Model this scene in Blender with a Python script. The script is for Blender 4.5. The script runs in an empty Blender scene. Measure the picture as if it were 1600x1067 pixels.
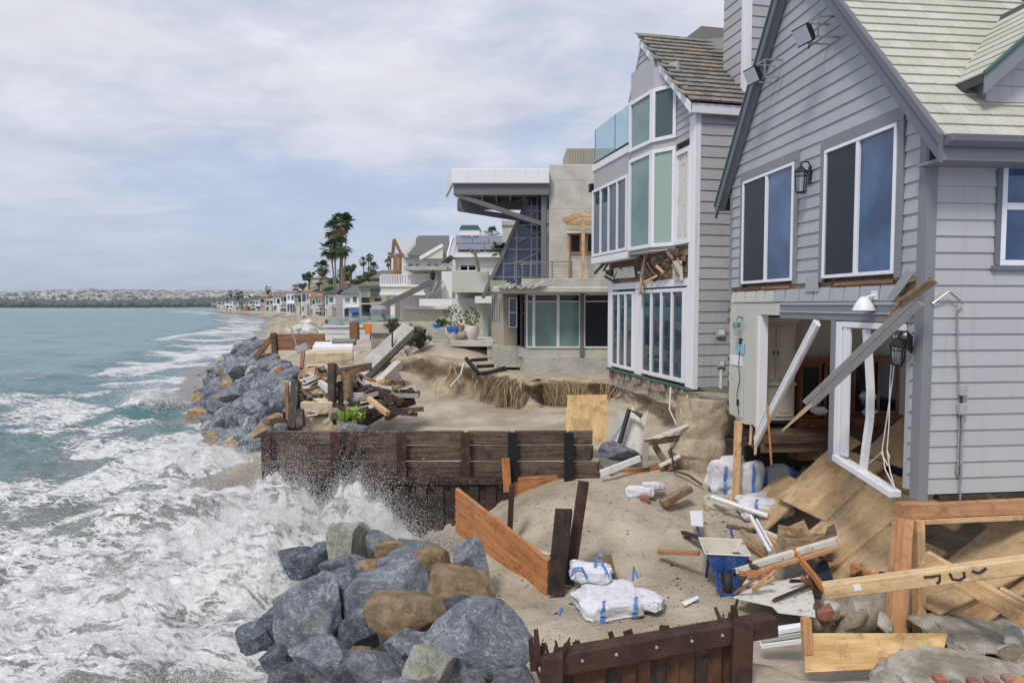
import bpy, bmesh, math, random
import numpy as np
from mathutils import Vector, Matrix

random.seed(7)
RS = np.random.RandomState(11)
SC = bpy.context.scene
COL = SC.collection

# ------------------------------------------------------------------ camera, sky, sun, exposure
FPX, CX, CY, HZ = 1067.0, 800.0, 533.5, 477.0
PITCH = math.atan((CY - HZ) / FPX)
cam_d = bpy.data.cameras.new('camera'); cam = bpy.data.objects.new('camera', cam_d); COL.objects.link(cam)
cam.location = (0, 0, 0); cam.rotation_euler = (math.pi / 2 - PITCH, 0, 0)
cam_d.sensor_width = 36.0; cam_d.lens = FPX / 1600 * 36.0; cam_d.clip_start = 0.1; cam_d.clip_end = 12000
SC.camera = cam
SUN_EL, SUN_AZ = math.radians(52), math.radians(208)     # azimuth clockwise from +Y: behind the camera, seaward side
SKY_STRENGTH = 0.1
CLOUD_BRIGHT = 8.7
SUN_STRENGTH, SUN_ANGLE = 2.4, math.radians(13)
SC.view_settings.view_transform = 'Standard'; SC.view_settings.look = 'None'
SC.view_settings.exposure = 0.02; SC.view_settings.gamma = 1.0; SC.view_settings.use_curve_mapping = False
SC.cycles.use_denoising = True
SC.cycles.max_bounces = 6; SC.cycles.diffuse_bounces = 3; SC.cycles.glossy_bounces = 3
SC.cycles.transmission_bounces = 4; SC.cycles.transparent_max_bounces = 8; SC.cycles.volume_bounces = 0
SC.cycles.caustics_reflective = False; SC.cycles.caustics_refractive = False

class NG:
    """tiny node-graph helper"""
    def __init__(s, tree): s.t = tree; s.L = tree.links
    def n(s, kind, ins=None, **props):
        nd = s.t.nodes.new(kind)
        for k, v in props.items(): setattr(nd, k, v)
        for k, v in (ins or {}).items():
            sock = nd.inputs[k]
            if isinstance(v, bpy.types.NodeSocket): s.L.new(v, sock)
            elif isinstance(v, bpy.types.Node): s.L.new(v.outputs[0], sock)
            else: sock.default_value = v
        return nd
    def math(s, op, a, b=None, clamp=False):
        ins = {0: a}
        if b is not None: ins[1] = b
        return s.n('ShaderNodeMath', ins, operation=op, use_clamp=clamp).outputs[0]
    def ramp(s, fac, stops, interp='LINEAR'):
        nd = s.n('ShaderNodeValToRGB', {0: fac}); nd.color_ramp.interpolation = interp
        e = nd.color_ramp.elements
        while len(e) < len(stops): e.new(0.5)
        for i, (p, c) in enumerate(stops):
            e[i].position = p; e[i].color = c if len(c) == 4 else (*c, 1)
        return nd.outputs[0]
    def noise(s, vec, scale, detail=4, rough=0.55, dist=0.0):
        ins = {'Scale': scale, 'Detail': detail, 'Roughness': rough, 'Distortion': dist}
        if vec is not None: ins['Vector'] = vec
        return s.n('ShaderNodeTexNoise', ins)
    def mix(s, fac, a, b, mode='MIX'):
        nd = s.n('ShaderNodeMix', data_type='RGBA', blend_type=mode)
        for idx, v in ((0, fac), (6, a), (7, b)):
            if isinstance(v, bpy.types.NodeSocket): s.L.new(v, nd.inputs[idx])
            elif isinstance(v, (int, float)): nd.inputs[idx].default_value = v
            else: nd.inputs[idx].default_value = v if len(v) == 4 else (*v, 1)
        return nd.outputs[2]
    def maprange(s, v, a, b, c=0.0, d=1.0, smooth=False):
        nd = s.n('ShaderNodeMapRange', {0: v, 1: a, 2: b, 3: c, 4: d}); nd.clamp = True
        if smooth: nd.interpolation_type = 'SMOOTHSTEP'
        return nd.outputs[0]

world = bpy.data.worlds.new('World'); SC.world = world; world.use_nodes = True
wt = world.node_tree; wt.nodes.clear(); W = NG(wt)
sky = W.n('ShaderNodeTexSky', sky_type='NISHITA', sun_disc=False)
sky.sun_elevation = SUN_EL; sky.sun_rotation = SUN_AZ; sky.air_density = 1.2; sky.dust_density = 2.2; sky.ozone_density = 1.5
tc = W.n('ShaderNodeTexCoord'); sx = W.n('ShaderNodeSeparateXYZ', {0: tc.outputs['Generated']})
zz = W.math('ADD', W.math('MAXIMUM', sx.outputs[2], 0.0), 0.16)
cv = W.n('ShaderNodeCombineXYZ', {0: W.math('DIVIDE', sx.outputs[0], zz), 1: W.math('DIVIDE', sx.outputs[1], zz), 2: 0.3})
mp = W.n('ShaderNodeMapping', {0: cv.outputs[0], 1: (0.7, 2.6, 0), 2: (0, 0, 0.35), 3: (1.0, 1.25, 1)})
n1 = W.noise(mp.outputs[0], 0.75, 7, 0.55, 0.25).outputs[0]
n2 = W.noise(mp.outputs[0], 2.7, 6, 0.6, 0.3).outputs[0]
n3 = W.noise(mp.outputs[0], 0.33, 3, 0.5, 0.0).outputs[0]
cov = W.math('ADD', W.math('MULTIPLY', n1, 0.62), W.math('ADD', W.math('MULTIPLY', n2, 0.2), W.math('MULTIPLY', n3, 0.25)))
mask = W.maprange(cov, 0.42, 0.60, 0.0, 1.0, True)
mask = W.math('MULTIPLY', mask, W.maprange(sx.outputs[2], -0.01, 0.32, 0.12, 1.0, True))
mask = W.math('ADD', W.math('MULTIPLY', mask, 0.70), 0.30)
cb = W.math('MULTIPLY', W.math('ADD', W.math('MULTIPLY', n2, 0.5), 0.72), CLOUD_BRIGHT)
cc = W.n('ShaderNodeVectorMath', {0: (0.86, 0.87, 0.96), 3: cb}, operation='SCALE')
blue = W.mix(0.6, sky.outputs[0], (4.5, 5.9, 9.0))
skyc = W.mix(mask, blue, cc.outputs[0])
bg = W.n('ShaderNodeBackground', {0: skyc, 1: SKY_STRENGTH})
wo = W.n('ShaderNodeOutputWorld', {0: bg.outputs[0]})

sun_d = bpy.data.lights.new('sun', 'SUN'); sun = bpy.data.objects.new('sun', sun_d); COL.objects.link(sun)
sun_d.energy = SUN_STRENGTH; sun_d.angle = SUN_ANGLE; sun_d.color = (1.0, 0.95, 0.88)
sdir = Vector((math.sin(SUN_AZ) * math.cos(SUN_EL), math.cos(SUN_AZ) * math.cos(SUN_EL), math.sin(SUN_EL)))
sun.rotation_euler = sdir.to_track_quat('Z', 'Y').to_euler(); sun.location = (0, -20, 40)

# ------------------------------------------------------------------ measuring: a pixel of the photograph and a distance give a point
def ray(px, py):
    a = (px - CX) / FPX; b = -(py - CY) / FPX
    return np.array([a, math.cos(PITCH) + b * math.sin(PITCH), -math.sin(PITCH) + b * math.cos(PITCH)])
def at(px, py, Y): d = ray(px, py); return Vector(d * (Y / d[1]))
def atz(px, py, Z): d = ray(px, py); return Vector(d * (Z / d[2]))

# ------------------------------------------------------------------ numpy value noise
def _h(ix, iy, iz, seed):
    n = (ix.astype(np.int64) * 374761393 + iy.astype(np.int64) * 668265263 + iz.astype(np.int64) * 2147483647 + seed * 974634777) & 0x7fffffff
    n = ((n ^ (n >> 13)) * 1274126177) & 0x7fffffff
    return ((n ^ (n >> 16)) & 0xffffff) / float(0xffffff)
def vnoise(x, y, z=None, seed=0):
    x = np.asarray(x, float); y = np.asarray(y, float); z = np.zeros_like(x) if z is None else np.asarray(z, float)
    xi, yi, zi = np.floor(x), np.floor(y), np.floor(z); fx, fy, fz = x - xi, y - yi, z - zi
    fx = fx * fx * (3 - 2 * fx); fy = fy * fy * (3 - 2 * fy); fz = fz * fz * (3 - 2 * fz)
    def c(a, b, d): return _h(xi + a, yi + b, zi + d, seed)
    x00 = c(0, 0, 0) * (1 - fx) + c(1, 0, 0) * fx; x10 = c(0, 1, 0) * (1 - fx) + c(1, 1, 0) * fx
    x01 = c(0, 0, 1) * (1 - fx) + c(1, 0, 1) * fx; x11 = c(0, 1, 1) * (1 - fx) + c(1, 1, 1) * fx
    return (x00 * (1 - fy) + x10 * fy) * (1 - fz) + (x01 * (1 - fy) + x11 * fy) * fz
def fbm(x, y, z=None, oct=4, seed=0, gain=0.5, ridged=False):
    s = 0; a = 1; t = 0
    x = np.asarray(x, float); y = np.asarray(y, float)
    for o in range(oct):
        f = 2.03 ** o
        v = vnoise(x * f + 17.3 * o, y * f - 9.1 * o, None if z is None else np.asarray(z) * f, seed + o)
        if ridged: v = 1 - np.abs(2 * v - 1)
        s = s + a * v; t += a; a *= gain
    return s / t
def smooth(a, b, x):
    t = np.clip((np.asarray(x, float) - a) / (b - a), 0, 1); return t * t * (3 - 2 * t)

# ------------------------------------------------------------------ mesh building
def link(o, parent=None):
    COL.objects.link(o)
    if parent is not None: o.parent = parent
    return o
def tag(o, label=None, cat=None, group=None, kind=None):
    if label: o['label'] = label
    if cat: o['category'] = cat
    if group: o['group'] = group
    if kind: o['kind'] = kind
    return o
def empty(name, loc=(0, 0, 0), rz=0.0, parent=None, label=None, cat=None, group=None):
    o = bpy.data.objects.new(name, None); o.location = loc; o.rotation_euler = (0, 0, rz); o.empty_display_size = 0.2
    link(o, parent); return tag(o, label, cat, group)
def finish(me, smooth_angle=None):
    if smooth_angle is not None:
        me.polygons.foreach_set('use_smooth', [True] * len(me.polygons))
        try: me.set_sharp_from_angle(angle=math.radians(smooth_angle))
        except Exception: pass
    me.update(); return me

class MB:
    def __init__(s): s.v = []; s.f = []
    def add(s, vs, fs):
        b = len(s.v); s.v.extend([tuple(v) for v in vs]); s.f.extend([tuple(i + b for i in f) for f in fs]); return s
    def box(s, x0, y0, z0, x1, y1, z1):
        return s.add([(x0, y0, z0), (x1, y0, z0), (x1, y1, z0), (x0, y1, z0), (x0, y0, z1), (x1, y0, z1), (x1, y1, z1), (x0, y1, z1)],
                     [(0, 3, 2, 1), (4, 5, 6, 7), (0, 1, 5, 4), (1, 2, 6, 5), (2, 3, 7, 6), (3, 0, 4, 7)])
    def prism(s, poly, ext):
        n = len(poly); p = [Vector(q) for q in poly]; e = Vector(ext); q = [a + e for a in p]
        nr = Vector((0, 0, 0))
        for i in range(n): nr += p[i].cross(p[(i + 1) % n])
        if nr.dot(e) < 0: bottom, top = tuple(range(n)), tuple(range(2 * n - 1, n - 1, -1)); flip = True
        else: bottom, top = tuple(range(n - 1, -1, -1)), tuple(range(n, 2 * n)); flip = False
        fs = [bottom, top]
        for i in range(n):
            j = (i + 1) % n
            fs.append((i, n + i, n + j, j) if flip else (i, j, n + j, n + i))
        return s.add(p + q, fs)
    def beam(s, p0, p1, w, h, up=(0, 0, 1)):
        p0, p1 = Vector(p0), Vector(p1); d = (p1 - p0).normalized(); u = Vector(up)
        if abs(d.dot(u)) > 0.98: u = Vector((1, 0, 0))
        sd = d.cross(u).normalized(); u = sd.cross(d).normalized()
        a, b = sd * (w / 2), u * (h / 2)
        vs = [p0 - a - b, p0 + a - b, p0 + a + b, p0 - a + b, p1 - a - b, p1 + a - b, p1 + a + b, p1 - a + b]
        return s.add(vs, [(0, 1, 2, 3), (7, 6, 5, 4), (0, 4, 5, 1), (1, 5, 6, 2), (2, 6, 7, 3), (3, 7, 4, 0)])
    def tube(s, pts, r, n=8, r2=None):
        pts = [Vector(p) for p in pts]; m = len(pts); vs = []; prev = None
        for i, p in enumerate(pts):
            d = (pts[min(i + 1, m - 1)] - pts[max(i - 1, 0)]).normalized()
            a = prev if prev is not None else (Vector((0, 0, 1)) if abs(d.z) < 0.9 else Vector((1, 0, 0)))
            sd = d.cross(a).normalized(); a = sd.cross(d).normalized(); prev = a
            rr = r if not isinstance(r, (list, tuple)) else r[i]
            if r2 is not None: rr = r + (r2 - r) * i / max(1, m - 1)
            for k in range(n):
                t = 2 * math.pi * k / n; vs.append(p + sd * (math.cos(t) * rr) + a * (math.sin(t) * rr))
        fs = [tuple(range(n)), tuple(range((m - 1) * n + n - 1, (m - 1) * n - 1, -1))]
        for i in range(m - 1):
            for k in range(n):
                k2 = (k + 1) % n; fs.append((i * n + k, (i + 1) * n + k, (i + 1) * n + k2, i * n + k2))
        return s.add(vs, fs)
    def lathe(s, prof, c=(0, 0, 0), n=16):
        vs = []; m = len(prof)
        for r, z in prof:
            for k in range(n):
                t = 2 * math.pi * k / n; vs.append((c[0] + r * math.cos(t), c[1] + r * math.sin(t), c[2] + z))
        fs = [tuple(range(n - 1, -1, -1)), tuple(range((m - 1) * n, m * n))]
        for i in range(m - 1):
            for k in range(n):
                k2 = (k + 1) % n; fs.append((i * n + k, i * n + k2, (i + 1) * n + k2, (i + 1) * n + k))
        return s.add(vs, fs)
    def quad(s, *p): return s.add(p, [tuple(range(len(p)))])
    def mesh(s, name, bevel=0.0, smooth_angle=None, rough=0.0, cuts=0):
        me = bpy.data.meshes.new(name); me.from_pydata([tuple(v) for v in s.v], [], s.f)
        if bevel > 0 or cuts:
            bm = bmesh.new(); bm.from_mesh(me)
            if bevel > 0: bmesh.ops.bevel(bm, geom=bm.edges[:], offset=bevel, offset_type='OFFSET', segments=1, profile=0.5, affect='EDGES', clamp_overlap=True)
            if cuts: bmesh.ops.subdivide_edges(bm, edges=[e for e in bm.edges if e.calc_length() > 0.12], cuts=cuts, use_grid_fill=True)
            if rough:
                for v in bm.verts:
                    c = v.co; n = float(vnoise(np.array([c.x * 9]), np.array([c.y * 9]), np.array([c.z * 9]), 3)[0]) - 0.5
                    v.co += v.normal * (n * rough)
            bm.to_mesh(me); bm.free()
        return finish(me, smooth_angle)
    def build(s, name, mat, parent=None, bevel=0.0, smooth_angle=None, origin=False, rough=0.0, cuts=0):
        loc = None
        if origin:
            a = np.array([tuple(v) for v in s.v]); lo, hi = a.min(0), a.max(0)
            loc = Vector(((lo[0] + hi[0]) / 2, (lo[1] + hi[1]) / 2, lo[2])); s.v = [tuple(Vector(v) - loc) for v in s.v]
        me = s.mesh(name, bevel, smooth_angle, rough, cuts); me.materials.append(mat)
        o = bpy.data.objects.new(name, me)
        if loc is not None: o.location = loc
        return link(o, parent)

def np_obj(name, verts, faces, mat, parent=None, smooth_angle=None, loc=None):
    """verts (N,3) array, faces (M,k) array with one k"""
    me = bpy.data.meshes.new(name); verts = np.asarray(verts, np.float32); faces = np.asarray(faces, np.int32); k = faces.shape[1]
    me.vertices.add(len(verts)); me.vertices.foreach_set('co', verts.ravel())
    me.loops.add(faces.size); me.loops.foreach_set('vertex_index', faces.ravel())
    me.polygons.add(len(faces)); me.polygons.foreach_set('loop_start', np.arange(0, faces.size, k, dtype=np.int32))
    me.polygons.foreach_set('loop_total', np.full(len(faces), k, np.int32)); me.update(calc_edges=True); me.validate()
    if smooth_angle: finish(me, None if smooth_angle is True else smooth_angle)
    if smooth_angle is True: me.polygons.foreach_set('use_smooth', [True] * len(me.polygons))
    if mat: me.materials.append(mat)
    o = bpy.data.objects.new(name, me)
    if loc is not None: o.location = loc
    return link(o, parent)
def grid_faces(nx, ny):
    i = np.arange(nx - 1)[:, None] * ny + np.arange(ny - 1)[None, :]; i = i.ravel()
    return np.stack([i, i + ny, i + ny + 1, i + 1], 1)

def frame_matrix(p0, p1, up=(0, 0, 1)):
    p0, p1 = Vector(p0), Vector(p1); x = (p1 - p0).normalized(); u = Vector(up)
    if abs(x.dot(u)) > 0.98: u = Vector((1, 0, 0))
    y = u.cross(x).normalized(); z = x.cross(y)
    m = Matrix((x, y, z)).transposed().to_4x4(); m.translation = p0; return m
def timber(name, p0, p1, w, h, mat, up=(0, 0, 1), parent=None, bevel=0.006, split=0.0, bow=0.0, label=None, cat=None, group=None, taper=None):
    """a sawn piece with its grain along local X; split > 0 gives torn ends; taper scales the far end"""
    L = (Vector(p1) - Vector(p0)).length; n = max(2, min(10, int(L / 0.35) + 1)); vs = []; fs = []
    rr = random.Random(hash((round(L, 3), round(w, 3), round(p0[0], 2), round(p0[1], 2))) & 0xffff)
    c = min(bevel, w * 0.2, h * 0.2)
    sec = [(-w / 2 + c, -h / 2), (w / 2 - c, -h / 2), (w / 2, -h / 2 + c), (w / 2, h / 2 - c), (w / 2 - c, h / 2), (-w / 2 + c, h / 2), (-w / 2, h / 2 - c), (-w / 2, -h / 2 + c)]
    for i in range(n + 1):
        t = i / n; b = bow * 4 * t * (1 - t); k = 1 if taper is None else 1 + (taper - 1) * t
        for j, (y, z) in enumerate(sec):
            e = 0.0
            if split and i in (0, n): e = (rr.random() - 0.35) * split * (1 if i == n else -1)
            vs.append((t * L + e, y * k + (rr.random() - 0.5) * 0.003, z * k + b + (rr.random() - 0.5) * 0.003))
    for i in range(n):
        for j in range(8):
            k = (j + 1) % 8; fs.append((i * 8 + j, i * 8 + k, (i + 1) * 8 + k, (i + 1) * 8 + j))
    fs += [tuple(range(7, -1, -1)), tuple(n * 8 + j for j in range(8))]
    me = bpy.data.meshes.new(name); me.from_pydata(vs, [], fs); me.materials.append(mat); me.update()
    o = bpy.data.objects.new(name, me); o.matrix_basis = frame_matrix(p0, p1, up); link(o, parent)
    return tag(o, label, cat, group)

def copy_tree(o, parent=None, **props):
    c = o.copy(); COL.objects.link(c); c.parent = parent
    for k, v in props.items(): c[k] = v
    for ch in o.children: copy_tree(ch, c)
    return c
# ------------------------------------------------------------------ materials
def new_mat(name):
    m = bpy.data.materials.new(name); m.use_nodes = True; t = m.node_tree; g = NG(t)
    b = t.nodes['Principled BSDF']; return m, g, b
def vscale(g, vec, s):
    return g.n('ShaderNodeMapping', {0: vec, 3: s}).outputs[0]
def obj_coord(g, jitter=True):
    tc = g.n('ShaderNodeTexCoord').outputs['Object']
    if not jitter: return tc, None
    oi = g.n('ShaderNodeObjectInfo'); r = oi.outputs['Random']
    off = g.n('ShaderNodeCombineXYZ', {0: g.math('MULTIPLY', r, 37.0), 1: g.math('MULTIPLY', r, 91.0), 2: g.math('MULTIPLY', r, 13.0)})
    return g.n('ShaderNodeVectorMath', {0: tc, 1: off.outputs[0]}, operation='ADD').outputs[0], r
def pos_coord(g): return g.n('ShaderNodeNewGeometry').outputs['Position']
def bump(g, b, h, strength=0.3, dist=0.02):
    n = g.n('ShaderNodeBump', {'Height': h, 'Strength': strength, 'Distance': dist}); g.L.new(n.outputs[0], b.inputs['Normal'])
def mul(c, k): return tuple(x * k for x in c)

def paint(name, col, rough=0.55, var=0.14, dirt=None, dirt_amt=0.35, peel=None, bump_s=0.12):
    """weathered house paint: tone drift, rain streaks, grime, flakes"""
    m, g, b = new_mat(name); v, r = obj_coord(g); p = pos_coord(g)
    a = g.noise(p, 1.3, 5, 0.6).outputs[0]; st = g.noise(vscale(g, p, (9, 9, 0.7)), 1.0, 4, 0.6).outputs[0]
    k = g.math('ADD', g.math('MULTIPLY', a, var), g.math('MULTIPLY', r, var * 0.7)); k = g.math('ADD', k, 1 - var * 0.85)
    c = g.n('ShaderNodeVectorMath', {0: col, 3: k}, operation='SCALE').outputs[0]
    d = dirt or (0.16, 0.13, 0.10)
    f = g.math('MULTIPLY', g.maprange(st, 0.52, 0.78, 0, 1, True), dirt_amt)
    c = g.mix(f, c, d)
    fine = g.noise(v, 60, 3, 0.6).outputs[0]
    if peel:
        q = g.noise(v, 7, 6, 0.7).outputs[0]; f2 = g.maprange(q, 0.60, 0.64, 0, 1)
        c = g.mix(f2, c, peel)
    g.L.new(c, b.inputs['Base Color']); b.inputs['Roughness'].default_value = rough
    bump(g, b, g.math('ADD', fine, st), bump_s, 0.004); return m

def wood(name, dark, light, rough=0.7, ring=16.0, knots=True, stain=None, stain_amt=0.5, bump_s=0.35, var=0.35):
    """sawn timber, grain along local X"""
    m, g, b = new_mat(name); v, r = obj_coord(g)
    v1 = vscale(g, v, (0.9, ring, ring)); gr = g.noise(v1, 1.0, 5, 0.62, 0.6).outputs[0]
    fine = g.noise(vscale(g, v, (3.5, 110, 110)), 1.0, 3, 0.6).outputs[0]
    f = g.math('ADD', g.math('MULTIPLY', gr, 0.75), g.math('MULTIPLY', fine, 0.3))
    c = g.ramp(f, [(0.38, dark), (0.50, tuple((a + q) / 2 for a, q in zip(dark, light))), (0.64, light)])
    k = g.math('ADD', g.math('MULTIPLY', r, var), 1 - var / 2)
    c = g.n('ShaderNodeVectorMath', {0: c, 3: k}, operation='SCALE').outputs[0]
    if knots:
        kn = g.n('ShaderNodeTexVoronoi', {'Vector': vscale(g, v, (1.4, 4.5, 4.5)), 'Scale': 1.3}).outputs['Distance']
        c = g.mix(g.maprange(kn, 0.05, 0.13, 0.8, 0, True), c, mul(dark, 0.45))
    if stain:
        s = g.noise(v, 2.1, 6, 0.65).outputs[0]; c = g.mix(g.math('MULTIPLY', g.maprange(s, 0.5, 0.68, 0, 1, True), stain_amt), c, stain)
    dn = g.noise(v, 5.5, 7, 0.72).outputs[0]; c = g.mix(g.maprange(dn, 0.50, 0.66, 0, 0.55, True), c, mul(dark, 0.55))
    dn2 = g.noise(v, 1.3, 5, 0.7).outputs[0]; c = g.mix(g.maprange(dn2, 0.54, 0.66, 0, 0.4, True), c, (0.20, 0.17, 0.13))
    g.L.new(c, b.inputs['Base Color']); b.inputs['Roughness'].default_value = rough
    bump(g, b, g.math('ADD', f, g.math('MULTIPLY', dn, 0.6)), bump_s, 0.01); return m

def concrete(name, c1, c2, rough=0.85, scale=1.6, stain=(0.20, 0.17, 0.12), stain_amt=0.3, bump_s=0.3):
    m, g, b = new_mat(name); v, r = obj_coord(g); p = pos_coord(g)
    a = g.noise(p, scale, 7, 0.65).outputs[0]; q = g.noise(p, scale * 14, 4, 0.7).outputs[0]
    st = g.noise(vscale(g, p, (3, 3, 0.5)), 1.4, 5, 0.6).outputs[0]
    c = g.mix(g.maprange(a, 0.35, 0.66, 0, 1, True), c1, c2)
    c = g.mix(g.math('MULTIPLY', g.maprange(st, 0.52, 0.74, 0, 1, True), stain_amt), c, stain)
    c = g.mix(g.maprange(q, 0.56, 0.70, 0, 0.7), c, mul(c1, 0.4))
    g.L.new(c, b.inputs['Base Color']); b.inputs['Roughness'].default_value = rough
    bump(g, b, g.math('ADD', q, a), bump_s, 0.012); return m

def rock_mat(name, c1, c2, vein=(0.55, 0.56, 0.58), stain=None, stain_amt=0.0, veins=0.8, wet=0.0):
    m, g, b = new_mat(name); v, r = obj_coord(g)
    a = g.noise(v, 2.2, 8, 0.68, 0.3).outputs[0]; fine = g.noise(v, 26, 5, 0.7).outputs[0]
    c = g.mix(g.maprange(g.math('ADD', g.math('MULTIPLY', a, 0.7), g.math('MULTIPLY', fine, 0.45)), 0.44, 0.66, 0, 1), c1, c2)
    w = g.noise(v, 2.6, 5, 0.6, 1.2).outputs[0]; vn = g.math('ABSOLUTE', g.math('SUBTRACT', w, 0.5))
    w2 = g.noise(v, 6.5, 4, 0.6, 1.0).outputs[0]; vn2 = g.math('ABSOLUTE', g.math('SUBTRACT', w2, 0.47))
    vf = g.math('ADD', g.math('MULTIPLY', g.maprange(vn, 0.0, 0.022, 1, 0, True), 0.95), g.math('MULTIPLY', g.maprange(vn2, 0.0, 0.012, 1, 0, True), 0.22))
    vf = g.math('MULTIPLY', vf, g.math('MULTIPLY', g.maprange(a, 0.36, 0.54, 0.0, 1, True), veins), clamp=True)
    c = g.mix(vf, c, vein)
    if stain:
        s = g.noise(v, 1.5, 5, 0.6).outputs[0]; c = g.mix(g.math('MULTIPLY', g.maprange(s, 0.55, 0.66, 0, 1, True), stain_amt), c, stain)
    k = g.math('ADD', g.math('MULTIPLY', r, 0.45), 0.76)
    c = g.n('ShaderNodeVectorMath', {0: c, 3: k}, operation='SCALE').outputs[0]
    g.L.new(c, b.inputs['Base Color']); b.inputs['Roughness'].default_value = 0.72 - wet
    bump(g, b, g.math('ADD', a, g.math('MULTIPLY', fine, 0.6)), 0.95, 0.05); return m

def glass(name, col, rough=0.03, ior=1.5, spec=0.9, wob=0.0, reflect_tint=None):
    m, g, b = new_mat(name); v, r = obj_coord(g)
    c = col
    if reflect_tint:
        n = g.noise(v, 1.2, 3, 0.5).outputs[0]; c = g.mix(g.maprange(n, 0.35, 0.65, 0, 1, True), col, reflect_tint)
        g.L.new(c, b.inputs['Base Color'])
    else: b.inputs['Base Color'].default_value = (*col, 1)
    b.inputs['Roughness'].default_value = rough; b.inputs['IOR'].default_value = ior; b.inputs['Specular IOR Level'].default_value = spec
    if wob:
        n2 = g.noise(v, 1.6, 2, 0.5).outputs[0]; bump(g, b, n2, wob, 0.02)
    return m
def clear_glass(name, col, fac=0.75, rough=0.03):
    """railing glass: partly see-through, tinted, reflecting"""
    m, g, b = new_mat(name); t = m.node_tree
    tr = g.n('ShaderNodeBsdfTransparent', {0: (*col, 1)}); gl = g.n('ShaderNodeBsdfGlossy', {0: (0.9, 0.95, 0.95, 1), 1: rough})
    df = g.n('ShaderNodeBsdfDiffuse', {0: (*mul(col, 0.55), 1)})
    fr = g.math('MULTIPLY', g.math('POWER', g.n('ShaderNodeLayerWeight', {0: 0.5}).outputs['Facing'], 3.0), 0.35)
    m1 = g.n('ShaderNodeMixShader', {0: 1 - fac, 1: tr.outputs[0], 2: df.outputs[0]})
    m2 = g.n('ShaderNodeMixShader', {0: fr, 1: m1.outputs[0], 2: gl.outputs[0]})
    g.L.new(m2.outputs[0], t.nodes['Material Output'].inputs[0]); return m
def metal(name, col, rough=0.4, metallic=0.7, rust=None, rust_amt=0.6):
    m, g, b = new_mat(name); v, r = obj_coord(g); a = g.noise(v, 8, 6, 0.7).outputs[0]; c = g.mix(g.maprange(a, 0.3, 0.7, 0, 1), mul(col, 0.8), mul(col, 1.1))
    if rust: c = g.mix(g.math('MULTIPLY', g.maprange(g.noise(v, 3.5, 7, 0.7).outputs[0], 0.48, 0.58, 0, 1), rust_amt), c, rust)
    g.L.new(c, b.inputs['Base Color']); b.inputs['Roughness'].default_value = rough; b.inputs['Metallic'].default_value = metallic
    bump(g, b, a, 0.15, 0.004); return m
def plain(name, col, rough=0.6, var=0.15, scale=6.0, spec=0.5, bump_s=0.1):
    m, g, b = new_mat(name); v, r = obj_coord(g); a = g.noise(v, scale, 5, 0.6).outputs[0]
    k = g.math('ADD', g.math('MULTIPLY', a, var * 2), 1 - var)
    g.L.new(g.n('ShaderNodeVectorMath', {0: col, 3: k}, operation='SCALE').outputs[0], b.inputs['Base Color'])
    b.inputs['Roughness'].default_value = rough; b.inputs['Specular IOR Level'].default_value = spec; bump(g, b, a, bump_s, 0.01); return m
def leafm(name, c1, c2):
    m, g, b = new_mat(name); oi = g.n('ShaderNodeNewGeometry').outputs['Random Per Island']
    g.L.new(g.mix(oi, c1, c2), b.inputs['Base Color']); b.inputs['Roughness'].default_value = 0.55; return m
def rand_tone(name, cols, rough=0.75, scale=8.0):
    """tone picked per object from a list, with fine mottling"""
    m, g, b = new_mat(name); v, r = obj_coord(g); n = len(cols)
    c = g.ramp(r, [((i + 0.5) / n, q) for i, q in enumerate(cols)])
    a = g.noise(v, scale, 6, 0.65).outputs[0]; k = g.math('ADD', g.math('MULTIPLY', a, 0.5), 0.75)
    g.L.new(g.n('ShaderNodeVectorMath', {0: c, 3: k}, operation='SCALE').outputs[0], b.inputs['Base Color'])
    b.inputs['Roughness'].default_value = rough; bump(g, b, a, 0.25, 0.01); return m

M = {}
M['siding'] = paint('siding grey paint', (0.425, 0.43, 0.43), dirt_amt=0.24, var=0.1)
M['siding_sea_shaded'] = paint('siding grey paint shaded sea side', (0.375, 0.39, 0.41), dirt=(0.22, 0.21, 0.18), dirt_amt=0.28, var=0.12)  # same siding, darker and bluer: the sea face's shade put into the colour
M['trim_dark'] = paint('dark grey trim paint', (0.135, 0.145, 0.17), dirt_amt=0.15, peel=(0.2, 0.17, 0.14))
M['trim_mid'] = paint('mid grey trim paint', (0.22, 0.225, 0.24), dirt_amt=0.2)
M['white'] = paint('white trim paint', (0.74, 0.74, 0.76), dirt=(0.32, 0.28, 0.24), dirt_amt=0.28, var=0.08)
M['vinyl'] = paint('white vinyl', (0.78, 0.79, 0.82), rough=0.35, dirt=(0.35, 0.32, 0.3), dirt_amt=0.15, var=0.06)
M['cream'] = paint('cream stucco', (0.60, 0.55, 0.45), dirt=(0.3, 0.25, 0.18), dirt_amt=0.25, bump_s=0.35)
M['stucco'] = paint('pale grey stucco', (0.52, 0.52, 0.47), dirt=(0.3, 0.26, 0.2), dirt_amt=0.3, bump_s=0.35)
M['roof1'] = rand_tone('pale green shingle', [(0.43, 0.43, 0.35), (0.48, 0.475, 0.395), (0.51, 0.50, 0.43), (0.45, 0.45, 0.37)], scale=20)
M['roof2'] = rand_tone('weathered roof shingle', [(0.155, 0.15, 0.135), (0.20, 0.19, 0.165), (0.235, 0.215, 0.18), (0.17, 0.165, 0.15), (0.29, 0.215, 0.16), (0.21, 0.2, 0.18)], scale=14)
M['roofbase'] = plain('roof underlay', (0.06, 0.06, 0.055), 0.9)
M['glass_blue'] = glass('blue window glass', (0.02, 0.05, 0.125), 0.02, spec=0.8, wob=0.12, reflect_tint=(0.06, 0.13, 0.27))  # lighter cloudy patches in the blue stand for sky reflection
M['screen'] = glass('insect screen over glass', (0.016, 0.02, 0.03), 0.35, spec=0.35)
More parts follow.
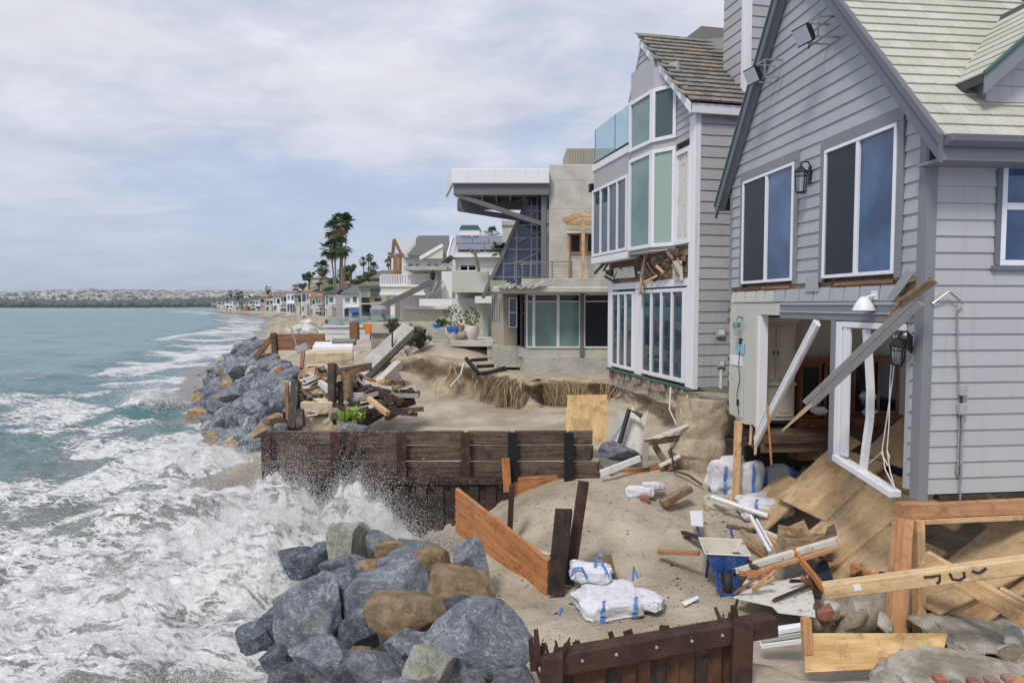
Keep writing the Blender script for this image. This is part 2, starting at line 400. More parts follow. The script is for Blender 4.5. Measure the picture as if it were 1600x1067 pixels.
M['glass_sea'] = glass('sea reflecting door glass', (0.02, 0.045, 0.06), 0.02, spec=0.9, reflect_tint=(0.03, 0.07, 0.10))
M['glass_green'] = glass('greenish frosted window', (0.30, 0.40, 0.35), 0.2, spec=0.4)
M['glass_teal'] = glass('teal curtain wall glass', (0.12, 0.20, 0.19), 0.06, spec=0.6, reflect_tint=(0.17, 0.27, 0.25))
M['glass_navy'] = glass('navy curtain wall glass', (0.03, 0.05, 0.115), 0.04, spec=0.6, reflect_tint=(0.045, 0.075, 0.15))
M['glass_dark'] = glass('dark glass', (0.012, 0.016, 0.022), 0.05, spec=0.5)
M['rail_glass'] = clear_glass('railing glass', (0.78, 0.90, 0.92), 0.8)
M['lamp_glass'] = clear_glass('lantern glass', (0.85, 0.9, 0.92), 0.75)
M['lens'] = glass('floodlight lens', (0.55, 0.58, 0.62), 0.15, spec=0.6)
M['black_metal'] = metal('black metal', (0.025, 0.026, 0.03), 0.45, 0.5)
M['zinc'] = metal('galvanised conduit', (0.42, 0.43, 0.45), 0.4, 0.6, rust=(0.2, 0.08, 0.025), rust_amt=0.35)
M['grey_box'] = plain('grey enamel box', (0.36, 0.37, 0.37), 0.5)
M['verdigris'] = metal('verdigris lamp', (0.08, 0.22, 0.19), 0.5, 0.3)
M['steel_grey'] = paint('steel grey paint', (0.145, 0.145, 0.15), rough=0.5, dirt_amt=0.15)
M['rail_steel'] = metal('rail steel', (0.30, 0.29, 0.28), 0.4, 0.7, rust=(0.2, 0.1, 0.05), rust_amt=0.3)
M['fir'] = wood('fresh fir', (0.42, 0.235, 0.10), (0.66, 0.45, 0.245), stain=(0.30, 0.14, 0.06), stain_amt=0.35)
M['fir_pale'] = wood('pale fir', (0.50, 0.32, 0.155), (0.72, 0.53, 0.31), stain=(0.4, 0.22, 0.1), stain_amt=0.25)
M['fir_red'] = wood('reddish fir', (0.36, 0.17, 0.075), (0.54, 0.30, 0.15), stain=(0.22, 0.1, 0.05), stain_amt=0.4)
M['lag'] = wood('orange treated plank', (0.33, 0.12, 0.04), (0.52, 0.225, 0.085), stain=(0.20, 0.075, 0.03), stain_amt=0.5, knots=True, var=0.15)
M['ply'] = wood('plywood sheathing', (0.42, 0.275, 0.14), (0.58, 0.42, 0.245), ring=3.0, knots=False, stain=(0.24, 0.13, 0.06), stain_amt=0.5, bump_s=0.15, var=0.3)
M['ply_new'] = wood('new plywood', (0.44, 0.25, 0.09), (0.72, 0.51, 0.25), ring=5.0, knots=True, stain=(0.45, 0.25, 0.1), stain_amt=0.3, bump_s=0.1, var=0.1)
M['old_wood'] = wood('weathered brown timber', (0.025, 0.016, 0.011), (0.155, 0.105, 0.072), stain=(0.035, 0.028, 0.024), stain_amt=0.7, bump_s=0.9, var=0.3)
M['black_wood'] = wood('creosoted timber', (0.012, 0.009, 0.008), (0.05, 0.036, 0.028), stain=(0.11, 0.05, 0.028), stain_amt=0.5, bump_s=0.8)
M['rot_wood'] = wood('rotten timber', (0.10, 0.065, 0.035), (0.36, 0.25, 0.14), stain=(0.06, 0.04, 0.025), stain_amt=0.7, bump_s=0.9)
M['brown_wood'] = wood('brown sea wall board', (0.17, 0.075, 0.035), (0.33, 0.165, 0.085), stain=(0.1, 0.05, 0.03), stain_amt=0.5, bump_s=0.5, var=0.25)
M['hutch'] = wood('varnished cabinet wood', (0.15, 0.05, 0.02), (0.27, 0.11, 0.045), rough=0.35, ring=9, stain=(0.07, 0.02, 0.01), stain_amt=0.4, bump_s=0.1)
M['grey_board'] = paint('grey painted board', (0.30, 0.29, 0.285), dirt=(0.12, 0.1, 0.08), dirt_amt=0.4)
M['white_board'] = paint('dirty white board', (0.62, 0.61, 0.57), dirt=(0.3, 0.24, 0.17), dirt_amt=0.55, peel=(0.33, 0.22, 0.14))
M['rust'] = metal('rusted steel', (0.075, 0.034, 0.024), 0.8, 0.15, rust=(0.035, 0.017, 0.014), rust_amt=0.8)
M['rust_light'] = metal('rust brown sheet', (0.12, 0.05, 0.025), 0.8, 0.1, rust=(0.05, 0.022, 0.015), rust_amt=0.7)
M['conc'] = concrete('concrete', (0.36, 0.35, 0.31), (0.47, 0.46, 0.42))
M['conc_pale'] = concrete('pale concrete', (0.45, 0.43, 0.375), (0.55, 0.535, 0.48), stain_amt=0.18)
M['conc_old'] = concrete('broken concrete', (0.22, 0.195, 0.15), (0.45, 0.42, 0.36), scale=3.2, stain=(0.30, 0.24, 0.16), stain_amt=0.7, bump_s=1.0)
M['conc_tan'] = concrete('sandy concrete block', (0.50, 0.41, 0.27), (0.58, 0.49, 0.35), stain=(0.36, 0.22, 0.09), stain_amt=0.5, bump_s=0.6)
M['brick'] = rand_tone('brick', [(0.30, 0.12, 0.08), (0.24, 0.10, 0.075), (0.34, 0.19, 0.13), (0.22, 0.18, 0.15)])
M['bagwhite'] = paint('woven bulk bag', (0.64, 0.65, 0.69), rough=0.8, dirt=(0.36, 0.31, 0.24), dirt_amt=0.7, var=0.18, bump_s=0.4)
M['bagtan'] = plain('sandbag cloth', (0.47, 0.42, 0.34), 0.85, 0.2)
M['strap'] = plain('blue strap', (0.09, 0.24, 0.60), 0.6)
M['barrow'] = paint('blue barrow enamel', (0.018, 0.075, 0.30), rough=0.4, dirt=(0.5, 0.47, 0.4), dirt_amt=0.3)
M['barrow_in'] = plain('cement crusted tray', (0.60, 0.58, 0.50), 0.8, 0.2)
M['rubber'] = plain('black rubber', (0.02, 0.02, 0.022), 0.7)
M['sign_blue'] = plain('light blue sign', (0.27, 0.52, 0.62), 0.6)
M['orange'] = plain('orange plastic', (0.75, 0.22, 0.03), 0.5)
M['terracotta'] = plain('terracotta', (0.40, 0.19, 0.10), 0.8)
M['pot_blue'] = plain('glazed blue', (0.05, 0.16, 0.55), 0.25)
M['pot_white'] = plain('white ceramic', (0.62, 0.60, 0.55), 0.4)
M['green_copper'] = plain('green flashing', (0.055, 0.13, 0.105), 0.5)
M['tarp'] = plain('dark blue tarp', (0.025, 0.04, 0.07), 0.35)
M['solar'] = glass('solar panel', (0.10, 0.115, 0.15), 0.1, spec=0.8)
M['sage'] = paint('sage stucco', (0.33, 0.35, 0.26), dirt_amt=0.15)
M['taupe'] = paint('taupe corrugated panel', (0.36, 0.33, 0.26), dirt_amt=0.1)
M['wall_in'] = paint('interior beige wall', (0.56, 0.51, 0.42), dirt_amt=0.1)
M['cab_white'] = paint('cream cabinet', (0.60, 0.56, 0.47), rough=0.4, dirt_amt=0.1)
M['void_shade'] = plain('painted void shade', (0.03, 0.028, 0.026), 0.9)  # near-black colour stands for shade in the crawlspace and openings
M['root'] = leafm('dry roots', (0.26, 0.17, 0.09), (0.55, 0.42, 0.25))
M['leaf'] = leafm('shrub leaves', (0.05, 0.09, 0.03), (0.10, 0.15, 0.05))
M['leaf_dry'] = leafm('dry shrub twigs', (0.10, 0.085, 0.05), (0.19, 0.17, 0.11))
M['leaf_bright'] = leafm('bright leaves', (0.16, 0.26, 0.03), (0.30, 0.40, 0.06))
M['palm_leaf'] = leafm('palm fronds', (0.03, 0.075, 0.018), (0.085, 0.14, 0.035))
M['palm_dry'] = leafm('dead palm fronds', (0.16, 0.11, 0.05), (0.24, 0.17, 0.08))
M['palm_trunk'] = plain('palm trunk', (0.20, 0.165, 0.13), 0.9, 0.25, 12, bump_s=0.5)
M['trunk'] = plain('bark', (0.10, 0.08, 0.06), 0.9, 0.25, 12)
M['cable'] = plain('white cable', (0.6, 0.58, 0.52), 0.6)
M['black_cable'] = plain('black pipe', (0.02, 0.02, 0.025), 0.5)
M['skin'] = plain('skin', (0.42, 0.25, 0.17), 0.6, 0.05)
M['shirt'] = plain('grey blue shirt', (0.34, 0.40, 0.48), 0.8, 0.1)
M['trousers'] = plain('dark trousers', (0.05, 0.055, 0.07), 0.8, 0.1)
M['hair'] = plain('dark hair', (0.02, 0.015, 0.012), 0.7, 0.1)
M['rock_g'] = rock_mat('blue grey rock', (0.055, 0.066, 0.085), (0.225, 0.25, 0.285), stain=(0.24, 0.17, 0.09), stain_amt=0.25)
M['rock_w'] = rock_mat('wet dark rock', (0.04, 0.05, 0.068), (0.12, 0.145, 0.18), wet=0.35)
M['rock_t'] = rock_mat('tan rock', (0.15, 0.095, 0.05), (0.44, 0.31, 0.17), vein=(0.5, 0.4, 0.28), veins=0.5, stain=(0.26, 0.1, 0.03), stain_amt=0.5)
M['rock_m'] = rock_mat('mossy pale rock', (0.19, 0.18, 0.12), (0.44, 0.44, 0.39), vein=(0.6, 0.6, 0.58), stain=(0.26, 0.25, 0.08), stain_amt=0.5)
M['rock_p'] = rock_mat('pale rubble', (0.42, 0.40, 0.36), (0.66, 0.64, 0.6), veins=0.2)
M['rock_b'] = rock_mat('buff rubble', (0.27, 0.21, 0.13), (0.45, 0.38, 0.27), veins=0.2)

def sand_material():
    m, g, b = new_mat('beach sand'); p = pos_coord(g); s = g.n('ShaderNodeSeparateXYZ', {0: p})
    a = g.noise(p, 0.7, 6, 0.62).outputs[0]; q = g.noise(p, 34, 4, 0.7).outputs[0]; rip = g.noise(vscale(g, p, (1.4, 5.0, 3.0)), 1.0, 5, 0.65, 0.8).outputs[0]
    c = g.mix(g.maprange(a, 0.34, 0.66, 0, 1, True), (0.33, 0.28, 0.205), (0.51, 0.445, 0.35))
    c = g.mix(g.maprange(q, 0.55, 0.78, 0, 0.55), c, (0.24, 0.19, 0.13))
    v = g.n('ShaderNodeTexVoronoi', {'Vector': p, 'Scale': 15.0}).outputs['Distance']; near = g.noise(p, 1.7, 4, 0.6).outputs[0]
    f = g.math('MULTIPLY', g.maprange(v, 0.07, 0.13, 1, 0), g.maprange(near, 0.50, 0.60, 0, 0.9, True)); c = g.mix(f, c, (0.075, 0.055, 0.04))
    wet = g.maprange(s.outputs[2], -5.0, -4.35, 1, 0, True); nz = g.noise(p, 0.35, 3, 0.5).outputs[0]
    wet = g.maprange(g.math('ADD', s.outputs[2], g.math('MULTIPLY', nz, 0.5)), -4.85, -4.2, 1, 0, True)
    c = g.mix(g.math('MULTIPLY', wet, 0.9), c, (0.165, 0.15, 0.13))
    g.L.new(c, b.inputs['Base Color']); g.L.new(g.maprange(wet, 0, 1, 0.92, 0.32), b.inputs['Roughness'])
    h = g.math('ADD', g.math('MULTIPLY', q, 0.5), g.math('ADD', g.math('MULTIPLY', rip, 1.6), g.math('MULTIPLY', f, 1.2)))
    bump(g, b, h, 0.9, 0.045); return m
M['sand'] = sand_material()
def bank_material():
    m, g, b = new_mat('sandy bank'); p = pos_coord(g); a = g.noise(p, 1.6, 7, 0.68).outputs[0]; q = g.noise(vscale(g, p, (9, 9, 3)), 1.0, 5, 0.7).outputs[0]
    c = g.mix(g.maprange(a, 0.34, 0.66, 0, 1, True), (0.30, 0.235, 0.15), (0.50, 0.42, 0.305)); c = g.mix(g.maprange(q, 0.52, 0.72, 0, 0.7), c, (0.23, 0.155, 0.085))
    g.L.new(c, b.inputs['Base Color']); b.inputs['Roughness'].default_value = 0.95; bump(g, b, g.math('ADD', a, q), 0.9, 0.06); return m
M['bank'] = bank_material()
def water_material():
    m, g, b = new_mat('sea water'); p = pos_coord(g); at_ = g.n('ShaderNodeAttribute', attribute_name='foam').outputs['Fac']
    s = g.n('ShaderNodeSeparateXYZ', {0: p}); dist = g.n('ShaderNodeVectorMath', {0: p}, operation='LENGTH').outputs['Value']
    st = vscale(g, g.n('ShaderNodeMapping', {0: p, 2: (0, 0, 0.25)}).outputs[0], (0.5, 1.7, 1))
    big = g.noise(st, 0.09, 4, 0.6).outputs[0]
    silt = g.maprange(dist, 12, 42, 1, 0, True)
    deep = g.mix(g.maprange(big, 0.35, 0.65, 0, 1, True), (0.045, 0.15, 0.165), (0.085, 0.225, 0.23)); deep = g.mix(silt, deep, (0.21, 0.215, 0.185))
    deep = g.mix(g.math('MULTIPLY', g.maprange(dist, 200, 1400, 0, 1, True), 0.7), deep, (0.10, 0.215, 0.235))
    f1 = g.noise(st, 1.25, 8, 0.72, 0.5).outputs[0]; f2 = g.noise(st, 7.5, 7, 0.78, 0.7).outputs[0]
    lace = g.math('ABSOLUTE', g.math('SUBTRACT', g.noise(st, 2.3, 5, 0.65, 0.9).outputs[0], 0.5)); lace = g.maprange(lace, 0.0, 0.10, 1, 0)
    fm = g.math('ADD', g.math('MULTIPLY', f1, 0.55), g.math('ADD', g.math('MULTIPLY', f2, 0.30), g.math('MULTIPLY', lace, 0.2)))
    thr = g.math('SUBTRACT', 0.80, g.math('MULTIPLY', at_, 0.485)); foam = g.maprange(g.math('SUBTRACT', fm, thr), -0.07, 0.12, 0, 1, True)
    fcol = g.mix(g.maprange(f2, 0.3, 0.7, 0, 1), (0.52, 0.53, 0.52), (0.94, 0.94, 0.94))  # greys in the foam colour imitate translucent shading
    g.L.new(g.mix(foam, deep, fcol), b.inputs['Base Color']); g.L.new(g.maprange(foam, 0, 1, 0.16, 0.85), b.inputs['Roughness'])
    b.inputs['IOR'].default_value = 1.33; b.inputs['Specular IOR Level'].default_value = 0.45
    w1 = g.noise(st, 0.75, 6, 0.66, 0.4).outputs[0]; amp = g.maprange(dist, 10, 400, 0.10, 0.75)
    h = g.math('ADD', w1, g.math('MULTIPLY', foam, 0.35)); h = g.math('ADD', h, g.math('MULTIPLY', f2, g.math('MULTIPLY', foam, 0.7)))
    bn = g.n('ShaderNodeBump', {'Height': h, 'Strength': 0.85, 'Distance': amp}); g.L.new(bn.outputs[0], b.inputs['Normal']); return m
M['water'] = water_material()
def foam_material():
    m, g, b = new_mat('white water'); p = pos_coord(g); a = g.noise(p, 4.5, 7, 0.72, 0.5).outputs[0]; q = g.noise(p, 1.1, 4, 0.6).outputs[0]
    c = g.mix(g.maprange(a, 0.36, 0.58, 0, 1), (0.60, 0.60, 0.57), (0.88, 0.88, 0.89)); c = g.mix(g.maprange(q, 0.58, 0.72, 0, 0.5, True), c, (0.45, 0.43, 0.37))
    g.L.new(c, b.inputs['Base Color']); b.inputs['Roughness'].default_value = 0.8; b.inputs['Subsurface Weight'].default_value = 0.0
    bump(g, b, a, 1.0, 0.08); return m
M['foam'] = foam_material()
M['drop'] = plain('spray droplets', (0.9, 0.9, 0.9), 0.5, 0.02)
def hill_material():
    m, g, b = new_mat('far hillside'); p = pos_coord(g); a = g.noise(p, 0.012, 6, 0.65).outputs[0]; q = g.noise(p, 0.08, 4, 0.7).outputs[0]
    c = g.mix(g.maprange(a, 0.40, 0.58, 0, 1), (0.055, 0.07, 0.05), (0.26, 0.235, 0.18)); c = g.mix(g.maprange(q, 0.5, 0.7, 0, 0.6), c, (0.09, 0.11, 0.06))
    g.L.new(c, b.inputs['Base Color']); b.inputs['Roughness'].default_value = 0.95; return m
M['hill'] = hill_material()
def bluff_material():
    m, g, b = new_mat('bluff earth'); p = pos_coord(g); a = g.noise(p, 0.09, 7, 0.68).outputs[0]; n = g.n('ShaderNodeSeparateXYZ', {0: g.n('ShaderNodeNewGeometry').outputs['Normal']}).outputs[2]
    c = g.mix(g.maprange(a, 0.36, 0.62, 0, 1), (0.27, 0.205, 0.13), (0.44, 0.37, 0.27)); q = g.noise(p, 0.3, 5, 0.7).outputs[0]
    c = g.mix(g.maprange(g.math('ADD', g.math('MULTIPLY', q, 0.6), g.math('MULTIPLY', n, 0.5)), 0.62, 0.76, 0, 0.9), c, (0.085, 0.10, 0.05))
    g.L.new(c, b.inputs['Base Color']); b.inputs['Roughness'].default_value = 0.95; bump(g, b, q, 0.8, 1.0); return m
M['bluff'] = bluff_material()
M['siding_h2'] = paint('grey shingle paint', (0.40, 0.395, 0.40), dirt_amt=0.26, var=0.18)
M['glass_tealdark'] = glass('dark teal window', (0.06, 0.10, 0.10), 0.05, spec=0.5)
M['brick_old'] = rand_tone('broken foundation brick', [(0.30, 0.25, 0.18), (0.22, 0.17, 0.12), (0.13, 0.10, 0.075), (0.36, 0.31, 0.24), (0.26, 0.15, 0.10)])
M['white_siding'] = paint('white siding', (0.68, 0.68, 0.66), dirt=(0.4, 0.37, 0.3), dirt_amt=0.25, var=0.08)
M['cream_siding'] = paint('cream siding', (0.62, 0.58, 0.48), dirt_amt=0.12, var=0.08)
M['metal_roof'] = paint('light metal roof', (0.44, 0.45, 0.45), rough=0.45, dirt_amt=0.1)
M['grey_roof'] = plain('grey asphalt shingle', (0.13, 0.13, 0.125), 0.9, 0.45, 9.0)
M['navy_roof'] = plain('navy roof', (0.05, 0.06, 0.085), 0.8, 0.2)
M['terracotta_wall'] = plain('pinkish stucco', (0.46, 0.34, 0.27), 0.9)
M['town'] = leafm('town walls', (0.20, 0.19, 0.175), (0.52, 0.5, 0.47))
M['tree_far'] = leafm('far tree crowns', (0.03, 0.042, 0.025), (0.065, 0.08, 0.04))
# ------------------------------------------------------------------ shoreline, ground, sea
_SY = [3, 8, 11, 14.5, 20, 26, 36, 50, 88, 150, 246, 400, 565, 640, 760, 1200, 6000]
_SX = [-2.4, -3.4, -3.6, -5.7, -8.2, -11.5, -18, -24, -34, -55, -88, -160, -255, -262, 60, 400, 900]
def shore(Y): return np.interp(Y, _SY, _SX)
CP = np.array([
    (0.5, 9.5, -4.40), (1.5, 9, -4.40), (2.5, 9, -4.40), (1.4, 9.9, -4.42), (3.3, 10.5, -4.42), (1, 11.5, -4.15), (2, 12.5, -3.80), (3, 12, -4.0), (0.6, 13.4, -3.80), (1.4, 13.8, -3.72),
    (-0.5, 12.5, -4.35), (-0.5, 11, -4.55), (-1.2, 13.4, -4.95), (-2.5, 13.6, -5.2), (4, 13, -4.2), (5, 12, -4.35), (5, 10, -4.45), (4, 9, -4.45), (3, 7.8, -4.25), (2.5, 6.8, -3.75), (3.4, 6.2, -3.75),
    (4.6, 7.2, -4.1), (6, 6.5, -3.7), (5.0, 5.6, -3.5), (7, 9, -4.3), (8, 12, -3.8), (6.5, 13.5, -3.7), (0.2, 10.3, -4.5), (0.2, 8.3, -4.5), (-0.6, 9.4, -4.65),
    (-1.2, 8.8, -4.8), (-2.6, 8.6, -5.4), (-1, 6.8, -4.5), (-3, 6.8, -5.3), (0.2, 5.6, -4.4), (1.6, 6.4, -4.3), (-3.8, 10, -5.7), (-2.4, 11.6, -5.5), (-4.6, 13, -5.6), (-3, 4, -5.3), (2, 4, -4.0), (6, 4, -3.4),
    (-5.0, 15.2, -5.1), (-3.6, 16, -4.6), (-1.5, 16, -3.75), (0.5, 16, -3.5), (2, 15.6, -3.5), (0, 19, -3.42), (-2, 19.5, -3.55), (-3.5, 22, -3.6), (2, 18, -3.5), (1.8, 22, -3.5), (2.6, 23.6, -3.55), (0.2, 22.8, -3.5), (1.4, 23.8, -3.55), (-1.5, 23.6, -3.4),
    (-6.3, 17, -5.35), (-6, 20, -4.95), (-8, 24, -5.1), (-10, 25, -5.3), (-4.9, 20, -4.1), (-5.2, 23, -3.9), (-9, 30, -4.5), (-12, 32, -5.2), (-16.5, 36, -5.6), (-6, 28, -3.2), (-10, 36, -3.8),
    (-4.2, 27, -2.3), (0, 26.2, -2.6), (1.6, 25.8, -2.62), (3, 25.6, -2.62), (-3, 30, -1.7), (3.2, 20.5, -2.9), (4.5, 23, -2.6), (5, 18, -2.9), (8, 18, -2.4), (9, 26, -1.8), (2, 32, -1.9), (-6.5, 33, -2.0), (6, 15.2, -3.4), (3.4, 15, -3.6),
    (-12, 18, -6.2), (-9, 13, -6.2), (-14, 26, -6.3), (-20, 34, -6.6), (-7, 9, -6.2), (-26, 40, -7)])
def ground_z(X, Y):
    X = np.asarray(X, float); Y = np.asarray(Y, float); sh = X.shape; x = X.ravel(); y = Y.ravel()
    d = x - shore(y); k = np.maximum(1.0, y / 120.0)
    far = np.interp(d / k, [-30, -8, 0, 6, 12, 22, 60], [-9, -6.4, -5.3, -3.6, -2.3, -1.6, -1.0])
    z = far.copy(); nr = y < 42
    if nr.any():
        xx, yy = x[nr], y[nr]; num = np.zeros_like(xx); den = np.zeros_like(xx)
        for cx, cy, cz in CP:
            w = 1.0 / ((xx - cx) ** 2 + (yy - cy) ** 2 + 0.12) ** 1.7; num += w * cz; den += w
        near = num / den; near += (fbm(xx * 0.9, yy * 0.9, oct=3, seed=5) - 0.5) * 0.22 + (fbm(xx * 3.6, yy * 3.6, oct=4, seed=9, gain=0.6) - 0.5) * (0.05 + 0.11 * smooth(0.42, 0.6, fbm(xx * 0.7, yy * 0.7, oct=2, seed=13)))
        w = smooth(30, 41, yy); z[nr] = near * (1 - w) + far[nr] * w
    off = d < -1.5; z[off] = np.minimum(z[off], -5.5 + 0.2 * (d[off] + 1.5))
    z += (fbm(x * 0.2, y * 0.2, oct=3, seed=2) - 0.5) * 0.8 * smooth(40, 70, y)
    return z.reshape(sh)
def gz(x, y): return float(ground_z(np.array([x]), np.array([y]))[0])

yy = np.exp(np.linspace(math.log(2.6), math.log(1500), 560)); ss = np.linspace(-1.35, 1.7, 340)
Yg, Sg = np.meshgrid(yy, ss, indexing='ij'); Xg = Sg * (Yg + 2.0)
V = np.stack([Xg, Yg, ground_z(Xg, Yg)], -1).reshape(-1, 3); F_ = grid_faces(len(yy), len(ss))[:, ::-1]
tag(np_obj('ground', V, F_, M['sand'], smooth_angle=True), 'pale beach sand with dark grit and wet edge by the surf', 'beach', kind='structure')

MOUNDS = [  # x, y, radius along, radius across, turn, height: where the surf is thrown up
    (-4.6, 13.4, 1.5, 0.6, 0, 2.5), (-3.1, 13.2, 1.2, 0.55, 0, 2.35), (-6.2, 13.6, 1.6, 1.0, 0.2, 1.25), (-8.0, 15.6, 2.2, 1.4, 0.3, 1.0), (-6.3, 15.6, 1.0, 0.8, 0.0, 0.6), (-2.9, 12.3, 1.4, 0.7, 0.15, 1.7), (-4.4, 12.0, 1.6, 1.0, 0.3, 1.75), (-3.9, 10.2, 0.9, 0.9, 0, 0.75), (-5.9, 11.8, 1.8, 1.4, 0.5, 0.9), (-3.6, 8.0, 1.0, 0.8, 0, 0.45),
    (-5.4, 9.6, 1.5, 1.1, 0, 0.45), (-9.0, 20.6, 2.1, 1.2, 0.4, 1.25), (-7.4, 17.2, 2.0, 1.3, 0.2, 0.75), (-11.5, 22.5, 2.4, 1.3, 0.5, 0.75), (-18.2, 34.5, 1.7, 1.0, 0.6, 1.15), (-14.5, 29, 2.6, 1.0, 0.7, 0.5)]
def mound_h(X, Y):
    h = np.zeros_like(X)
    for mx, my, a, b, t, ht in MOUNDS:
        dx, dy = X - mx, Y - my; u = (dx * math.cos(t) + dy * math.sin(t)) / a; v = (-dx * math.sin(t) + dy * math.cos(t)) / b
        h = np.maximum(h, ht * np.exp(-(u * u + v * v) * 1.1))
    return h
def sea_fields(X, Y):
    d = shore(Y) - X; nz = fbm(X * 0.16, Y * 0.16, oct=4, seed=21); nl = fbm((X + 0.42 * Y) * 0.10, (Y - 0.42 * X) * 0.02, oct=3, seed=25)
    w = 11 + 2.0 * np.clip(Y / 100, 0, 3) + (nz - 0.5) * 16
    foam = smooth(w + 5, w - 6, d) * (0.42 + 0.48 * smooth(0.35, 0.62, fbm(X * 0.33, Y * 0.4, oct=4, seed=33)))
    foam = np.maximum(foam, 0.34 * smooth(0.62, 0.75, nl) * smooth(200, 30, Y) * smooth(60, 15, d))
    foam = np.maximum(foam, (0.5 + 0.4 * smooth(0.36, 0.62, fbm(X * 0.4, Y * 0.8, oct=4, seed=35))) * smooth(19, 13, Y) * smooth(11, 7, d))
    for cdist, wd, am in ((13, 1.6, 0.95), (6, 2.0, 0.95)):          # breaker lines
        c = cdist + 7 * (fbm(Y * 0.045 + cdist, Y * 0 + cdist, oct=2, seed=41) - 0.5) * (1 + Y / 90); on = smooth(0.48, 0.60, fbm(Y * 0.03, Y * 0 + cdist, oct=2, seed=44))
        foam = np.maximum(foam, am * np.exp(-((d - c) / (wd * (1 + Y / 120))) ** 2) * on * smooth(24, 40, Y))
    mh = mound_h(X, Y); foam = np.clip(np.maximum(foam, smooth(0.05, 0.8, mh) * (0.72 + 0.28 * smooth(0.3, 0.6, nz))), 0, 1)
    near = smooth(60, 14, Y); turb = foam * near
    z = -5.52 + 0.16 * np.sin((d * 0.55 + 2.2 * nz)) * smooth(400, 40, Y) * smooth(-2, 5, d)
    z += (fbm(X * 0.8, Y * 0.9, oct=4, seed=51) - 0.5) * 0.35 * smooth(120, 20, Y)
    z += turb * ((fbm(X * 1.3, Y * 1.5, oct=5, seed=61, gain=0.62, ridged=True) - 0.55) * 0.5 + 0.10)
    bil = fbm(X * 1.5, Y * 1.7, oct=6, seed=71, gain=0.72); z += mh * (0.62 + 0.6 * (bil - 0.35))
    z += 0.12 * smooth(0.2, 1, foam)
    return z, foam
yy = np.exp(np.linspace(math.log(4.6), math.log(7000), 900)); ss = np.linspace(-1.75, 0.42, 430)
Yg, Sg = np.meshgrid(yy, ss, indexing='ij'); Xg = Sg * (Yg + 1.5)
Zs, Fo = sea_fields(Xg, Yg)
sea = np_obj('sea', np.stack([Xg, Yg, Zs], -1).reshape(-1, 3), grid_faces(len(yy), len(ss))[:, ::-1], M['water'], smooth_angle=True)
att = sea.data.attributes.new('foam', 'FLOAT', 'POINT'); att.data.foreach_set('value', Fo.ravel().astype(np.float32))
tag(sea, 'green grey sea with white foam breaking along the shore', 'sea', kind='structure')

# ------------------------------------------------------------------ far hills across the bay
def hill_h(X, Y):
    t = smooth(1500, 2500, Y + 160 * (fbm(X * 0.002, Y * 0.0, oct=3, seed=81) - 0.5) * 2)
    h = -5.6 + t * (46 + 16 * (fbm(X * 0.0022, Y * 0.001, oct=4, seed=83) - 0.5) * 2 + 8 * (fbm(X * 0.012, Y * 0.012, oct=3, seed=85) - 0.5))
    h = np.where(X < -1500, h - smooth(-1450, -2150, X) * 9 * t, h); return h - smooth(2600, 3300, Y) * 30
hy = np.linspace(1420, 3300, 90); hx = np.linspace(-3400, 1500, 240); Xh, Yh = np.meshgrid(hx, hy, indexing='ij')
far_hills = np_obj('far_hills', np.stack([Xh, Yh, hill_h(Xh, Yh)], -1).reshape(-1, 3), grid_faces(len(hx), len(hy)), M['hill'], smooth_angle=True)
tag(far_hills, 'low built-up hills across the bay under the sky', 'hills', kind='structure')
# ------------------------------------------------------------------ bluff behind the palms
def bluff_h(X, Y):
    d = X - shore(Y); n = fbm(X * 0.03, Y * 0.03, oct=4, seed=91)
    rise = smooth(12, 38, d + (n - 0.5) * 14) * smooth(95, 210, Y + (n - 0.5) * 60) * smooth(520, 330, Y)
    return -1.9 + rise * (13 + 7 * (fbm(X * 0.02, Y * 0.02, oct=3, seed=93) - 0.5) + 0.05 * (d - 70).clip(0, 120)) + (n - 0.5) * 2.2
by = np.linspace(90, 520, 110); bd = np.linspace(20, 260, 70); Yb, Db = np.meshgrid(by, bd, indexing='ij'); Xb = shore(Yb) + Db
tag(np_obj('bluff', np.stack([Xb, Yb, bluff_h(Xb, Yb)], -1).reshape(-1, 3), grid_faces(len(by), len(bd))[:, ::-1], M['bluff'], smooth_angle=True),
    'tan eroded bluff rising behind the beach houses', 'bluff', kind='structure')
# ------------------------------------------------------------------ house helpers
def lap_board(name, mat, parent, a, b, z0, z1, plane, axis, out, t0=0.007, t1=0.028, k0=0.0, k1=0.0):
    """one lap board: axis 'x' or 'y' runs from a to b on the wall plane, bottom edge proud; k0/k1 shear the ends with height (gable cuts)"""
    h = z1 - z0; vs = []
    for s, (dz, th) in ((a, (0, 0)), (b, (0, 0))):
        pass
    def P(t, off, z): return (t, plane + out * off, z) if axis == 'x' else (plane + out * off, t, z)
    ends = [(a, a + k0 * h), (b, b + k1 * h)]; vs = []
    for lo, hi in ends: vs += [P(lo, -0.012, z0), P(lo, t1, z0), P(hi, t0, z1), P(hi, -0.012, z1)]
    fs = [(0, 1, 2, 3), (7, 6, 5, 4), (0, 4, 5, 1), (1, 5, 6, 2), (2, 6, 7, 3), (3, 7, 4, 0)]
    if (out > 0) == (axis == 'x'): fs = [f[::-1] for f in fs]
    m = MB(); m.add(vs, fs); return m.build(name, mat, parent)
def spans(a, b, cuts):
    out = [(a, b)]
    for c0, c1 in cuts:
        nx = []
        for s, e in out:
            if c1 <= s or c0 >= e: nx.append((s, e)); continue
            if c0 > s: nx.append((s, c0))
            if c1 < e: nx.append((c1, e))
        out = nx
    return [(s, e) for s, e in out if e - s > 0.02]
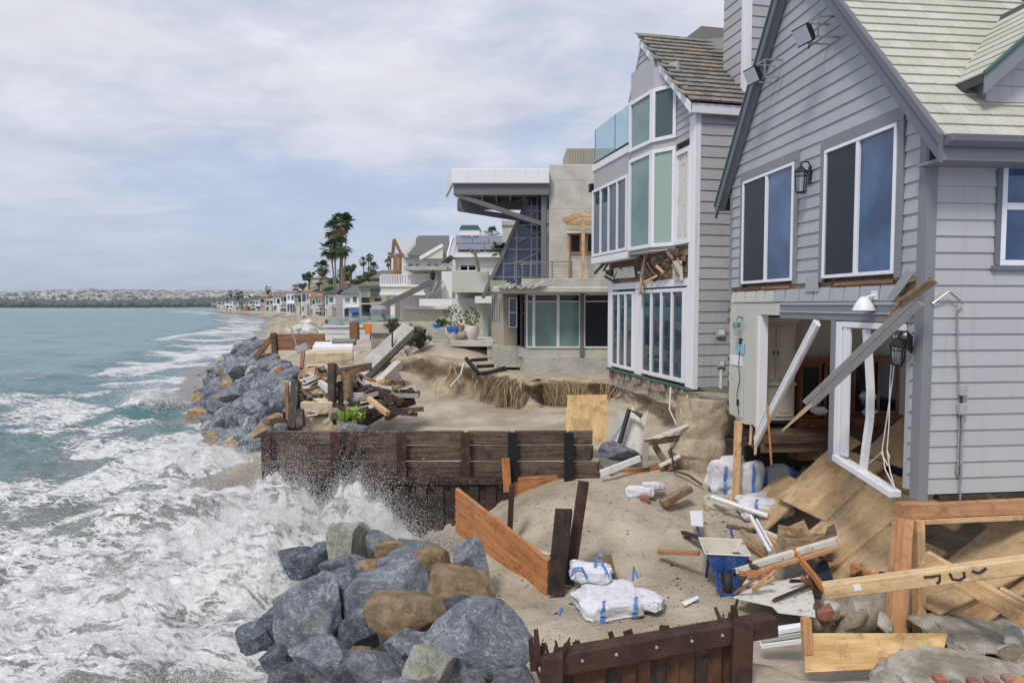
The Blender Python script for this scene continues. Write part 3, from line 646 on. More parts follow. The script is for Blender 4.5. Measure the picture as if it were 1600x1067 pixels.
def siding(parent, mat, a, b, z0, z1, exp, plane, axis, out, openings=(), left=None, right=None, name='siding_board', joint=None, rnd=random.Random(3)):
    """rows of lap boards with openings (a,b,z0,z1); left/right give the wall's end as a function of z"""
    z = z0
    while z < z1 - 0.02:
        zt = min(z + exp, z1); lo = a if left is None else max(a, left(z)); hi = b if right is None else min(b, right(z)); zm = (z + zt) / 2
        k0 = (left(zt) - left(z)) / (zt - z) if left is not None and left(z) > a else 0; k1 = (right(zt) - right(z)) / (zt - z) if right is not None and right(z) < b else 0
        if hi - lo < 0.05: break
        for s, e in spans(lo, hi, [(o[0], o[1]) for o in openings if o[2] < zm < o[3]]):
            parts = [(s, e)]
            if joint and e - s > joint:
                c = s + (e - s) * (0.3 + 0.4 * rnd.random()); parts = [(s, c - 0.002), (c + 0.002, e)]
            for ps, pe in parts:
                lap_board(name, mat, parent, ps, pe, z + 0.003, zt + 0.012, plane, axis, out, k0=k0 if ps == lo else 0, k1=k1 if pe == hi else 0)
        z = zt
def slider_window(name, parent, y0, y1, z0, z1, plane, trim_mat, frame_mat, screen_first=True, trim=0.12):
    """two-pane sliding window on a wall facing local -x, in the parent's frame"""
    e = empty(name, (0, 0, 0), parent=parent); x = plane
    t = MB()
    t.box(x - 0.035, y0 - trim, z1 + 0.004, x + 0.02, y1 + trim, z1 + trim * 1.5)
    for a, b in ((y0 - trim, y0 - 0.004), (y1 + 0.004, y1 + trim)): t.box(x - 0.032, a, z0 - 0.06, x + 0.02, b, z1 + 0.002)
    t.build('trim', trim_mat, e, bevel=0.004)
    f = MB(); w = 0.05
    f.box(x - 0.05, y0, z0, x + 0.04, y1, z0 + w); f.box(x - 0.05, y0, z1 - w, x + 0.04, y1, z1)
    f.box(x - 0.048, y0, z0 + w, x + 0.04, y0 + w, z1 - w); f.box(x - 0.048, y1 - w, z0 + w, x + 0.04, y1, z1 - w)
    f.build('frame', frame_mat, e, bevel=0.004)
    ym = (y0 + y1) / 2; s = MB(); s.box(x - 0.043, ym - 0.035, z0 + w, x + 0.02, ym + 0.035, z1 - w); s.build('meeting_rail', frame_mat, e, bevel=0.003)
    p = MB(); p.box(x - 0.004, y0 + w, z0 + w, x + 0.004, ym - 0.035, z1 - w); p.build('pane', M['glass_blue'], e)
    p = MB(); p.box(x - 0.020, ym + 0.035, z0 + w, x - 0.012, y1 - w, z1 - w); p.build('insect_screen', M['screen'], e)
    sm = MB()
    for a, b in ((ym + 0.036, ym + 0.062), (y1 - w - 0.026, y1 - w - 0.001)): sm.box(x - 0.028, a, z0 + w, x - 0.006, b, z1 - w)
    sm.build('screen_frame', M['trim_mid'], e)
    return e

# ------------------------------------------------------------------ house 1: grey gabled house on the right
H1_YAW = math.atan((CX - 680) / FPX)
h1 = empty('beach_house', (5.195, 8.6, 0), H1_YAW, label='torn-open grey lap-sided gabled house on the right, propped on timber', cat='house')
H1W = Matrix.Translation((5.195, 8.6, 0)) @ Matrix.Rotation(H1_YAW, 4, 'Z')
H1I = H1W.inverted()
def w1(x, y, z): return H1W @ Vector((x, y, z))
def l1(p): return H1I @ Vector(p)
SL_R, SL_L, APY, APZ = 1.16, 1.36, 3.12, 6.02
def z_r(y): return APZ - (APY - y) * SL_R
def z_l(y): return APZ - (y - APY) * SL_L
gl = lambda z: APY - (APZ - 0.08 - z) / SL_R
gr = lambda z: APY + (APZ - 0.08 - z) / SL_L
wall = empty('sea_wall_side', (0, 0, 0), parent=h1)
wins = [(3.04, 5.24, 0.34, 2.60), (0.42, 2.36, 0.34, 2.60)]
siding(wall, M['siding_sea_shaded'], 0.10, 5.70, 0.36, 5.9, 0.2035, 0.0, 'y', -1, wins, gl, gr, joint=3.2)
b = MB(); b.prism([(0.03, 0.02, 0.05), (0.03, 5.72, 0.05), (0.03, 5.72, z_l(5.72) - 0.05), (0.03, APY, APZ - 0.1), (0.03, 0.02, z_r(0.02) - 0.05)], (0.10, 0, 0)); b.build('sheathing', M['old_wood'], wall)
side = empty('side_wall', (0, 0, 0), parent=h1)
siding(side, M['siding'], 0.09, 6.0, -2.405, 2.30, 0.2045, 0.0, 'x', -1, [(0.90, 2.55, 0.50, 2.26)], joint=1.2)
b = MB(); b.box(0.02, 0.03, -2.40, 6.0, 0.13, 2.3); b.build('sheathing', M['old_wood'], side)
# far wall, back wall; unseen rear ground-floor gap added to light the room
b = MB(); b.box(0.02, 5.60, 0.05, 6.0, 5.72, 2.5); b.build('far_wall', M['siding'], h1)
b = MB(); b.box(6.0, 0.0, -0.3, 6.12, 5.72, 2.5); b.box(6.0, 0.0, -2.4, 6.12, 0.5, -0.3); b.box(6.0, 5.2, -2.4, 6.12, 5.72, -0.3); b.prism([(6.02, 0.0, 2.5), (6.02, 5.72, 2.5), (6.02, APY, APZ - 0.1)], (0.1, 0, 0)); b.build('rear_wall', M['siding'], h1)
# corner boards
b = MB(); b.box(-0.035, -0.03, -2.52, 0.10, 0.0, 2.28); b.box(-0.04, 0.0, -2.50, -0.002, 0.13, 2.26); b.build('corner_board', M['trim_mid'], h1, bevel=0.004)
b = MB(); b.box(-0.035, 5.62, 0.30, -0.002, 5.73, 2.3); b.build('corner_board', M['trim_mid'], h1, bevel=0.004)
# roof
roof = empty('roof', (0, 0, 0), parent=h1)
nR = Vector((0, -SL_R, 1)).normalized(); nL = Vector((0, SL_L, 1)).normalized()
EAVE_Y = -0.42
def slab(x0, x1, y0, zf0, y1, zf1, th): return [(x0, y0, zf0), (x0, y1, zf1), (x0, y1, zf1 - th), (x0, y0, zf0 - th)], (x1 - x0, 0, 0)
b = MB(); b.prism(*slab(-0.16, 6.3, EAVE_Y, z_r(EAVE_Y) + 0.10, APY, APZ + 0.10, 0.14)); b.build('roof_deck', M['roofbase'], roof)
b = MB(); b.prism(*slab(-0.16, 6.3, 6.05, z_l(6.05) + 0.10, APY, APZ + 0.10, 0.14)); b.build('roof_deck', M['roofbase'], roof)
exp = 0.215; Ls = (APY - EAVE_Y) / math.cos(math.atan(SL_R)); nrow = int(Ls / exp); dy = (APY - EAVE_Y) / Ls
rr = random.Random(5); shing = {}
for i in range(nrow + 1):
    x = -0.17 - (0.14 if i % 2 else 0.0)
    while x < 2.7:
        w = rr.choice((0.26, 0.30, 0.34)); xa = max(x, -0.17); s = i * exp; k = (round(x + w - xa, 2), rr.randint(0, 2))
        if xa < x + w - 0.03:
            if k not in shing:
                jx = (k[1] - 1) * 0.004; m_ = MB(); ww = k[0] - 0.006; u = Vector((0, dy, SL_R * dy)); n = nR
                p = [Vector((0, 0, 0)) - u * jx, Vector((ww, 0, 0)) + u * jx, Vector((ww, 0, 0)) + u * (exp + 0.05), Vector((0, 0, 0)) + u * (exp + 0.05)]
                m_.add([p[0] + n * 0.004, p[1] + n * 0.004, p[2] + n * -0.004, p[3] + n * -0.004, p[0] + n * 0.032, p[1] + n * 0.034, p[2] + n * 0.006, p[3] + n * 0.006],
                       [(0, 3, 2, 1), (4, 5, 6, 7), (0, 1, 5, 4), (1, 2, 6, 5), (2, 3, 7, 6), (3, 0, 4, 7)])
                me = m_.mesh('shingle'); me.materials.append(M['roof1']); shing[k] = me
            o = bpy.data.objects.new('shingle', shing[k]); yy0 = EAVE_Y - 0.03 + s * dy
            o.location = Vector((xa, yy0, z_r(yy0) + 0.10)) + nR * 0.004; link(o, roof)
        x += w
# rake boards and fascia
def rake(y0, y1, zf, x0, x1, top, h, name, mat):
    m_ = MB(); m_.prism([(x0, y0, zf(y0) + top), (x0, y1, zf(y1) + top), (x0, y1, zf(y1) + top - h), (x0, y0, zf(y0) + top - h)], (x1 - x0, 0, 0)); return m_.build(name, mat, roof, bevel=0.005)
rake(-0.44, APY, z_r, -0.215, -0.165, 0.12, 0.34, 'rake_board', M['trim_dark']); rake(-0.40, APY, z_r, -0.165, -0.03, -0.03, 0.10, 'rake_soffit', M['trim_mid'])
rake(-0.43, APY, z_r, -0.235, -0.216, 0.125, 0.13, 'rake_trim', M['trim_dark'])
rake(6.07, APY, z_l, -0.215, -0.165, 0.12, 0.30, 'rake_board', M['trim_dark']); rake(6.0, APY, z_l, -0.165, -0.03, -0.03, 0.10, 'rake_soffit', M['trim_mid']); rake(6.08, APY, z_l, -0.24, -0.216, 0.14, 0.07, 'rake_flashing', M['green_copper'])
ez = z_r(EAVE_Y) + 0.10
b = MB(); b.box(-0.155, EAVE_Y + 0.015, ez - 0.30, 6.2, EAVE_Y + 0.05, ez - 0.02); b.build('fascia', M['trim_mid'], roof, bevel=0.004)
b = MB(); b.prism([(-0.16, EAVE_Y - 0.13, ez - 0.02), (-0.16, EAVE_Y + 0.012, ez - 0.02), (-0.16, EAVE_Y + 0.012, ez - 0.14), (-0.16, EAVE_Y - 0.06, ez - 0.155), (-0.16, EAVE_Y - 0.12, ez - 0.10)], (6.3, 0, 0)); b.build('gutter', M['trim_dark'], roof, bevel=0.006)
b = MB(); b.box(-0.15, EAVE_Y + 0.055, ez - 0.30, 6.2, 0.03, ez - 0.265); b.build('soffit', M['trim_mid'], roof)
b = MB(); b.box(-0.03, -0.05, 2.16, 6.2, -0.005, 2.30); b.build('frieze_board', M['trim_mid'], h1, bevel=0.004)
# dormer on the near slope
dm = empty('dormer', (0, 0, 0), parent=h1)
dx0, dax, dz0, dsl = 0.60, 2.25, 2.78, 0.86; daz = dz0 + (dax - dx0) * dsl
b = MB(); b.prism([(dx0 + 0.12, 0.02, dz0 - 0.5), (2 * dax - dx0 - 0.12, 0.02, dz0 - 0.5), (2 * dax - dx0 - 0.12, 0.02, dz0), (dax, 0.02, daz - 0.12), (dx0 + 0.12, 0.02, dz0)], (0, 1.4, 0)); b.build('sheathing', M['siding'], dm)
siding(dm, M['siding'], dx0 + 0.12, 2 * dax - dx0 - 0.12, dz0 - 0.25, daz - 0.2, 0.2045, 0.0, 'x', -1, (), lambda z: dx0 + 0.12 + max(0, z - dz0) / dsl, lambda z: 2 * dax - dx0 - 0.12 - max(0, z - dz0) / dsl)
for sgn in (1, -1):
    ex, ax = (dx0 - 0.1, dax) if sgn == 1 else (2 * dax - dx0 + 0.1, dax); e0 = dz0 - 0.1 * dsl
    m_ = MB(); m_.prism([(ex, -0.22, e0 + 0.10), (ax, -0.22, daz + 0.10), (ax, -0.22, daz), (ex, -0.22, e0)], (0, 2.6, 0)); m_.build('dormer_roof', M['roofbase'], dm)
    m_ = MB(); m_.prism([(ex, -0.26, e0 + 0.09), (ax, -0.26, daz + 0.09), (ax, -0.26, daz - 0.14), (ex, -0.26, e0 - 0.14)], (0, 0.038, 0)); m_.build('rake_board', M['trim_mid'], dm, bevel=0.004)
    if sgn == 1:
        m_ = MB(); m_.prism([(ex - 0.02, -0.29, e0 + 0.13), (ax, -0.29, daz + 0.15), (ax, -0.29, daz + 0.10), (ex - 0.02, -0.29, e0 + 0.09)], (0, 0.06, 0)); m_.build('flashing', M['green_copper'], dm)
    n = Vector((-dsl * sgn, 0, 1)).normalized(); u = Vector((sgn * 1, 0, dsl)).normalized()
    for i in range(9):
        base = Vector((ex, -0.25, e0 + 0.11)) + u * (i * 0.215); y = 0.0; j = 0
        if (base.x - dax) * sgn > -0.1: break
        while y < 2.2:
            w = rr.choice((0.26, 0.3, 0.34)); p = base + Vector((0, y, 0)); m_ = MB()
            if j == 0 and i % 2: w *= 0.5
            q = [p, p + Vector((0, w - 0.006, 0)), p + Vector((0, w - 0.006, 0)) + u * 0.26, p + u * 0.26]
            m_.add([q[0], q[1], q[2] - n * 0.01, q[3] - n * 0.01, q[0] + n * 0.02, q[1] + n * 0.02, q[2] + n * 0.004, q[3] + n * 0.004], [(0, 3, 2, 1), (4, 5, 6, 7), (0, 1, 5, 4), (1, 2, 6, 5), (2, 3, 7, 6), (3, 0, 4, 7)])
            m_.build('shingle', M['roof1'], dm); y += w; j += 1
# windows
slider_window('window', h1, 3.16, 5.10, 0.42, 2.43, -0.02, M['trim_mid'], M['vinyl'])
slider_window('window', h1, 0.55, 2.24, 0.42, 2.41, -0.02, M['trim_mid'], M['vinyl'])
sw = empty('window', (0, 0, 0), parent=h1)
b = MB()
for a in ((0.90, 0.50, 0.97, 2.26), (2.48, 0.50, 2.55, 2.26)): b.box(a[0], -0.045, a[1], a[2], 0.02, a[3])
b.box(0.972, -0.045, 2.19, 2.478, 0.02, 2.26); b.box(0.86, -0.06, 0.44, 2.59, 0.02, 0.498); b.build('trim', M['trim_dark'], sw, bevel=0.004)
b = MB(); b.box(0.972, -0.05, 0.50, 2.478, 0.03, 0.57); b.box(0.972, -0.05, 2.12, 2.478, 0.03, 2.188); b.box(0.972, -0.049, 0.572, 1.04, 0.03, 2.118); b.box(2.41, -0.049, 0.572, 2.478, 0.03, 2.118); b.box(1.042, -0.049, 1.20, 2.408, 0.03, 1.29); b.build('frame', M['vinyl'], sw, bevel=0.005)
for z0, z1 in ((0.572, 1.198), (1.292, 2.118)):
    b = MB(); b.box(1.042, -0.012, z0, 2.408, -0.004, z1); b.build('pane', M['glass_teal'] if False else M['glass_blue'], sw)
# torn band under the upper windows: short siding pieces, exposed sill wood
band = empty('torn_band', (0, 0, 0), parent=h1)
b = MB(); b.box(-0.005, 0.14, 0.05, 0.10, 5.60, 0.36); b.build('backing', M['rot_wood'], band)
y = 0.50; i = 0
while y < 5.5:
    w = rr.uniform(0.30, 0.44); lap_board('siding_piece', M['siding_sea_shaded'] if y < 3.5 else M['stucco'], band, y, min(y + w, 5.56), 0.06 + rr.uniform(0, 0.006), 0.275 + rr.uniform(-0.008, 0.008), -0.02, 'y', -1); y += w + 0.035
for a, c, z, mt in ((3.3, 4.3, 0.315, 'brown_wood'), (0.6, 1.9, 0.318, 'brown_wood'), (4.4, 5.5, 0.31, 'old_wood')):
    timber('sill_strip', (-0.015, a, z), (-0.015, c, z), 0.05, 0.05, M[mt], parent=band, split=0.06)
p = [(-0.05, 0.12, 0.42), (-0.07, 0.44, 0.10), (-0.12, 0.56, 0.08), (-0.10, 0.22, 0.46)]
b = MB(); b.prism(p, (-0.012, 0, 0)); b.build('bent_siding_piece', M['siding_sea_shaded'], band)
b = MB(); b.prism([(-0.04, 2.34, 0.22), (-0.04, 2.72, 0.22), (-0.05, 2.70, 0.44), (-0.05, 2.36, 0.46)], (-0.015, 0, 0)); b.build('bent_siding_piece', M['siding_sea_shaded'], band)
b = MB(); b.box(-0.03, 0.13, -0.23, 0.16, 3.585, 0.0); b.build('beam', M['trim_mid'], h1, bevel=0.006)
b = MB(); b.box(-0.05, 0.14, -0.125, -0.032, 3.58, -0.10); b.box(-0.045, 0.14, 0.002, 0.10, 3.58, 0.048); b.build('beam_moulding', M['siding_sea_shaded'], h1, bevel=0.004)
# stucco bay on the left of the opening
st = empty('stucco_wall', (0, 0, 0), parent=h1)
b = MB(); b.prism([(-0.03, 4.47, -2.30), (-0.03, 4.9, -2.36), (-0.03, 5.3, -2.30), (-0.03, 5.62, -2.22), (-0.03, 5.66, -1.5), (-0.03, 5.62, -0.9), (-0.03, 5.66, -0.3), (-0.03, 5.60, 0.045), (-0.03, 3.59, 0.045), (-0.03, 3.59, -0.18), (-0.03, 4.47, -0.18)], (0.16, 0, 0)); b.build('stucco', M['stucco'], st, bevel=0.004)
b = MB(); b.box(-0.05, 4.385, -2.33, 0.16, 4.466, -0.185); b.build('jamb', M['cream'], st, bevel=0.004)
b = MB(); b.box(-0.045, 4.29, -2.40, 0.12, 4.38, -0.19); b.build('jamb_trim', M['vinyl'], st, bevel=0.004)
b = MB(); b.box(-0.055, 4.95, -2.25, -0.035, 5.55, -1.25); b.build('service_panel', M['stucco'], st, bevel=0.004)
b = MB(); b.box(-0.06, 5.02, -1.22, -0.034, 5.55, -1.02); b.build('plate', M['white'], st, bevel=0.003)
for yy_, zz_ in ((5.03, -0.78), (5.1, -2.02)):
    b = MB(); b.box(-0.066, yy_, zz_, -0.032, yy_ + 0.10, zz_ + 0.12); b.build('outlet', M['black_metal'], st)
b = MB(); b.tube([(-0.06, 5.08, -0.8), (-0.075, 5.11, -1.2), (-0.07, 5.06, -1.5), (-0.08, 5.16, -1.8), (-0.07, 5.08, -2.2)], 0.008, 5); b.build('wire', M['black_cable'], st)
# ragged exposed framing at the torn far edge
for i in range(9):
    z = -2.2 + i * 0.27; timber('torn_lath', (-0.02, 5.64 + rr.uniform(0, 0.03), z), (0.0, 5.72 + rr.uniform(0, 0.08), z + rr.uniform(-0.05, 0.09)), 0.05, rr.uniform(0.05, 0.16), M['rot_wood'], parent=st, split=0.03)
# posts in the opening
b = MB(); b.box(-0.03, 1.88, -2.42, 0.09, 2.0, -0.232); b.build('post', M['trim_mid'], h1, bevel=0.005)
b = MB(); b.box(-0.012, 0.20, -2.40, 0.09, 0.30, -0.232); b.build('post', M['siding_sea_shaded'], h1, bevel=0.004)
z = -2.38
while z < -0.3:
    lap_board('siding_piece', M['siding_sea_shaded'], h1, 0.135, 0.20, z, z + 0.19, -0.004, 'y', -1); z += 0.2035
# skewed white sliding door frame
df = empty('sliding_door', (0, 0, 0), parent=h1)
m_ = MB()
for a, c, zz0, zz1 in ((1.74, 1.875, -2.38, -0.245), (0.31, 0.36, -0.40, -0.245)): m_.box(-0.02, a, zz0, 0.08, c, zz1)
m_.box(-0.025, 0.31, -0.33, 0.08, 1.738, -0.245); m_.build('frame', M['vinyl'], df, bevel=0.005)
m_ = MB(); m_.beam((-0.0, 1.80, -2.33), (-0.12, 0.28, -2.48), 0.16, 0.09); m_.build('sill', M['vinyl'], df, bevel=0.005)
m_ = MB(); m_.box(-0.015, 1.60, -2.27, 0.06, 1.70, -0.335); m_.box(-0.012, 1.54, -2.27, 0.03, 1.585, -0.335); m_.build('track_stile', M['vinyl'], df, bevel=0.004)
m_ = MB(); pts = [(-0.03, 1.12, -0.34), (-0.02, 1.06, -0.75), (-0.015, 1.01, -1.2), (-0.02, 1.00, -1.6), (-0.04, 1.04, -2.0), (-0.05, 1.08, -2.40)]
for a, c in zip(pts[:-1], pts[1:]): m_.beam(a, c, 0.07, 0.085, up=(1, 0, 0))
m_.build('bowed_stile', M['vinyl'], df); tag(df, 'bent white sliding door frame')
# interior: walls, ceiling
room = empty('room', (0, 0, 0), parent=h1)
b = MB(); b.box(0.10, 5.45, -2.45, 6.0, 5.59, -0.14); b.build('far_wall', M['wall_in'], room)
b = MB(); b.box(0.12, 0.15, -0.13, 5.99, 5.44, -0.05); b.build('ceiling', M['white'], room)
b = MB(); b.box(0.14, 0.135, -2.40, 5.99, 0.155, -0.14); b.build('near_wall', M['wall_in'], room)
b = MB(); b.box(0.3, 5.5, -4.6, 6.0, 5.6, -2.46); b.build('crawlspace_wall', M['void_shade'], room)
b = MB(); b.box(5.9, 0.3, -4.6, 6.0, 5.5, -2.5); b.build('crawlspace_wall', M['void_shade'], room)
b = MB(); b.box(0.1, 4.25, -2.62, 3.6, 5.58, -2.47); b.build('floor_remnant', M['old_wood'], room)
for i in range(4):
    timber('floor_joist', (0.05, 4.35 + 0.36 * i, -2.72), (3.4, 4.35 + 0.36 * i, -2.72), 0.05, 0.19, M['old_wood'], parent=room, split=0.05)
for yy_, zz_ in ((4.62, -2.68), (5.05, -2.66), (4.4, -2.7)):
    timber('torn_stud', (-0.02, yy_, -2.36), (-0.03, yy_ + 0.01, zz_ - rr.uniform(0, 0.15)), 0.05, 0.04, M['fir_pale'], parent=room, split=0.06)
# built-in cream cabinet (part of the house), two tiers of doors
cab = empty('built_in_cabinet', (0, 0, 0), parent=room)
b = MB(); b.box(0.16, 4.92, -2.30, 1.02, 5.44, -0.24); b.build('carcass', M['cab_white'], cab, bevel=0.006)
b = MB(); b.box(0.12, 4.86, -0.34, 1.06, 5.44, -0.236); b.build('cornice', M['cab_white'], cab, bevel=0.01); b = MB(); b.box(0.14, 4.88, -1.60, 1.04, 5.42, -1.54); b.build('mid_moulding', M['cab_white'], cab, bevel=0.01)
for (a, c) in ((0.21, 0.575), (0.605, 0.97)):
    for z0, z1 in ((-2.22, -1.66), (-1.48, -0.42)):
        b = MB(); b.box(a, 4.895, z0, c, 4.918, z1); d_ = b.build('cabinet_door', M['cab_white'], cab, bevel=0.004)
        b = MB(); b.box(a + 0.06, 4.882, z0 + 0.07, c - 0.06, 4.893, z1 - 0.07); b.build('raised_panel', M['cab_white'], d_, bevel=0.006)
        b = MB(); kx = c - 0.03 if a < 0.5 else a + 0.03; b.box(kx - 0.008, 4.87, (z0 + z1) / 2 - 0.04, kx + 0.008, 4.893, (z0 + z1) / 2 + 0.04); b.build('handle', M['black_metal'], d_)
# ------------------------------------------------------------------ things in and on house 1 (each its own object, placed through the house frame)
def h1_thing(name, label, cat, group=None):
    o = empty(name, label=label, cat=cat, group=group); o.matrix_basis = H1W.copy(); return o
# varnished hutches inside
def hutch(x0, x1, label, z0=-3.15, z1=-1.12):
    t = h1_thing('china_hutch', label, 'cabinet', 'varnished hutches in the torn-open room'); y1 = 5.40; y0 = 4.98
    m = MB(); m.box(x0, y0 + 0.02, z0, x1, y1, z0 + 0.85); m.build('base_cabinet', M['hutch'], t, bevel=0.006)
    m = MB(); m.box(x0, y0 + 0.10, z0 + 0.86, x0 + 0.06, y1, z1); m.box(x1 - 0.06, y0 + 0.10, z0 + 0.86, x1, y1, z1); m.box(x0 + 0.062, y1 - 0.03, z0 + 0.86, x1 - 0.062, y1, z1); m.build('upper_case', M['hutch'], t, bevel=0.004)
    m = MB(); m.box(x0 - 0.06, y0 + 0.04, z1 + 0.002, x1 + 0.06, y1, z1 + 0.05); m.build('cornice', M['hutch'], t, bevel=0.008); m = MB(); m.box(x0 - 0.03, y0 + 0.06, z1 - 0.06, x1 + 0.03, y0 + 0.098, z1); m.build('frieze', M['hutch'], t)
    m = MB(); m.box(x0 - 0.02, y0, z0 + 0.80, x1 + 0.02, y1, z0 + 0.858); m.build('counter', M['hutch'], t, bevel=0.006)
    n = 2; w = (x1 - x0) / n
    for i in range(n):
        a = x0 + i * w + 0.03; c = x0 + (i + 1) * w - 0.03
        m = MB(); m.box(a, y0, z0 + 0.10, c, y0 + 0.018, z0 + 0.60); d = m.build('cabinet_door', M['hutch'], t, bevel=0.004)
        m = MB(); m.box(a + 0.08, y0 - 0.012, z0 + 0.18, c - 0.08, y0 - 0.001, z0 + 0.52); m.build('raised_panel', M['hutch'], d, bevel=0.006)
        m = MB(); m.box(a, y0, z0 + 0.63, c, y0 + 0.018, z0 + 0.78); d = m.build('drawer', M['hutch'], t, bevel=0.004)
        m = MB(); m.box((a + c) / 2 - 0.05, y0 - 0.02, z0 + 0.70, (a + c) / 2 + 0.05, y0 - 0.001, z0 + 0.72); m.build('handle', M['zinc'], d)
        m = MB(); fz0, fz1 = z0 + 0.87, z1 - 0.065
        m.box(a, y0 + 0.075, fz0, a + 0.06, y0 + 0.098, fz1); m.box(c - 0.06, y0 + 0.075, fz0, c, y0 + 0.098, fz1); m.box(a + 0.061, y0 + 0.076, fz1 - 0.06, c - 0.061, y0 + 0.098, fz1); m.box(a + 0.061, y0 + 0.076, fz0, c - 0.061, y0 + 0.098, fz0 + 0.06)
        d = m.build('glazed_door', M['hutch'], t); m = MB(); m.box(a + 0.062, y0 + 0.085, fz0 + 0.061, c - 0.062, y0 + 0.089, fz1 - 0.061); m.build('pane', M['glass_dark'], d)
    return t
hutch(1.18, 2.22, 'dark varnished wooden hutch seen through the opening beside the slanting white jamb')
hutch(2.32, 3.40, 'dark varnished wooden hutch seen through the bent white sliding door frame', -3.1, -1.10)
# white heaps of china wrap on the hutches, small lumps
def lump(name, c, r, mat, label, cat, seed, squash=0.7, group=None, parent=None):
    bm = bmesh.new(); bmesh.ops.create_icosphere(bm, subdivisions=3, radius=1.0)
    for v in bm.verts:
        p = v.co; n = float(fbm(np.array([p.x * 1.6 + seed]), np.array([p.y * 1.6]), np.array([p.z * 1.6]), 3, seed)[0]) - 0.5
        v.co = p * (1 + n * 0.9); v.co.z *= squash
    for v in bm.verts: v.co = Vector((v.co.x * r[0], v.co.y * r[1], v.co.z * r[2]))
    me = bpy.data.meshes.new(name); bm.to_mesh(me); bm.free(); finish(me, 50); me.materials.append(mat)
    o = bpy.data.objects.new(name, me); o.location = c; link(o, parent); return tag(o, label, cat, group)
for i, (x, z, nm, lb) in enumerate(((1.55, -2.12, 'wrapped_china', 'crumpled white wrapped china on the shelf of the hutch beside the slanting jamb'), (2.60, -1.85, 'wrapped_china', 'upper crumpled white bundle in the hutch behind the sliding door frame'), (2.62, -2.16, 'wrapped_china', 'lower pale bundle in the hutch behind the sliding door frame'))):
    lump(nm, w1(x, 4.93, z), (0.16, 0.08, 0.14), M['white'], lb, 'china', 40 + i)
# dark tarp and sandbags deeper in the room
t = MB(); t.prism([(1.9, 2.4, -2.75), (3.5, 3.6, -2.75), (3.5, 3.6, -1.75), (2.9, 3.0, -1.95)], (0.15, -0.15, 0)); o = t.build('tarp', M['tarp'], None); o.matrix_basis = H1W.copy(); tag(o, 'dark blue tarp heaped inside the room behind the bent door stile', 'tarp')
# collapsed plywood floor: sheets on a slope, in the house frame
def ramp_z(x, y): return -4.18 + 0.80 * x + 0.02 * y
SHEETS = [  # centre x, y, turn, length, width, lift, label
    (0.95, 3.50, 0.10, 1.50, 1.40, 0.15, 'tan plywood floor sheet sloping down below the slanting white jamb'),
    (0.35, 4.40, 0.02, 1.3, 1.10, 0.00, 'plywood sheet at the foot of the slope nearest the white bulk bags'),
    (0.62, 2.28, -0.04, 1.75, 1.16, 0.08, 'broad tan plywood sheet below the white sliding door sill'),
    (0.30, 1.15, 0.07, 1.5, 1.16, 0.02, 'stained plywood sheet sloping behind the reddish timber post'),
    (1.80, 1.35, -0.03, 1.6, 1.2, 0.02, 'plywood sheet under the house behind the paired timber posts'),
    (2.3, 3.0, 0.06, 1.6, 1.3, 0.03, 'plywood floor sheet inside the room seen through the door frame'),
    (1.5, 4.2, -0.25, 0.8, 0.7, 0.10, 'small loose plywood offcut lying inside the door frame'),
    (0.95, -0.10, -0.05, 1.9, 1.15, 0.0, 'plywood sheet sagging under the timber header at the near corner')]
for i, (x, y, tr, L, Wd, lift, lb) in enumerate(SHEETS):
    u = Vector((math.cos(tr), math.sin(tr), 0.80 * math.cos(tr))).normalized(); v = Vector((-math.sin(tr), math.cos(tr), 0.02)).normalized(); n = u.cross(v).normalized()
    c = Vector((x, y, ramp_z(x, y) + lift)); p = [c - u * L / 2 - v * Wd / 2, c + u * L / 2 - v * Wd / 2, c + u * L / 2 + v * Wd / 2, c - u * L / 2 + v * Wd / 2]
    loc = [(-L / 2, -Wd / 2, 0), (L / 2, -Wd / 2, 0), (L / 2, Wd / 2, 0), (-L / 2, Wd / 2, 0)]
    m = MB(); m.prism(loc, (0, 0, 0.045)); me = m.mesh('plywood_sheet', bevel=0.003); me.materials.append(M['ply'])
    o = bpy.data.objects.new('plywood_sheet', me); mm = Matrix((u, v, n)).transposed().to_4x4(); mm.translation = c; o.matrix_basis = H1W @ mm; link(o); tag(o, lb, 'plywood', 'collapsed floor sheets under the grey house')
for i, (x, y0, y1) in enumerate(((-0.1, 0.6, 4.8), (0.75, 0.2, 4.6), (1.6, 0.2, 4.4))):
    a = w1(x, y0, ramp_z(x, y0) - 0.13); c = w1(x, y1, ramp_z(x, y1) - 0.13)
    timber('floor_joist', a, c, 0.05, 0.22, M['fir'], label=('lowest', 'middle', 'highest')[i] + ' of the joists under the collapsed plywood floor', cat='joist', group='joists under the collapsed floor')
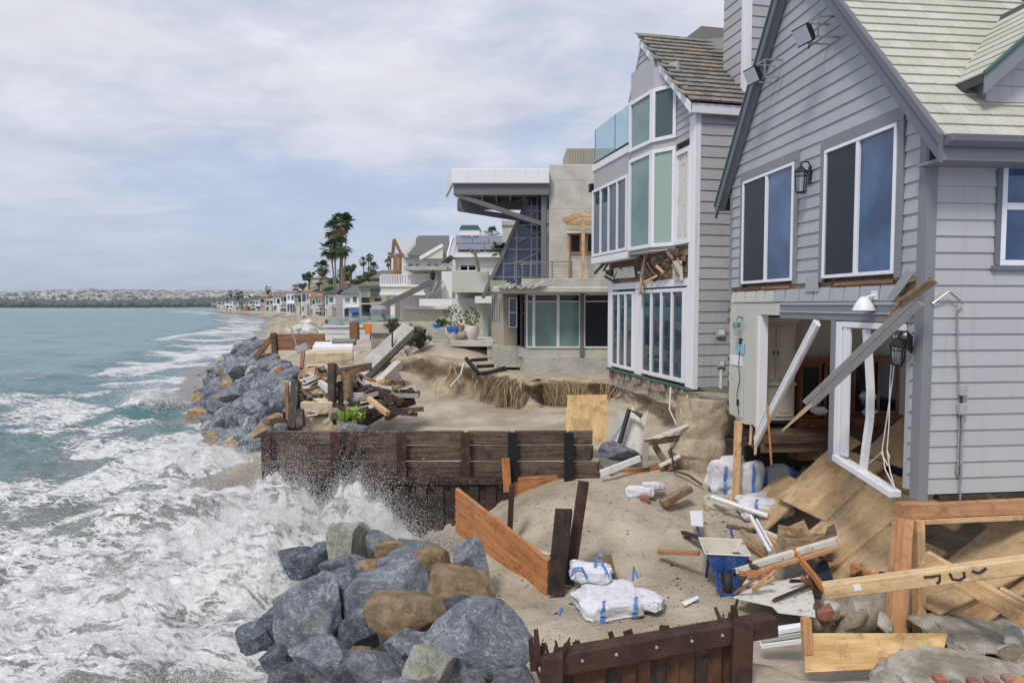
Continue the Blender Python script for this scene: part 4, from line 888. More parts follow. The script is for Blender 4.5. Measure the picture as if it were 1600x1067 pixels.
# floodlights on the gable
def floodlight(px, py, label):
    # on the facade plane
    d = ray(px, py); nrm = H1W.to_3x3() @ Vector((1, 0, 0)); tt = Vector((5.195, 8.6, 0)).dot(nrm) / Vector(d).dot(nrm); p = l1(Vector(d) * tt)
    t = h1_thing('floodlight', label, 'floodlight', 'floodlights on the gable'); x, y, z = -0.03, p.y, p.z
    m = MB(); r = 0.022
    def bar(a, c): m.beam(a, c, r, r)
    for yy_ in (y - 0.30, y - 0.02):
        bar((-0.03, yy_, z + 0.16), (-0.36, yy_, z + 0.16)); bar((-0.36, yy_, z + 0.16), (-0.36, yy_, z - 0.14)); bar((-0.36, yy_, z - 0.14), (-0.03, yy_, z - 0.14))
    bar((-0.36, y - 0.30, z + 0.16), (-0.36, y - 0.02, z + 0.16)); bar((-0.36, y - 0.30, z - 0.14), (-0.36, y - 0.02, z - 0.14)); m.build('bracket', M['zinc'], t)
    hd = empty('lamp_head', (-0.46, y - 0.10, z - 0.04), parent=t); hd.rotation_euler = (0, math.radians(-28), math.radians(10))
    m = MB(); m.prism([(-0.06, -0.17, -0.14), (-0.06, 0.17, -0.14), (-0.06, 0.17, 0.14), (-0.06, -0.17, 0.14)], (0.05, 0, 0)); m.box(-0.008, -0.12, -0.10, 0.07, 0.12, 0.10); m.build('housing', M['black_metal'], hd, bevel=0.008)
    m = MB(); m.box(-0.072, -0.15, -0.12, -0.062, 0.15, 0.12); m.build('lens', M['lens'], hd)
    m = MB(); m.tube([(0.06, 0, 0.02), (0.10, 0.05, -0.1), (0.05, 0.1, -0.22), (0.3, 0.15, -0.1)], 0.008, 5); m.build('cable', M['black_cable'], hd)
floodlight(1296, 56, 'upper square floodlight on a pipe bracket under the near rake'); floodlight(1212, 118, 'lower square floodlight on a pipe bracket beside the far rake')
# lanterns
def lantern(c, label, tilt=(0, 0, 0), s=1.0, hang=True):
    t = empty('wall_lantern', label=label, cat='lantern', group='black wall lanterns'); t.matrix_basis = H1W @ Matrix.Translation(c) @ Matrix.Rotation(tilt[0], 4, 'X') @ Matrix.Rotation(tilt[1], 4, 'Y') @ Matrix.Scale(s, 4)
    m = MB(); m.lathe([(0.012, 0.30), (0.02, 0.26), (0.035, 0.25), (0.115, 0.19), (0.125, 0.17), (0.11, 0.165)], n=4); m.build('cap', M['black_metal'], t)
    m = MB()
    for a in range(4):
        an = math.pi / 2 * a; q = Vector((math.cos(an), math.sin(an), 0)); m.beam(q * 0.105 + Vector((0, 0, 0.165)), q * 0.085 + Vector((0, 0, -0.16)), 0.014, 0.014)
        q2 = Vector((math.cos(an + math.pi / 2), math.sin(an + math.pi / 2), 0)); m.beam(q * 0.085 + Vector((0, 0, -0.16)), q2 * 0.085 + Vector((0, 0, -0.16)), 0.014, 0.02); m.beam(q * 0.10 + Vector((0, 0, 0.10)), q2 * 0.10 + Vector((0, 0, 0.10)), 0.008, 0.012)
    m.lathe([(0.084, -0.175), (0.084, -0.16)], n=4); m.build('cage', M['black_metal'], t)
    m = MB(); m.lathe([(0.077, -0.155), (0.096, 0.16)], n=4); m.build('glass', M['lamp_glass'], t)
    m = MB(); m.lathe([(0.012, -0.15), (0.012, -0.02), (0.018, 0.0), (0.012, 0.06)], n=8); m.build('bulb', M['pot_white'], t)
    if hang:
        m = MB(); m.tube([(0, 0, 0.28), (0.03, 0, 0.33), (0.12, 0, 0.33), (0.15, 0, 0.27), (0.15, 0, 0.05)], 0.012, 6); m.box(0.145, -0.05, -0.02, 0.168, 0.05, 0.26); m.build('bracket', M['black_metal'], t)
lantern((-0.18, 2.70, 2.0), 'black glazed wall lantern between the two upper windows')
lantern((-0.20, 0.20, -0.62), 'black lantern hanging askew by the broken near corner post', tilt=(0.5, -0.35), s=0.95, hang=True)
t = h1_thing('wall_lamp', 'small verdigris jar lamp on the pale stucco wall', 'lamp')
m = MB(); m.tube([(-0.03, 5.05, -0.25), (-0.12, 5.05, -0.22), (-0.16, 5.05, -0.30)], 0.016, 6); m.lathe([(0.05, -0.33), (0.07, -0.36), (0.085, -0.42), (0.07, -0.43)], (-0.16, 5.05, 0), 10); m.build('arm', M['verdigris'], t)
m = MB(); m.lathe([(0.062, -0.43), (0.066, -0.5), (0.05, -0.58), (0.02, -0.62)], (-0.16, 5.05, 0), 10); m.build('jar', M['lamp_glass'], t, smooth_angle=40)
t = h1_thing('hanging_sign', 'small light blue board hanging below the jar lamp', 'sign')
m = MB(); m.box(-0.06, 4.93, -0.96, -0.045, 5.27, -0.76); m.build('board', M['sign_blue'], t, bevel=0.003)
m = MB(); m.tube([(-0.05, 4.96, -0.765), (-0.05, 5.1, -0.64), (-0.05, 5.24, -0.765)], 0.005, 4); m.build('cord', M['cable'], t)
t = h1_thing('security_light', 'white double-headed security light under the upper window', 'light')
m = MB(); m.lathe([(0.03, 0.10), (0.06, 0.08), (0.10, 0.02), (0.14, -0.06), (0.15, -0.09), (0.12, -0.10)], (-0.17, 0.98, 0.02), 12); m.build('shade', M['white'], t, smooth_angle=35)
m = MB(); m.tube([(-0.03, 0.93, 0.14), (-0.10, 0.93, 0.13), (-0.16, 0.98, 0.10)], 0.02, 6); m.box(-0.055, 0.86, 0.08, -0.045, 1.0, 0.2); m.build('arm', M['white'], t)
t = h1_thing('junction_plate', 'corroded round junction plate beside the upper near window', 'fitting'); m = MB(); m.lathe([(0.06, 0), (0.06, 0.02), (0.03, 0.035)], n=10); o = m.build('plate', M['rot_wood'], t); o.rotation_euler = (0, -math.pi / 2, 0); o.location = (-0.025, 0.22, 2.33)
# broken wires on the near corner, conduit on the side wall
t = h1_thing('conduit', 'rusty electrical conduit with two grey boxes on the side wall', 'conduit')
m = MB(); m.tube([(0.06, -0.05, 0.02), (0.24, -0.10, 0.17), (0.46, -0.07, 0.03), (0.40, -0.05, -0.05), (0.43, -0.04, -0.5), (0.47, -0.04, -1.02)], 0.013, 6); m.build('upper_pipe', M['zinc'], t)
m = MB(); m.tube([(0.485, -0.04, -1.38), (0.49, -0.04, -2.05)], 0.012, 6); m.tube([(0.525, -0.045, -1.38), (0.53, -0.045, -2.75)], 0.017, 8); m.tube([(0.48, -0.045, -2.05), (0.48, -0.045, -2.16)], 0.02, 6); m.build('lower_pipe', M['zinc'], t)
for z0, z1 in ((-1.14, -1.0), (-1.38, -1.24)):
    m = MB(); m.box(0.45, -0.10, z0, 0.55, -0.03, z1); m.build('junction_box', M['grey_box'], t, bevel=0.008)
m = MB(); m.tube([(0.50, -0.05, -1.24), (0.50, -0.05, -1.14)], 0.014, 6); m.build('nipple', M['rust_light'], t)
t = h1_thing('loose_cables', 'loose pale cables dangling in front of the sliding door opening', 'cable'); m = MB()
for k in range(2):
    m.tube([(-0.06 - 0.02 * k, 0.42 + 0.03 * k, -0.4), (-0.08, 0.46 + 0.05 * k, -1.0), (-0.09, 0.55 - 0.06 * k, -1.6), (-0.10, 0.60 - 0.1 * k, -1.95), (-0.12, 0.50 - 0.1 * k, -2.2), (-0.10, 0.32, -2.42)], 0.009, 5)
m.tube([(-0.10, 0.5, -1.95), (-0.12, 0.42, -2.02), (-0.12, 0.44, -2.14), (-0.1, 0.62, -2.0), (-0.11, 0.85, -2.2)], 0.009, 5); m.build('cable', M['cable'], t)
# fallen members crossing the opening
def pt(px, py, Y): return at(px, py, Y)
t = empty('fallen_jamb', label='slanting broken white and grey window jamb leaning out of the room', cat='jamb'); a, c = w1(-0.10, 2.25, -0.25), w1(-0.30, 3.85, -2.48)
t.matrix_basis = frame_matrix(a, c, up=(-1, 0.2, 0.3)); L = (c - a).length
for nm, y0, y1, z0, z1, mt in (('grey_casing', -0.10, -0.02, -0.04, 0.05, 'trim_dark'), ('white_track', -0.018, 0.045, -0.03, 0.06, 'vinyl'), ('white_sash', 0.047, 0.12, -0.045, 0.03, 'vinyl'), ('inner_bead', 0.122, 0.14, -0.02, 0.01, 'cream')):
    m = MB(); m.box(0.0, y0, z0, L + random.uniform(-0.06, 0.04), y1, z1); m.build(nm, M[mt], t, bevel=0.004)
a, c = at(1436, 468, 8.30), at(1262, 632, 9.9)
t = empty('fallen_rail', label='long broken grey board slanting across the door opening', cat='board'); t.matrix_basis = frame_matrix(a, c, up=(-0.3, -0.3, 1)); L = (c - a).length
for nm, y0, y1, z0, z1, mt, e in (('upper_board', -0.03, 0.03, 0.012, 0.085, 'grey_board', 0.0), ('lower_board', -0.028, 0.028, -0.085, 0.008, 'grey_board', 0.06)):
    m = MB(); m.box(-0.05 + e, y0, z0, L - e, y1, z1); m.build(nm, M[mt], t, bevel=0.004)
timber('broken_end', (L - 0.12, 0, -0.03), (L + 0.62, 0.05, -0.02), 0.05, 0.07, M['fir_pale'], parent=t, taper=0.35, split=0.1)
timber('splintered_end', (-0.25, 0, 0.05), (0.12, 0, 0.10), 0.07, 0.10, M['rot_wood'], parent=t, split=0.16)
timber('splintered_end', (0.05, -0.02, 0.12), (0.42, 0, 0.10), 0.04, 0.05, M['lag'], parent=t, split=0.1, taper=0.4)
timber('loose_batten', w1(-0.35, 3.35, -1.75), w1(-0.33, 3.2, -2.75), 0.02, 0.035, M['lag'], label='thin orange batten hanging below the slanting jamb', cat='batten', split=0.05)
for k, (y, z) in enumerate(((0.20, 0.34), (0.26, 0.12))):
    timber('torn_stud', (-0.02, y - 0.06, z), (-0.04, y + 0.2, z - 0.05), 0.06, 0.07, M['rot_wood'], parent=h1, split=0.08)
# ------------------------------------------------------------------ timber shoring under the near corner
timber('shoring_header', w1(-0.32, -0.04, -2.60), w1(3.4, -0.06, -2.56), 0.14, 0.20, M['fir_red'], label='thick reddish timber header under the near side wall', cat='beam', bevel=0.01)
timber('shoring_plate', w1(-0.10, -0.05, -2.735), w1(3.4, -0.07, -2.70), 0.12, 0.07, M['fir'], label='flat timber plate fixed under the reddish header', cat='beam')
timber('charred_sill', w1(0.25, 0.0, -2.455), w1(3.6, 0.0, -2.45), 0.10, 0.07, M['black_wood'], label='blackened rotten sill along the bottom of the side wall', cat='beam', split=0.05)
timber('shoring_post', at(1398, 1000, 8.25), at(1411, 810, 8.45), 0.16, 0.20, M['fir_red'], up=(1, 0, 0), label='broad reddish post under the timber header', cat='post', bevel=0.01)
timber('shoring_post', at(1437, 992, 8.30), at(1434, 812, 8.45), 0.10, 0.15, M['fir'], up=(0, 1, 0), label='narrow pale post standing beside the broad reddish one', cat='post', bevel=0.008)
timber('shoring_beam', at(1288, 922, 7.35), at(1700, 868, 6.5), 0.14, 0.155, M['fir_pale'], label='long pale timber beam marked with black paint crossing low at right', cat='beam', bevel=0.008)
b = MB()
bm0 = frame_matrix(at(1288, 922, 7.35), at(1700, 868, 6.5))
for path in ([(0.98, 0.03), (1.06, 0.025), (1.13, 0.03), (1.11, -0.03), (1.08, -0.05)], [(1.22, 0.035), (1.23, -0.03), (1.29, -0.045), (1.34, -0.02), (1.345, 0.03)], [(1.42, 0.03), (1.47, 0.0), (1.50, 0.01), (1.55, 0.04)]):
    b.tube([(x_, -0.0705, z_) for x_, z_ in path], 0.014, 6)
o = b.build('spray_paint_mark', M['rubber'], bpy.data.objects['shoring_beam'])
o2 = MB(); o2.box(0.30, -0.0725, -0.02, 0.37, -0.0708, 0.05); o2.build('paper_tag', M['white'], bpy.data.objects['shoring_beam'])
timber('shoring_brace', at(1445, 872, 7.9), at(1640, 985, 6.9), 0.10, 0.20, M['fir'], label='diagonal timber brace running down behind the long pale beam', cat='brace', bevel=0.008)
timber('shoring_brace', at(1560, 925, 7.4), at(1680, 990, 6.9), 0.09, 0.14, M['fir_pale'], label='short upper brace board beside the diagonal timber brace', cat='brace', bevel=0.008)
timber('floor_timber', at(1452, 985, 8.1), at(1625, 890, 8.3), 0.10, 0.24, M['fir'], label='heavy joist lying under the tilted plywood behind the posts', cat='joist', bevel=0.01)
o = MB(); o.prism([tuple(at(1430, 940, 8.4)), tuple(at(1468, 962, 8.0)), tuple(at(1640, 880, 8.1)), tuple(at(1600, 850, 9.3))], (0, 0, 0.03)); tag(o.build('plywood_sheet', M['ply'], origin=True), 'brown plywood sheet sloping behind the narrow pale post', 'plywood', 'collapsed floor sheets under the grey house')
timber('shoring_post', at(1598, 870, 9.0), at(1600, 800, 9.0), 0.2, 0.2, M['siding'], up=(1, 0, 0), label='pale grey post under the house at the right edge', cat='post')
timber('shoring_post', w1(-0.06, 5.15, -4.45), w1(-0.06, 5.12, -2.34), 0.11, 0.13, M['fir'], up=(1, 0, 0), label='slender fresh timber post under the stucco corner of the grey house', cat='post', bevel=0.008)
# ------------------------------------------------------------------ glazed panels on any upright wall segment
def seg_frame(A, B):
    """matrix: local x along A->B, local y outward (to the right-hand side of A->B turned -90), z up"""
    A, B = Vector((A[0], A[1], 0)), Vector((B[0], B[1], 0)); x = (B - A).normalized(); y = Vector((x.y, -x.x, 0))
    m = Matrix((x, y, Vector((0, 0, 1)))).transposed().to_4x4(); m.translation = A; return m, (B - A).length
def glazed(name, parent, A, B, z0, z1, panes, fw=0.07, mw=0.05, frame='white', glass_m='glass_sea', out=0.0, depth=0.06, rails=(), label=None, cat=None, s0=0.0, s1=0.0, gmats=None):
    """frame + panes between A and B (as seen from outside A is on the left, B on the right); rails are heights of cross bars"""
    m4, L = seg_frame(A, B); e = empty(name, parent=parent, label=label, cat=cat); e.matrix_basis = m4 @ Matrix.Translation((0, out, 0))
    f = MB(); f.box(0, -0.02, z0, L, depth, z0 + fw); f.box(0, -0.02, z1 - fw, L, depth, z1); f.box(0, -0.02, z0 + fw, fw, depth - 0.002, z1 - fw); f.box(L - fw, -0.02, z0 + fw, L, depth - 0.002, z1 - fw)
    f.build('frame', M[frame], e, bevel=0.004)
    w = (L - 2 * fw - (panes - 1) * mw) / panes; zs = [z0 + fw] + list(rails) + [z1 - fw]
    for i in range(panes):
        a = fw + i * (w + mw)
        if i < panes - 1: q = MB(); q.box(a + w, -0.02, z0 + fw, a + w + mw, depth - 0.004, z1 - fw); q.build('mullion', M[frame], e, bevel=0.003)
        for j in range(len(zs) - 1):
            lo = zs[j] + (0.02 if j else 0); hi = zs[j + 1] - (0.02 if j < len(zs) - 2 else 0)
            q = MB(); q.box(a, 0.0, lo, a + w, 0.008, hi); q.build('pane', M[gmats[(i, j)] if gmats and (i, j) in gmats else glass_m], e)
            if j < len(zs) - 2: q = MB(); q.box(a, -0.02, hi, a + w, depth - 0.006, hi + 0.04); q.build('rail', M[frame], e)
    return e
def wall_seg(name, parent, A, B, z0, z1, th, mat, bevel=0.0):
    m4, L = seg_frame(A, B); q = MB(); q.box(0, -th, z0, L, 0, z1); o = q.build(name, M[mat], parent, bevel=bevel); o.matrix_basis = m4; return o
# ------------------------------------------------------------------ house 2: grey shingled house with white trim, mid right
H2_YAW = math.atan((CX - 565) / FPX)
h2 = empty('shingled_house', (4.265, 16, 0), H2_YAW, label='grey shingled three-storey house with white trim, bay windows and brown scalloped roof', cat='house')
H2W = Matrix.Translation((4.265, 16, 0)) @ Matrix.Rotation(H2_YAW, 4, 'Z')
def w2(x, y, z): return H2W @ Vector((x, y, z))
sd = empty('side_wall', parent=h2); rr = random.Random(9)
z = -1.93; i = 0
while z < 4.42:
    zt = min(z + 0.2555, 4.44); x = 0.10
    while x < 3.2:
        wd = rr.uniform(0.55, 0.95); e_ = min(x + wd, 3.2); lap_board('siding_shingle', M['siding_h2'], sd, x + 0.0015, e_, z + rr.uniform(-0.004, 0.004), zt + 0.012, 0.0, 'x', -1, 0.006, 0.027); x = e_
    z = zt; i += 1
b = MB(); b.box(0.02, 0.03, -1.95, 7.0, 0.15, 4.45); b.build('sheathing', M['siding_h2'], sd)
b = MB(); b.box(-0.04, -0.035, -1.98, 0.10, 0.0, 4.46); b.box(-0.045, 0.0, -1.97, -0.002, 0.26, 4.40); b.build('corner_board', M['white'], h2, bevel=0.005)
b = MB(); b.box(6.9, 0.15, -1.95, 7.0, 5.6, 4.45); b.box(0.02, 5.6, -1.95, 7.0, 5.75, 4.45); b.build('rear_wall', M['siding_h2'], h2)
# roof
rf = empty('roof', parent=h2); RY, RZ, EY, EZ = 2.72, 7.15, -0.16, 4.62; slp = (RZ - EZ) / (RY - EY); n2 = Vector((0, -slp, 1)).normalized()
b = MB(); b.prism(*slab(-0.22, 3.6, EY, EZ, RY, RZ, 0.12)); b.build('roof_deck', M['roofbase'], rf)
b = MB(); b.prism(*slab(-0.22, 3.6, 3.5, 5.85, RY, RZ, 0.12)); b.build('roof_deck', M['roof2'], rf)
b = MB(); b.box(-0.19, 3.28, 4.34, 3.6, 3.4, 5.95); b.build('upper_far_wall', M['siding_h2'], h2)
b = MB(); b.box(-0.44, 2.9, 4.22, 6.9, 5.6, 4.30); b.build('deck', M['conc'], h2)
b = MB(); b.prism([(0.9, 1.9, RZ - 0.75), (0.9, 2.72, RZ - 0.05), (1.5, 2.72, RZ + 0.42), (3.6, 2.72, RZ + 0.42), (3.6, 1.9, RZ - 0.75)], (0, 1.0, 0)); b.build('raised_ridge', M['roof2'], rf)
Ls = math.hypot(RY - EY, RZ - EZ); uu = Vector((0, RY - EY, RZ - EZ)).normalized(); ex = 0.245; sm = {}
def scallop(w):
    if w in sm: return sm[w]
    m = MB(); p = [(0, 0.02), (w * 0.12, -0.012), (w * 0.88, -0.012), (w, 0.02), (w, ex + 0.06), (0, ex + 0.06)]
    bot = [Vector((x, 0, 0)) + uu * s + n2 * (0.006 - 0.02 * max(0, s) / ex) for x, s in p]; top = [q + n2 * (0.045 if s < 0.1 else 0.02) for q, (x, s) in zip(bot, p)]; k = len(p)
    m.add(bot + top, [tuple(range(k - 1, -1, -1)), tuple(range(k, 2 * k))] + [(i, (i + 1) % k, k + (i + 1) % k, k + i) for i in range(k)])
    me = m.mesh('shingle'); me.materials.append(M['roof2']); sm[w] = me; return me
for i in range(int(Ls / ex) + 1):
    x = -0.26 - (0.13 if i % 2 else 0)
    while x < 2.35:
        w = rr.choice((0.22, 0.26, 0.30)); o = bpy.data.objects.new('shingle', scallop(w - 0.008)); base = Vector((x, EY - 0.04, EZ)) + uu * (i * ex); base.z += 0.012 + rr.uniform(0, 0.008); o.location = base; link(o, rf); x += w
for j in range(11):
    m = MB(); m.prism([(-0.3 + j * 0.3, RY - 0.10, RZ - 0.02), (-0.3 + j * 0.3, RY, RZ + 0.09), (-0.3 + j * 0.3, RY + 0.10, RZ - 0.02)], (0.29, 0, 0))
    if j < 4: m.build('ridge_cap', M['roof2'], rf)
for (y0, z0, y1, z1) in ((-0.16, 4.50, RY, RZ - 0.12), (3.52, 5.75, RY, RZ - 0.12)):
    m = MB(); m.prism([(-0.27, y0, z0 + 0.10), (-0.27, y1, z1 + 0.10), (-0.27, y1, z1 - 0.16), (-0.27, y0, z0 - 0.12)], (0.05, 0, 0)); m.build('rake_board', M['white'], rf, bevel=0.005)
b = MB(); b.box(-0.20, -0.17, 4.38, 3.6, -0.13, 4.60); b.build('fascia', M['white'], rf, bevel=0.005)
b = MB(); b.box(-0.20, -0.13, 4.40, 3.6, 0.03, 4.44); b.build('soffit', M['white'], rf)
# chimney clad in the same siding
ch = empty('chimney', parent=h2); c0, c1, cy0, cy1 = 1.36, 2.3, 0.25, 1.25
b = MB(); b.box(c0 + 0.02, cy0 + 0.02, 4.7, c1, cy1, 9.2); b.build('core', M['siding_h2'], ch)
siding(ch, M['siding_h2'], c0 + 0.14, c1, 4.8, 8.3, 0.2555, cy0, 'x', -1); siding(ch, M['siding_h2'], cy0 + 0.14, cy1, 4.8, 8.3, 0.2555, c0, 'y', -1)
b = MB(); b.box(c0 - 0.035, cy0 - 0.035, 4.85, c0 + 0.14, cy0, 8.3); b.box(c0 - 0.036, cy0, 4.85, c0, cy0 + 0.14, 8.3); b.build('corner_board', M['white'], ch, bevel=0.004)
b = MB(); b.box(c0 - 0.1, cy0 - 0.1, 8.3, c1 + 0.1, cy1 + 0.1, 8.55); b.build('cap', M['white'], ch, bevel=0.01)
b = MB(); b.lathe([(0.75, 8.55), (0.62, 8.9), (0.1, 9.1)], ((c0 + c1) / 2, (cy0 + cy1) / 2, 0), 4); b.build('flue_hood', M['green_copper'], ch)
# sea face, bottom storey: folding doors
fc = empty('sea_face', parent=h2)
wall_seg('pier', fc, (0, 0.42), (0, 0.26), -1.95, 0.46, 0.2, 'white'); wall_seg('pier', fc, (0, 3.58), (0, 3.03), -1.95, 0.46, 0.2, 'white', 0.005); wall_seg('pier', fc, (0, 5.74), (0, 5.36), -1.95, 0.9, 0.2, 'white', 0.005)
glazed('folding_doors', fc, (-0.0, 3.02), (-0.0, 0.43), -1.87, 0.42, 4, fw=0.09, mw=0.09); glazed('folding_doors', fc, (-0.0, 5.35), (-0.0, 3.59), -1.87, 0.40, 3, fw=0.08, mw=0.08)
wall_seg('head_board', fc, (-0.02, 5.74), (-0.02, 0.10), 0.47, 0.66, 0.15, 'white', 0.006)
# torn band between the storeys
tb = empty('torn_band', parent=fc)
wall_seg('backing', tb, (0.04, 5.7), (0.04, 0.1), 0.66, 1.44, 0.15, 'rot_wood')
for i in range(5):
    zz = 0.70 + 0.14 * i; a = 0.25 + rr.uniform(0, 0.5); c = 5.6 - rr.uniform(0, 1.2) if i < 3 else 2.9 - rr.uniform(0, 0.5)
    timber('exposed_plank', (-0.0, a, zz), (-0.0, c, zz + rr.uniform(-0.02, 0.02)), 0.04, 0.125, M['rot_wood'], parent=tb, split=0.12)
for a, c in (((-0.10, 1.3, 0.75), (-0.16, 1.75, 1.0)), ((-0.1, 1.6, 0.8), (-0.25, 2.3, 0.62)), ((-0.14, 2.55, 1.3), (-0.2, 2.75, 0.35)), ((-0.16, 2.72, 1.25), (-0.14, 2.6, 0.55)), ((-0.12, 0.6, 1.32), (-0.10, 1.5, 1.36)), ((-0.12, 2.9, 1.3), (-0.12, 3.2, 0.9)), ((-0.3, 5.2, 1.30), (-0.38, 5.9, 1.02))):
    timber('splinter', a, c, 0.04, rr.uniform(0.05, 0.11), M[rr.choice(('rot_wood', 'old_wood', 'fir'))], parent=tb, split=0.14)
for i in range(22):
    y_ = rr.uniform(0.3, 3.2) if i < 16 else rr.uniform(3.4, 5.6); z_ = rr.uniform(0.72, 1.34); L_ = rr.uniform(0.15, 0.6); an = rr.uniform(-1.4, 1.4)
    timber('splinter', (-0.07 - rr.uniform(0, 0.08), y_, z_), (-0.09 - rr.uniform(0, 0.16), y_ + math.cos(an) * L_, z_ + math.sin(an) * L_ * 0.6), 0.03, rr.uniform(0.03, 0.10), M[rr.choice(('rot_wood', 'black_wood', 'old_wood', 'white_board'))], parent=tb, split=0.12)
for a, c, mt in (((-0.06, 0.45, 0.60), (0.5, 0.5), 'white_board'), ((-0.10, 3.3, 0.78), (1.6, 0.33), 'white_board'), ((-0.08, 5.1, 0.8), (0.55, 0.30), 'black_wood')):
    m = MB(); m.prism([(a[0], a[1], a[2]), (a[0] - 0.02, a[1] + c[0], a[2] + 0.02), (a[0] - 0.05, a[1] + c[0] * 0.96, a[2] + c[1]), (a[0] - 0.03, a[1] + 0.04, a[2] + c[1] * 0.93)], (-0.012, 0, 0)); m.build('torn_sheet', M[mt], tb)
m = MB(); m.tube([(-0.12, 2.6, 1.2), (-0.2, 2.62, 0.8), (-0.14, 2.6, 0.4), (-0.13, 2.62, -0.4)], 0.016, 5); m.tube([(-0.14, 2.72, 1.25), (-0.2, 2.74, 0.7), (-0.15, 2.7, 0.2)], 0.012, 5); m.build('dangling_wire', M['verdigris'], tb)
# bay, two upper storeys
P0, P1, P2, P3, P4 = (0.0, 1.02), (-0.36, 1.62), (-0.46, 2.85), (-0.46, 2.95), (-0.5, 5.72)
bay = empty('bay', parent=fc)
wall_seg('boarded_panel', bay, (0, 1.02), (0, 0.12), 1.44, 3.78, 0.12, 'siding_h2')
glazed('boarded_window', bay, (-0.012, 0.98), (-0.012, 0.20), 1.47, 3.72, 1, fw=0.10, glass_m='white_board')
siding(bay, M['siding_h2'], 0.10, 1.0, 3.92, 5.9, 0.17, -0.0, 'y', -1, (), lambda q: max(0.1, 0.10 + (q - 4.55) / slp), None)
wall_seg('bay_wall', bay, P1, P0, 1.40, 5.95, 0.10, 'siding_h2'); wall_seg('bay_wall', bay, P2, P1, 1.40, 6.2, 0.10, 'siding_h2')
glazed('bay_window', bay, P1, P0, 1.47, 3.90, 1, fw=0.09, glass_m='glass_green'); glazed('bay_window', bay, P2, P1, 1.47, 3.90, 1, fw=0.09, glass_m='glass_teal')
glazed('bay_window', bay, P1, P0, 4.10, 5.42, 1, fw=0.09, glass_m='glass_tealdark'); glazed('bay_window', bay, P2, P1, 4.10, 5.42, 1, fw=0.09, glass_m='glass_teal')
m = MB(); m.prism([(*P0, 1.38), (*P1, 1.38), (*P2, 1.38), (0.1, 2.85, 1.38)], (0, 0, 0.06)); m.build('bay_floor', M['white'], bay)
m = MB(); m.prism([(-0.2, 0.3, 5.1), (-0.2, RY, RZ - 0.25), (-0.2, 3.4, 5.75), (-0.2, 3.2, 5.4), (-0.2, 1.0, 5.4)], (0.12, 0, 0)); m.build('gable_wall', M['siding_h2'], bay)
siding(bay, M['siding_h2'], 0.35, 4.2, 5.45, 6.9, 0.17, -0.2, 'y', -1, (), lambda q: max(0.35, EY + 0.1 + (q + 0.12 - EZ) / slp), lambda q: min(3.4, RY - 0.1 + (RZ - q) / 1.67))
# left section with cantilever and glass balustrade
ls = empty('left_section', parent=fc)
wall_seg('section_wall', ls, P4, P3, 1.30, 4.32, 0.14, 'siding_h2'); glazed('folding_windows', ls, P4, (P3[0], P3[1] + 0.03), 1.50, 3.55, 4, fw=0.08, mw=0.07, out=0.004, glass_m='glass_sea')
wall_seg('ledge', ls, (P4[0] - 0.04, P4[1] + 0.08), (P3[0] - 0.04, P3[1]), 4.14, 4.34, 0.3, 'white', 0.01); wall_seg('sill', ls, (P4[0] - 0.05, P4[1] + 0.08), (P3[0] - 0.05, P3[1]), 1.28, 1.48, 0.3, 'white', 0.01)
m = MB(); m.box(-0.46, 2.95, 1.32, 0.1, 5.72, 1.44); m.box(-0.44, 5.6, 1.44, 0.1, 5.74, 4.32); m.build('soffit', M['siding_h2'], ls)
bal = empty('glass_balustrade', parent=ls)
for a, c in ((2.98, 4.0), (4.03, 5.70)):
    m = MB(); m.box(-0.475, a, 4.42, -0.463, c, 5.42); m.build('pane', M['rail_glass'], bal)
m = MB(); m.box(-0.49, 2.96, 4.345, -0.45, 5.72, 4.42); m.build('shoe', M['black_metal'], bal)
for a in (4.015, 5.715): m = MB(); m.box(-0.48, a - 0.012, 4.42, -0.455, a + 0.012, 5.43); m.build('post', M['zinc'], bal)
# security camera lamp on the end
t = MB(); t.tube([(-0.5, 5.76, 3.7), (-0.5, 5.9, 3.72)], 0.03, 6); t.box(-0.57, 5.86, 3.55, -0.43, 6.02, 3.80); o = t.build('wall_camera', M['black_metal'], None); o.matrix_basis = H2W.copy(); tag(o, 'small dark spotlight on the far end of the shingled house', 'spotlight')
# small vents on the side wall
for (x, z0, s, lb) in ((0.66, 0.02 - 0.65, 0.12, 'upper'), (0.68, -1.37, 0.09, 'lower')):
    t = h_ = empty('wall_vent', label=lb + ' small square vent box on the grey shingle side wall', cat='vent'); h_.matrix_basis = H2W.copy()
    m = MB(); m.box(x - s, -0.09, z0 - s, x + s, -0.022, z0 + s); m.build('housing', M['grey_box'], h_, bevel=0.01); m = MB(); m.box(x - s * 0.6, -0.10, z0 - s * 0.55, x + s * 0.6, -0.091, z0 + s * 0.5); m.build('cover', M['white'], h_)
m = MB(); m.box(0.66, -0.06, -1.98, 0.72, -0.022, -1.52); o = m.build('downpipe', M['white'], None, bevel=0.006); o.matrix_basis = H2W.copy(); tag(o, 'short white pipe at the foot of the shingle side wall', 'pipe')
# foundation: broken brick course under the doors, bracket timbers
fd = empty('foundation', parent=h2)
m = MB(); m.box(-0.06, 0.0, -2.02, 0.2, 5.7, -1.952); m.build('sill_flashing', M['green_copper'], fd)
y = 0.05
while y < 5.6:
    w = rr.uniform(0.13, 0.24); m = MB(); h_ = rr.uniform(0.16, 0.27); m.box(-0.03 + rr.uniform(-0.04, 0.05), y, -2.03 - h_, 0.2, y + w - 0.02, -2.03); m.build('brick', M['brick_old'], fd, bevel=0.02); y += w
m = MB(); m.box(0.03, 0.0, -2.5, 0.4, 5.65, -2.04); m.build('grade_beam', M['conc_old'], fd)
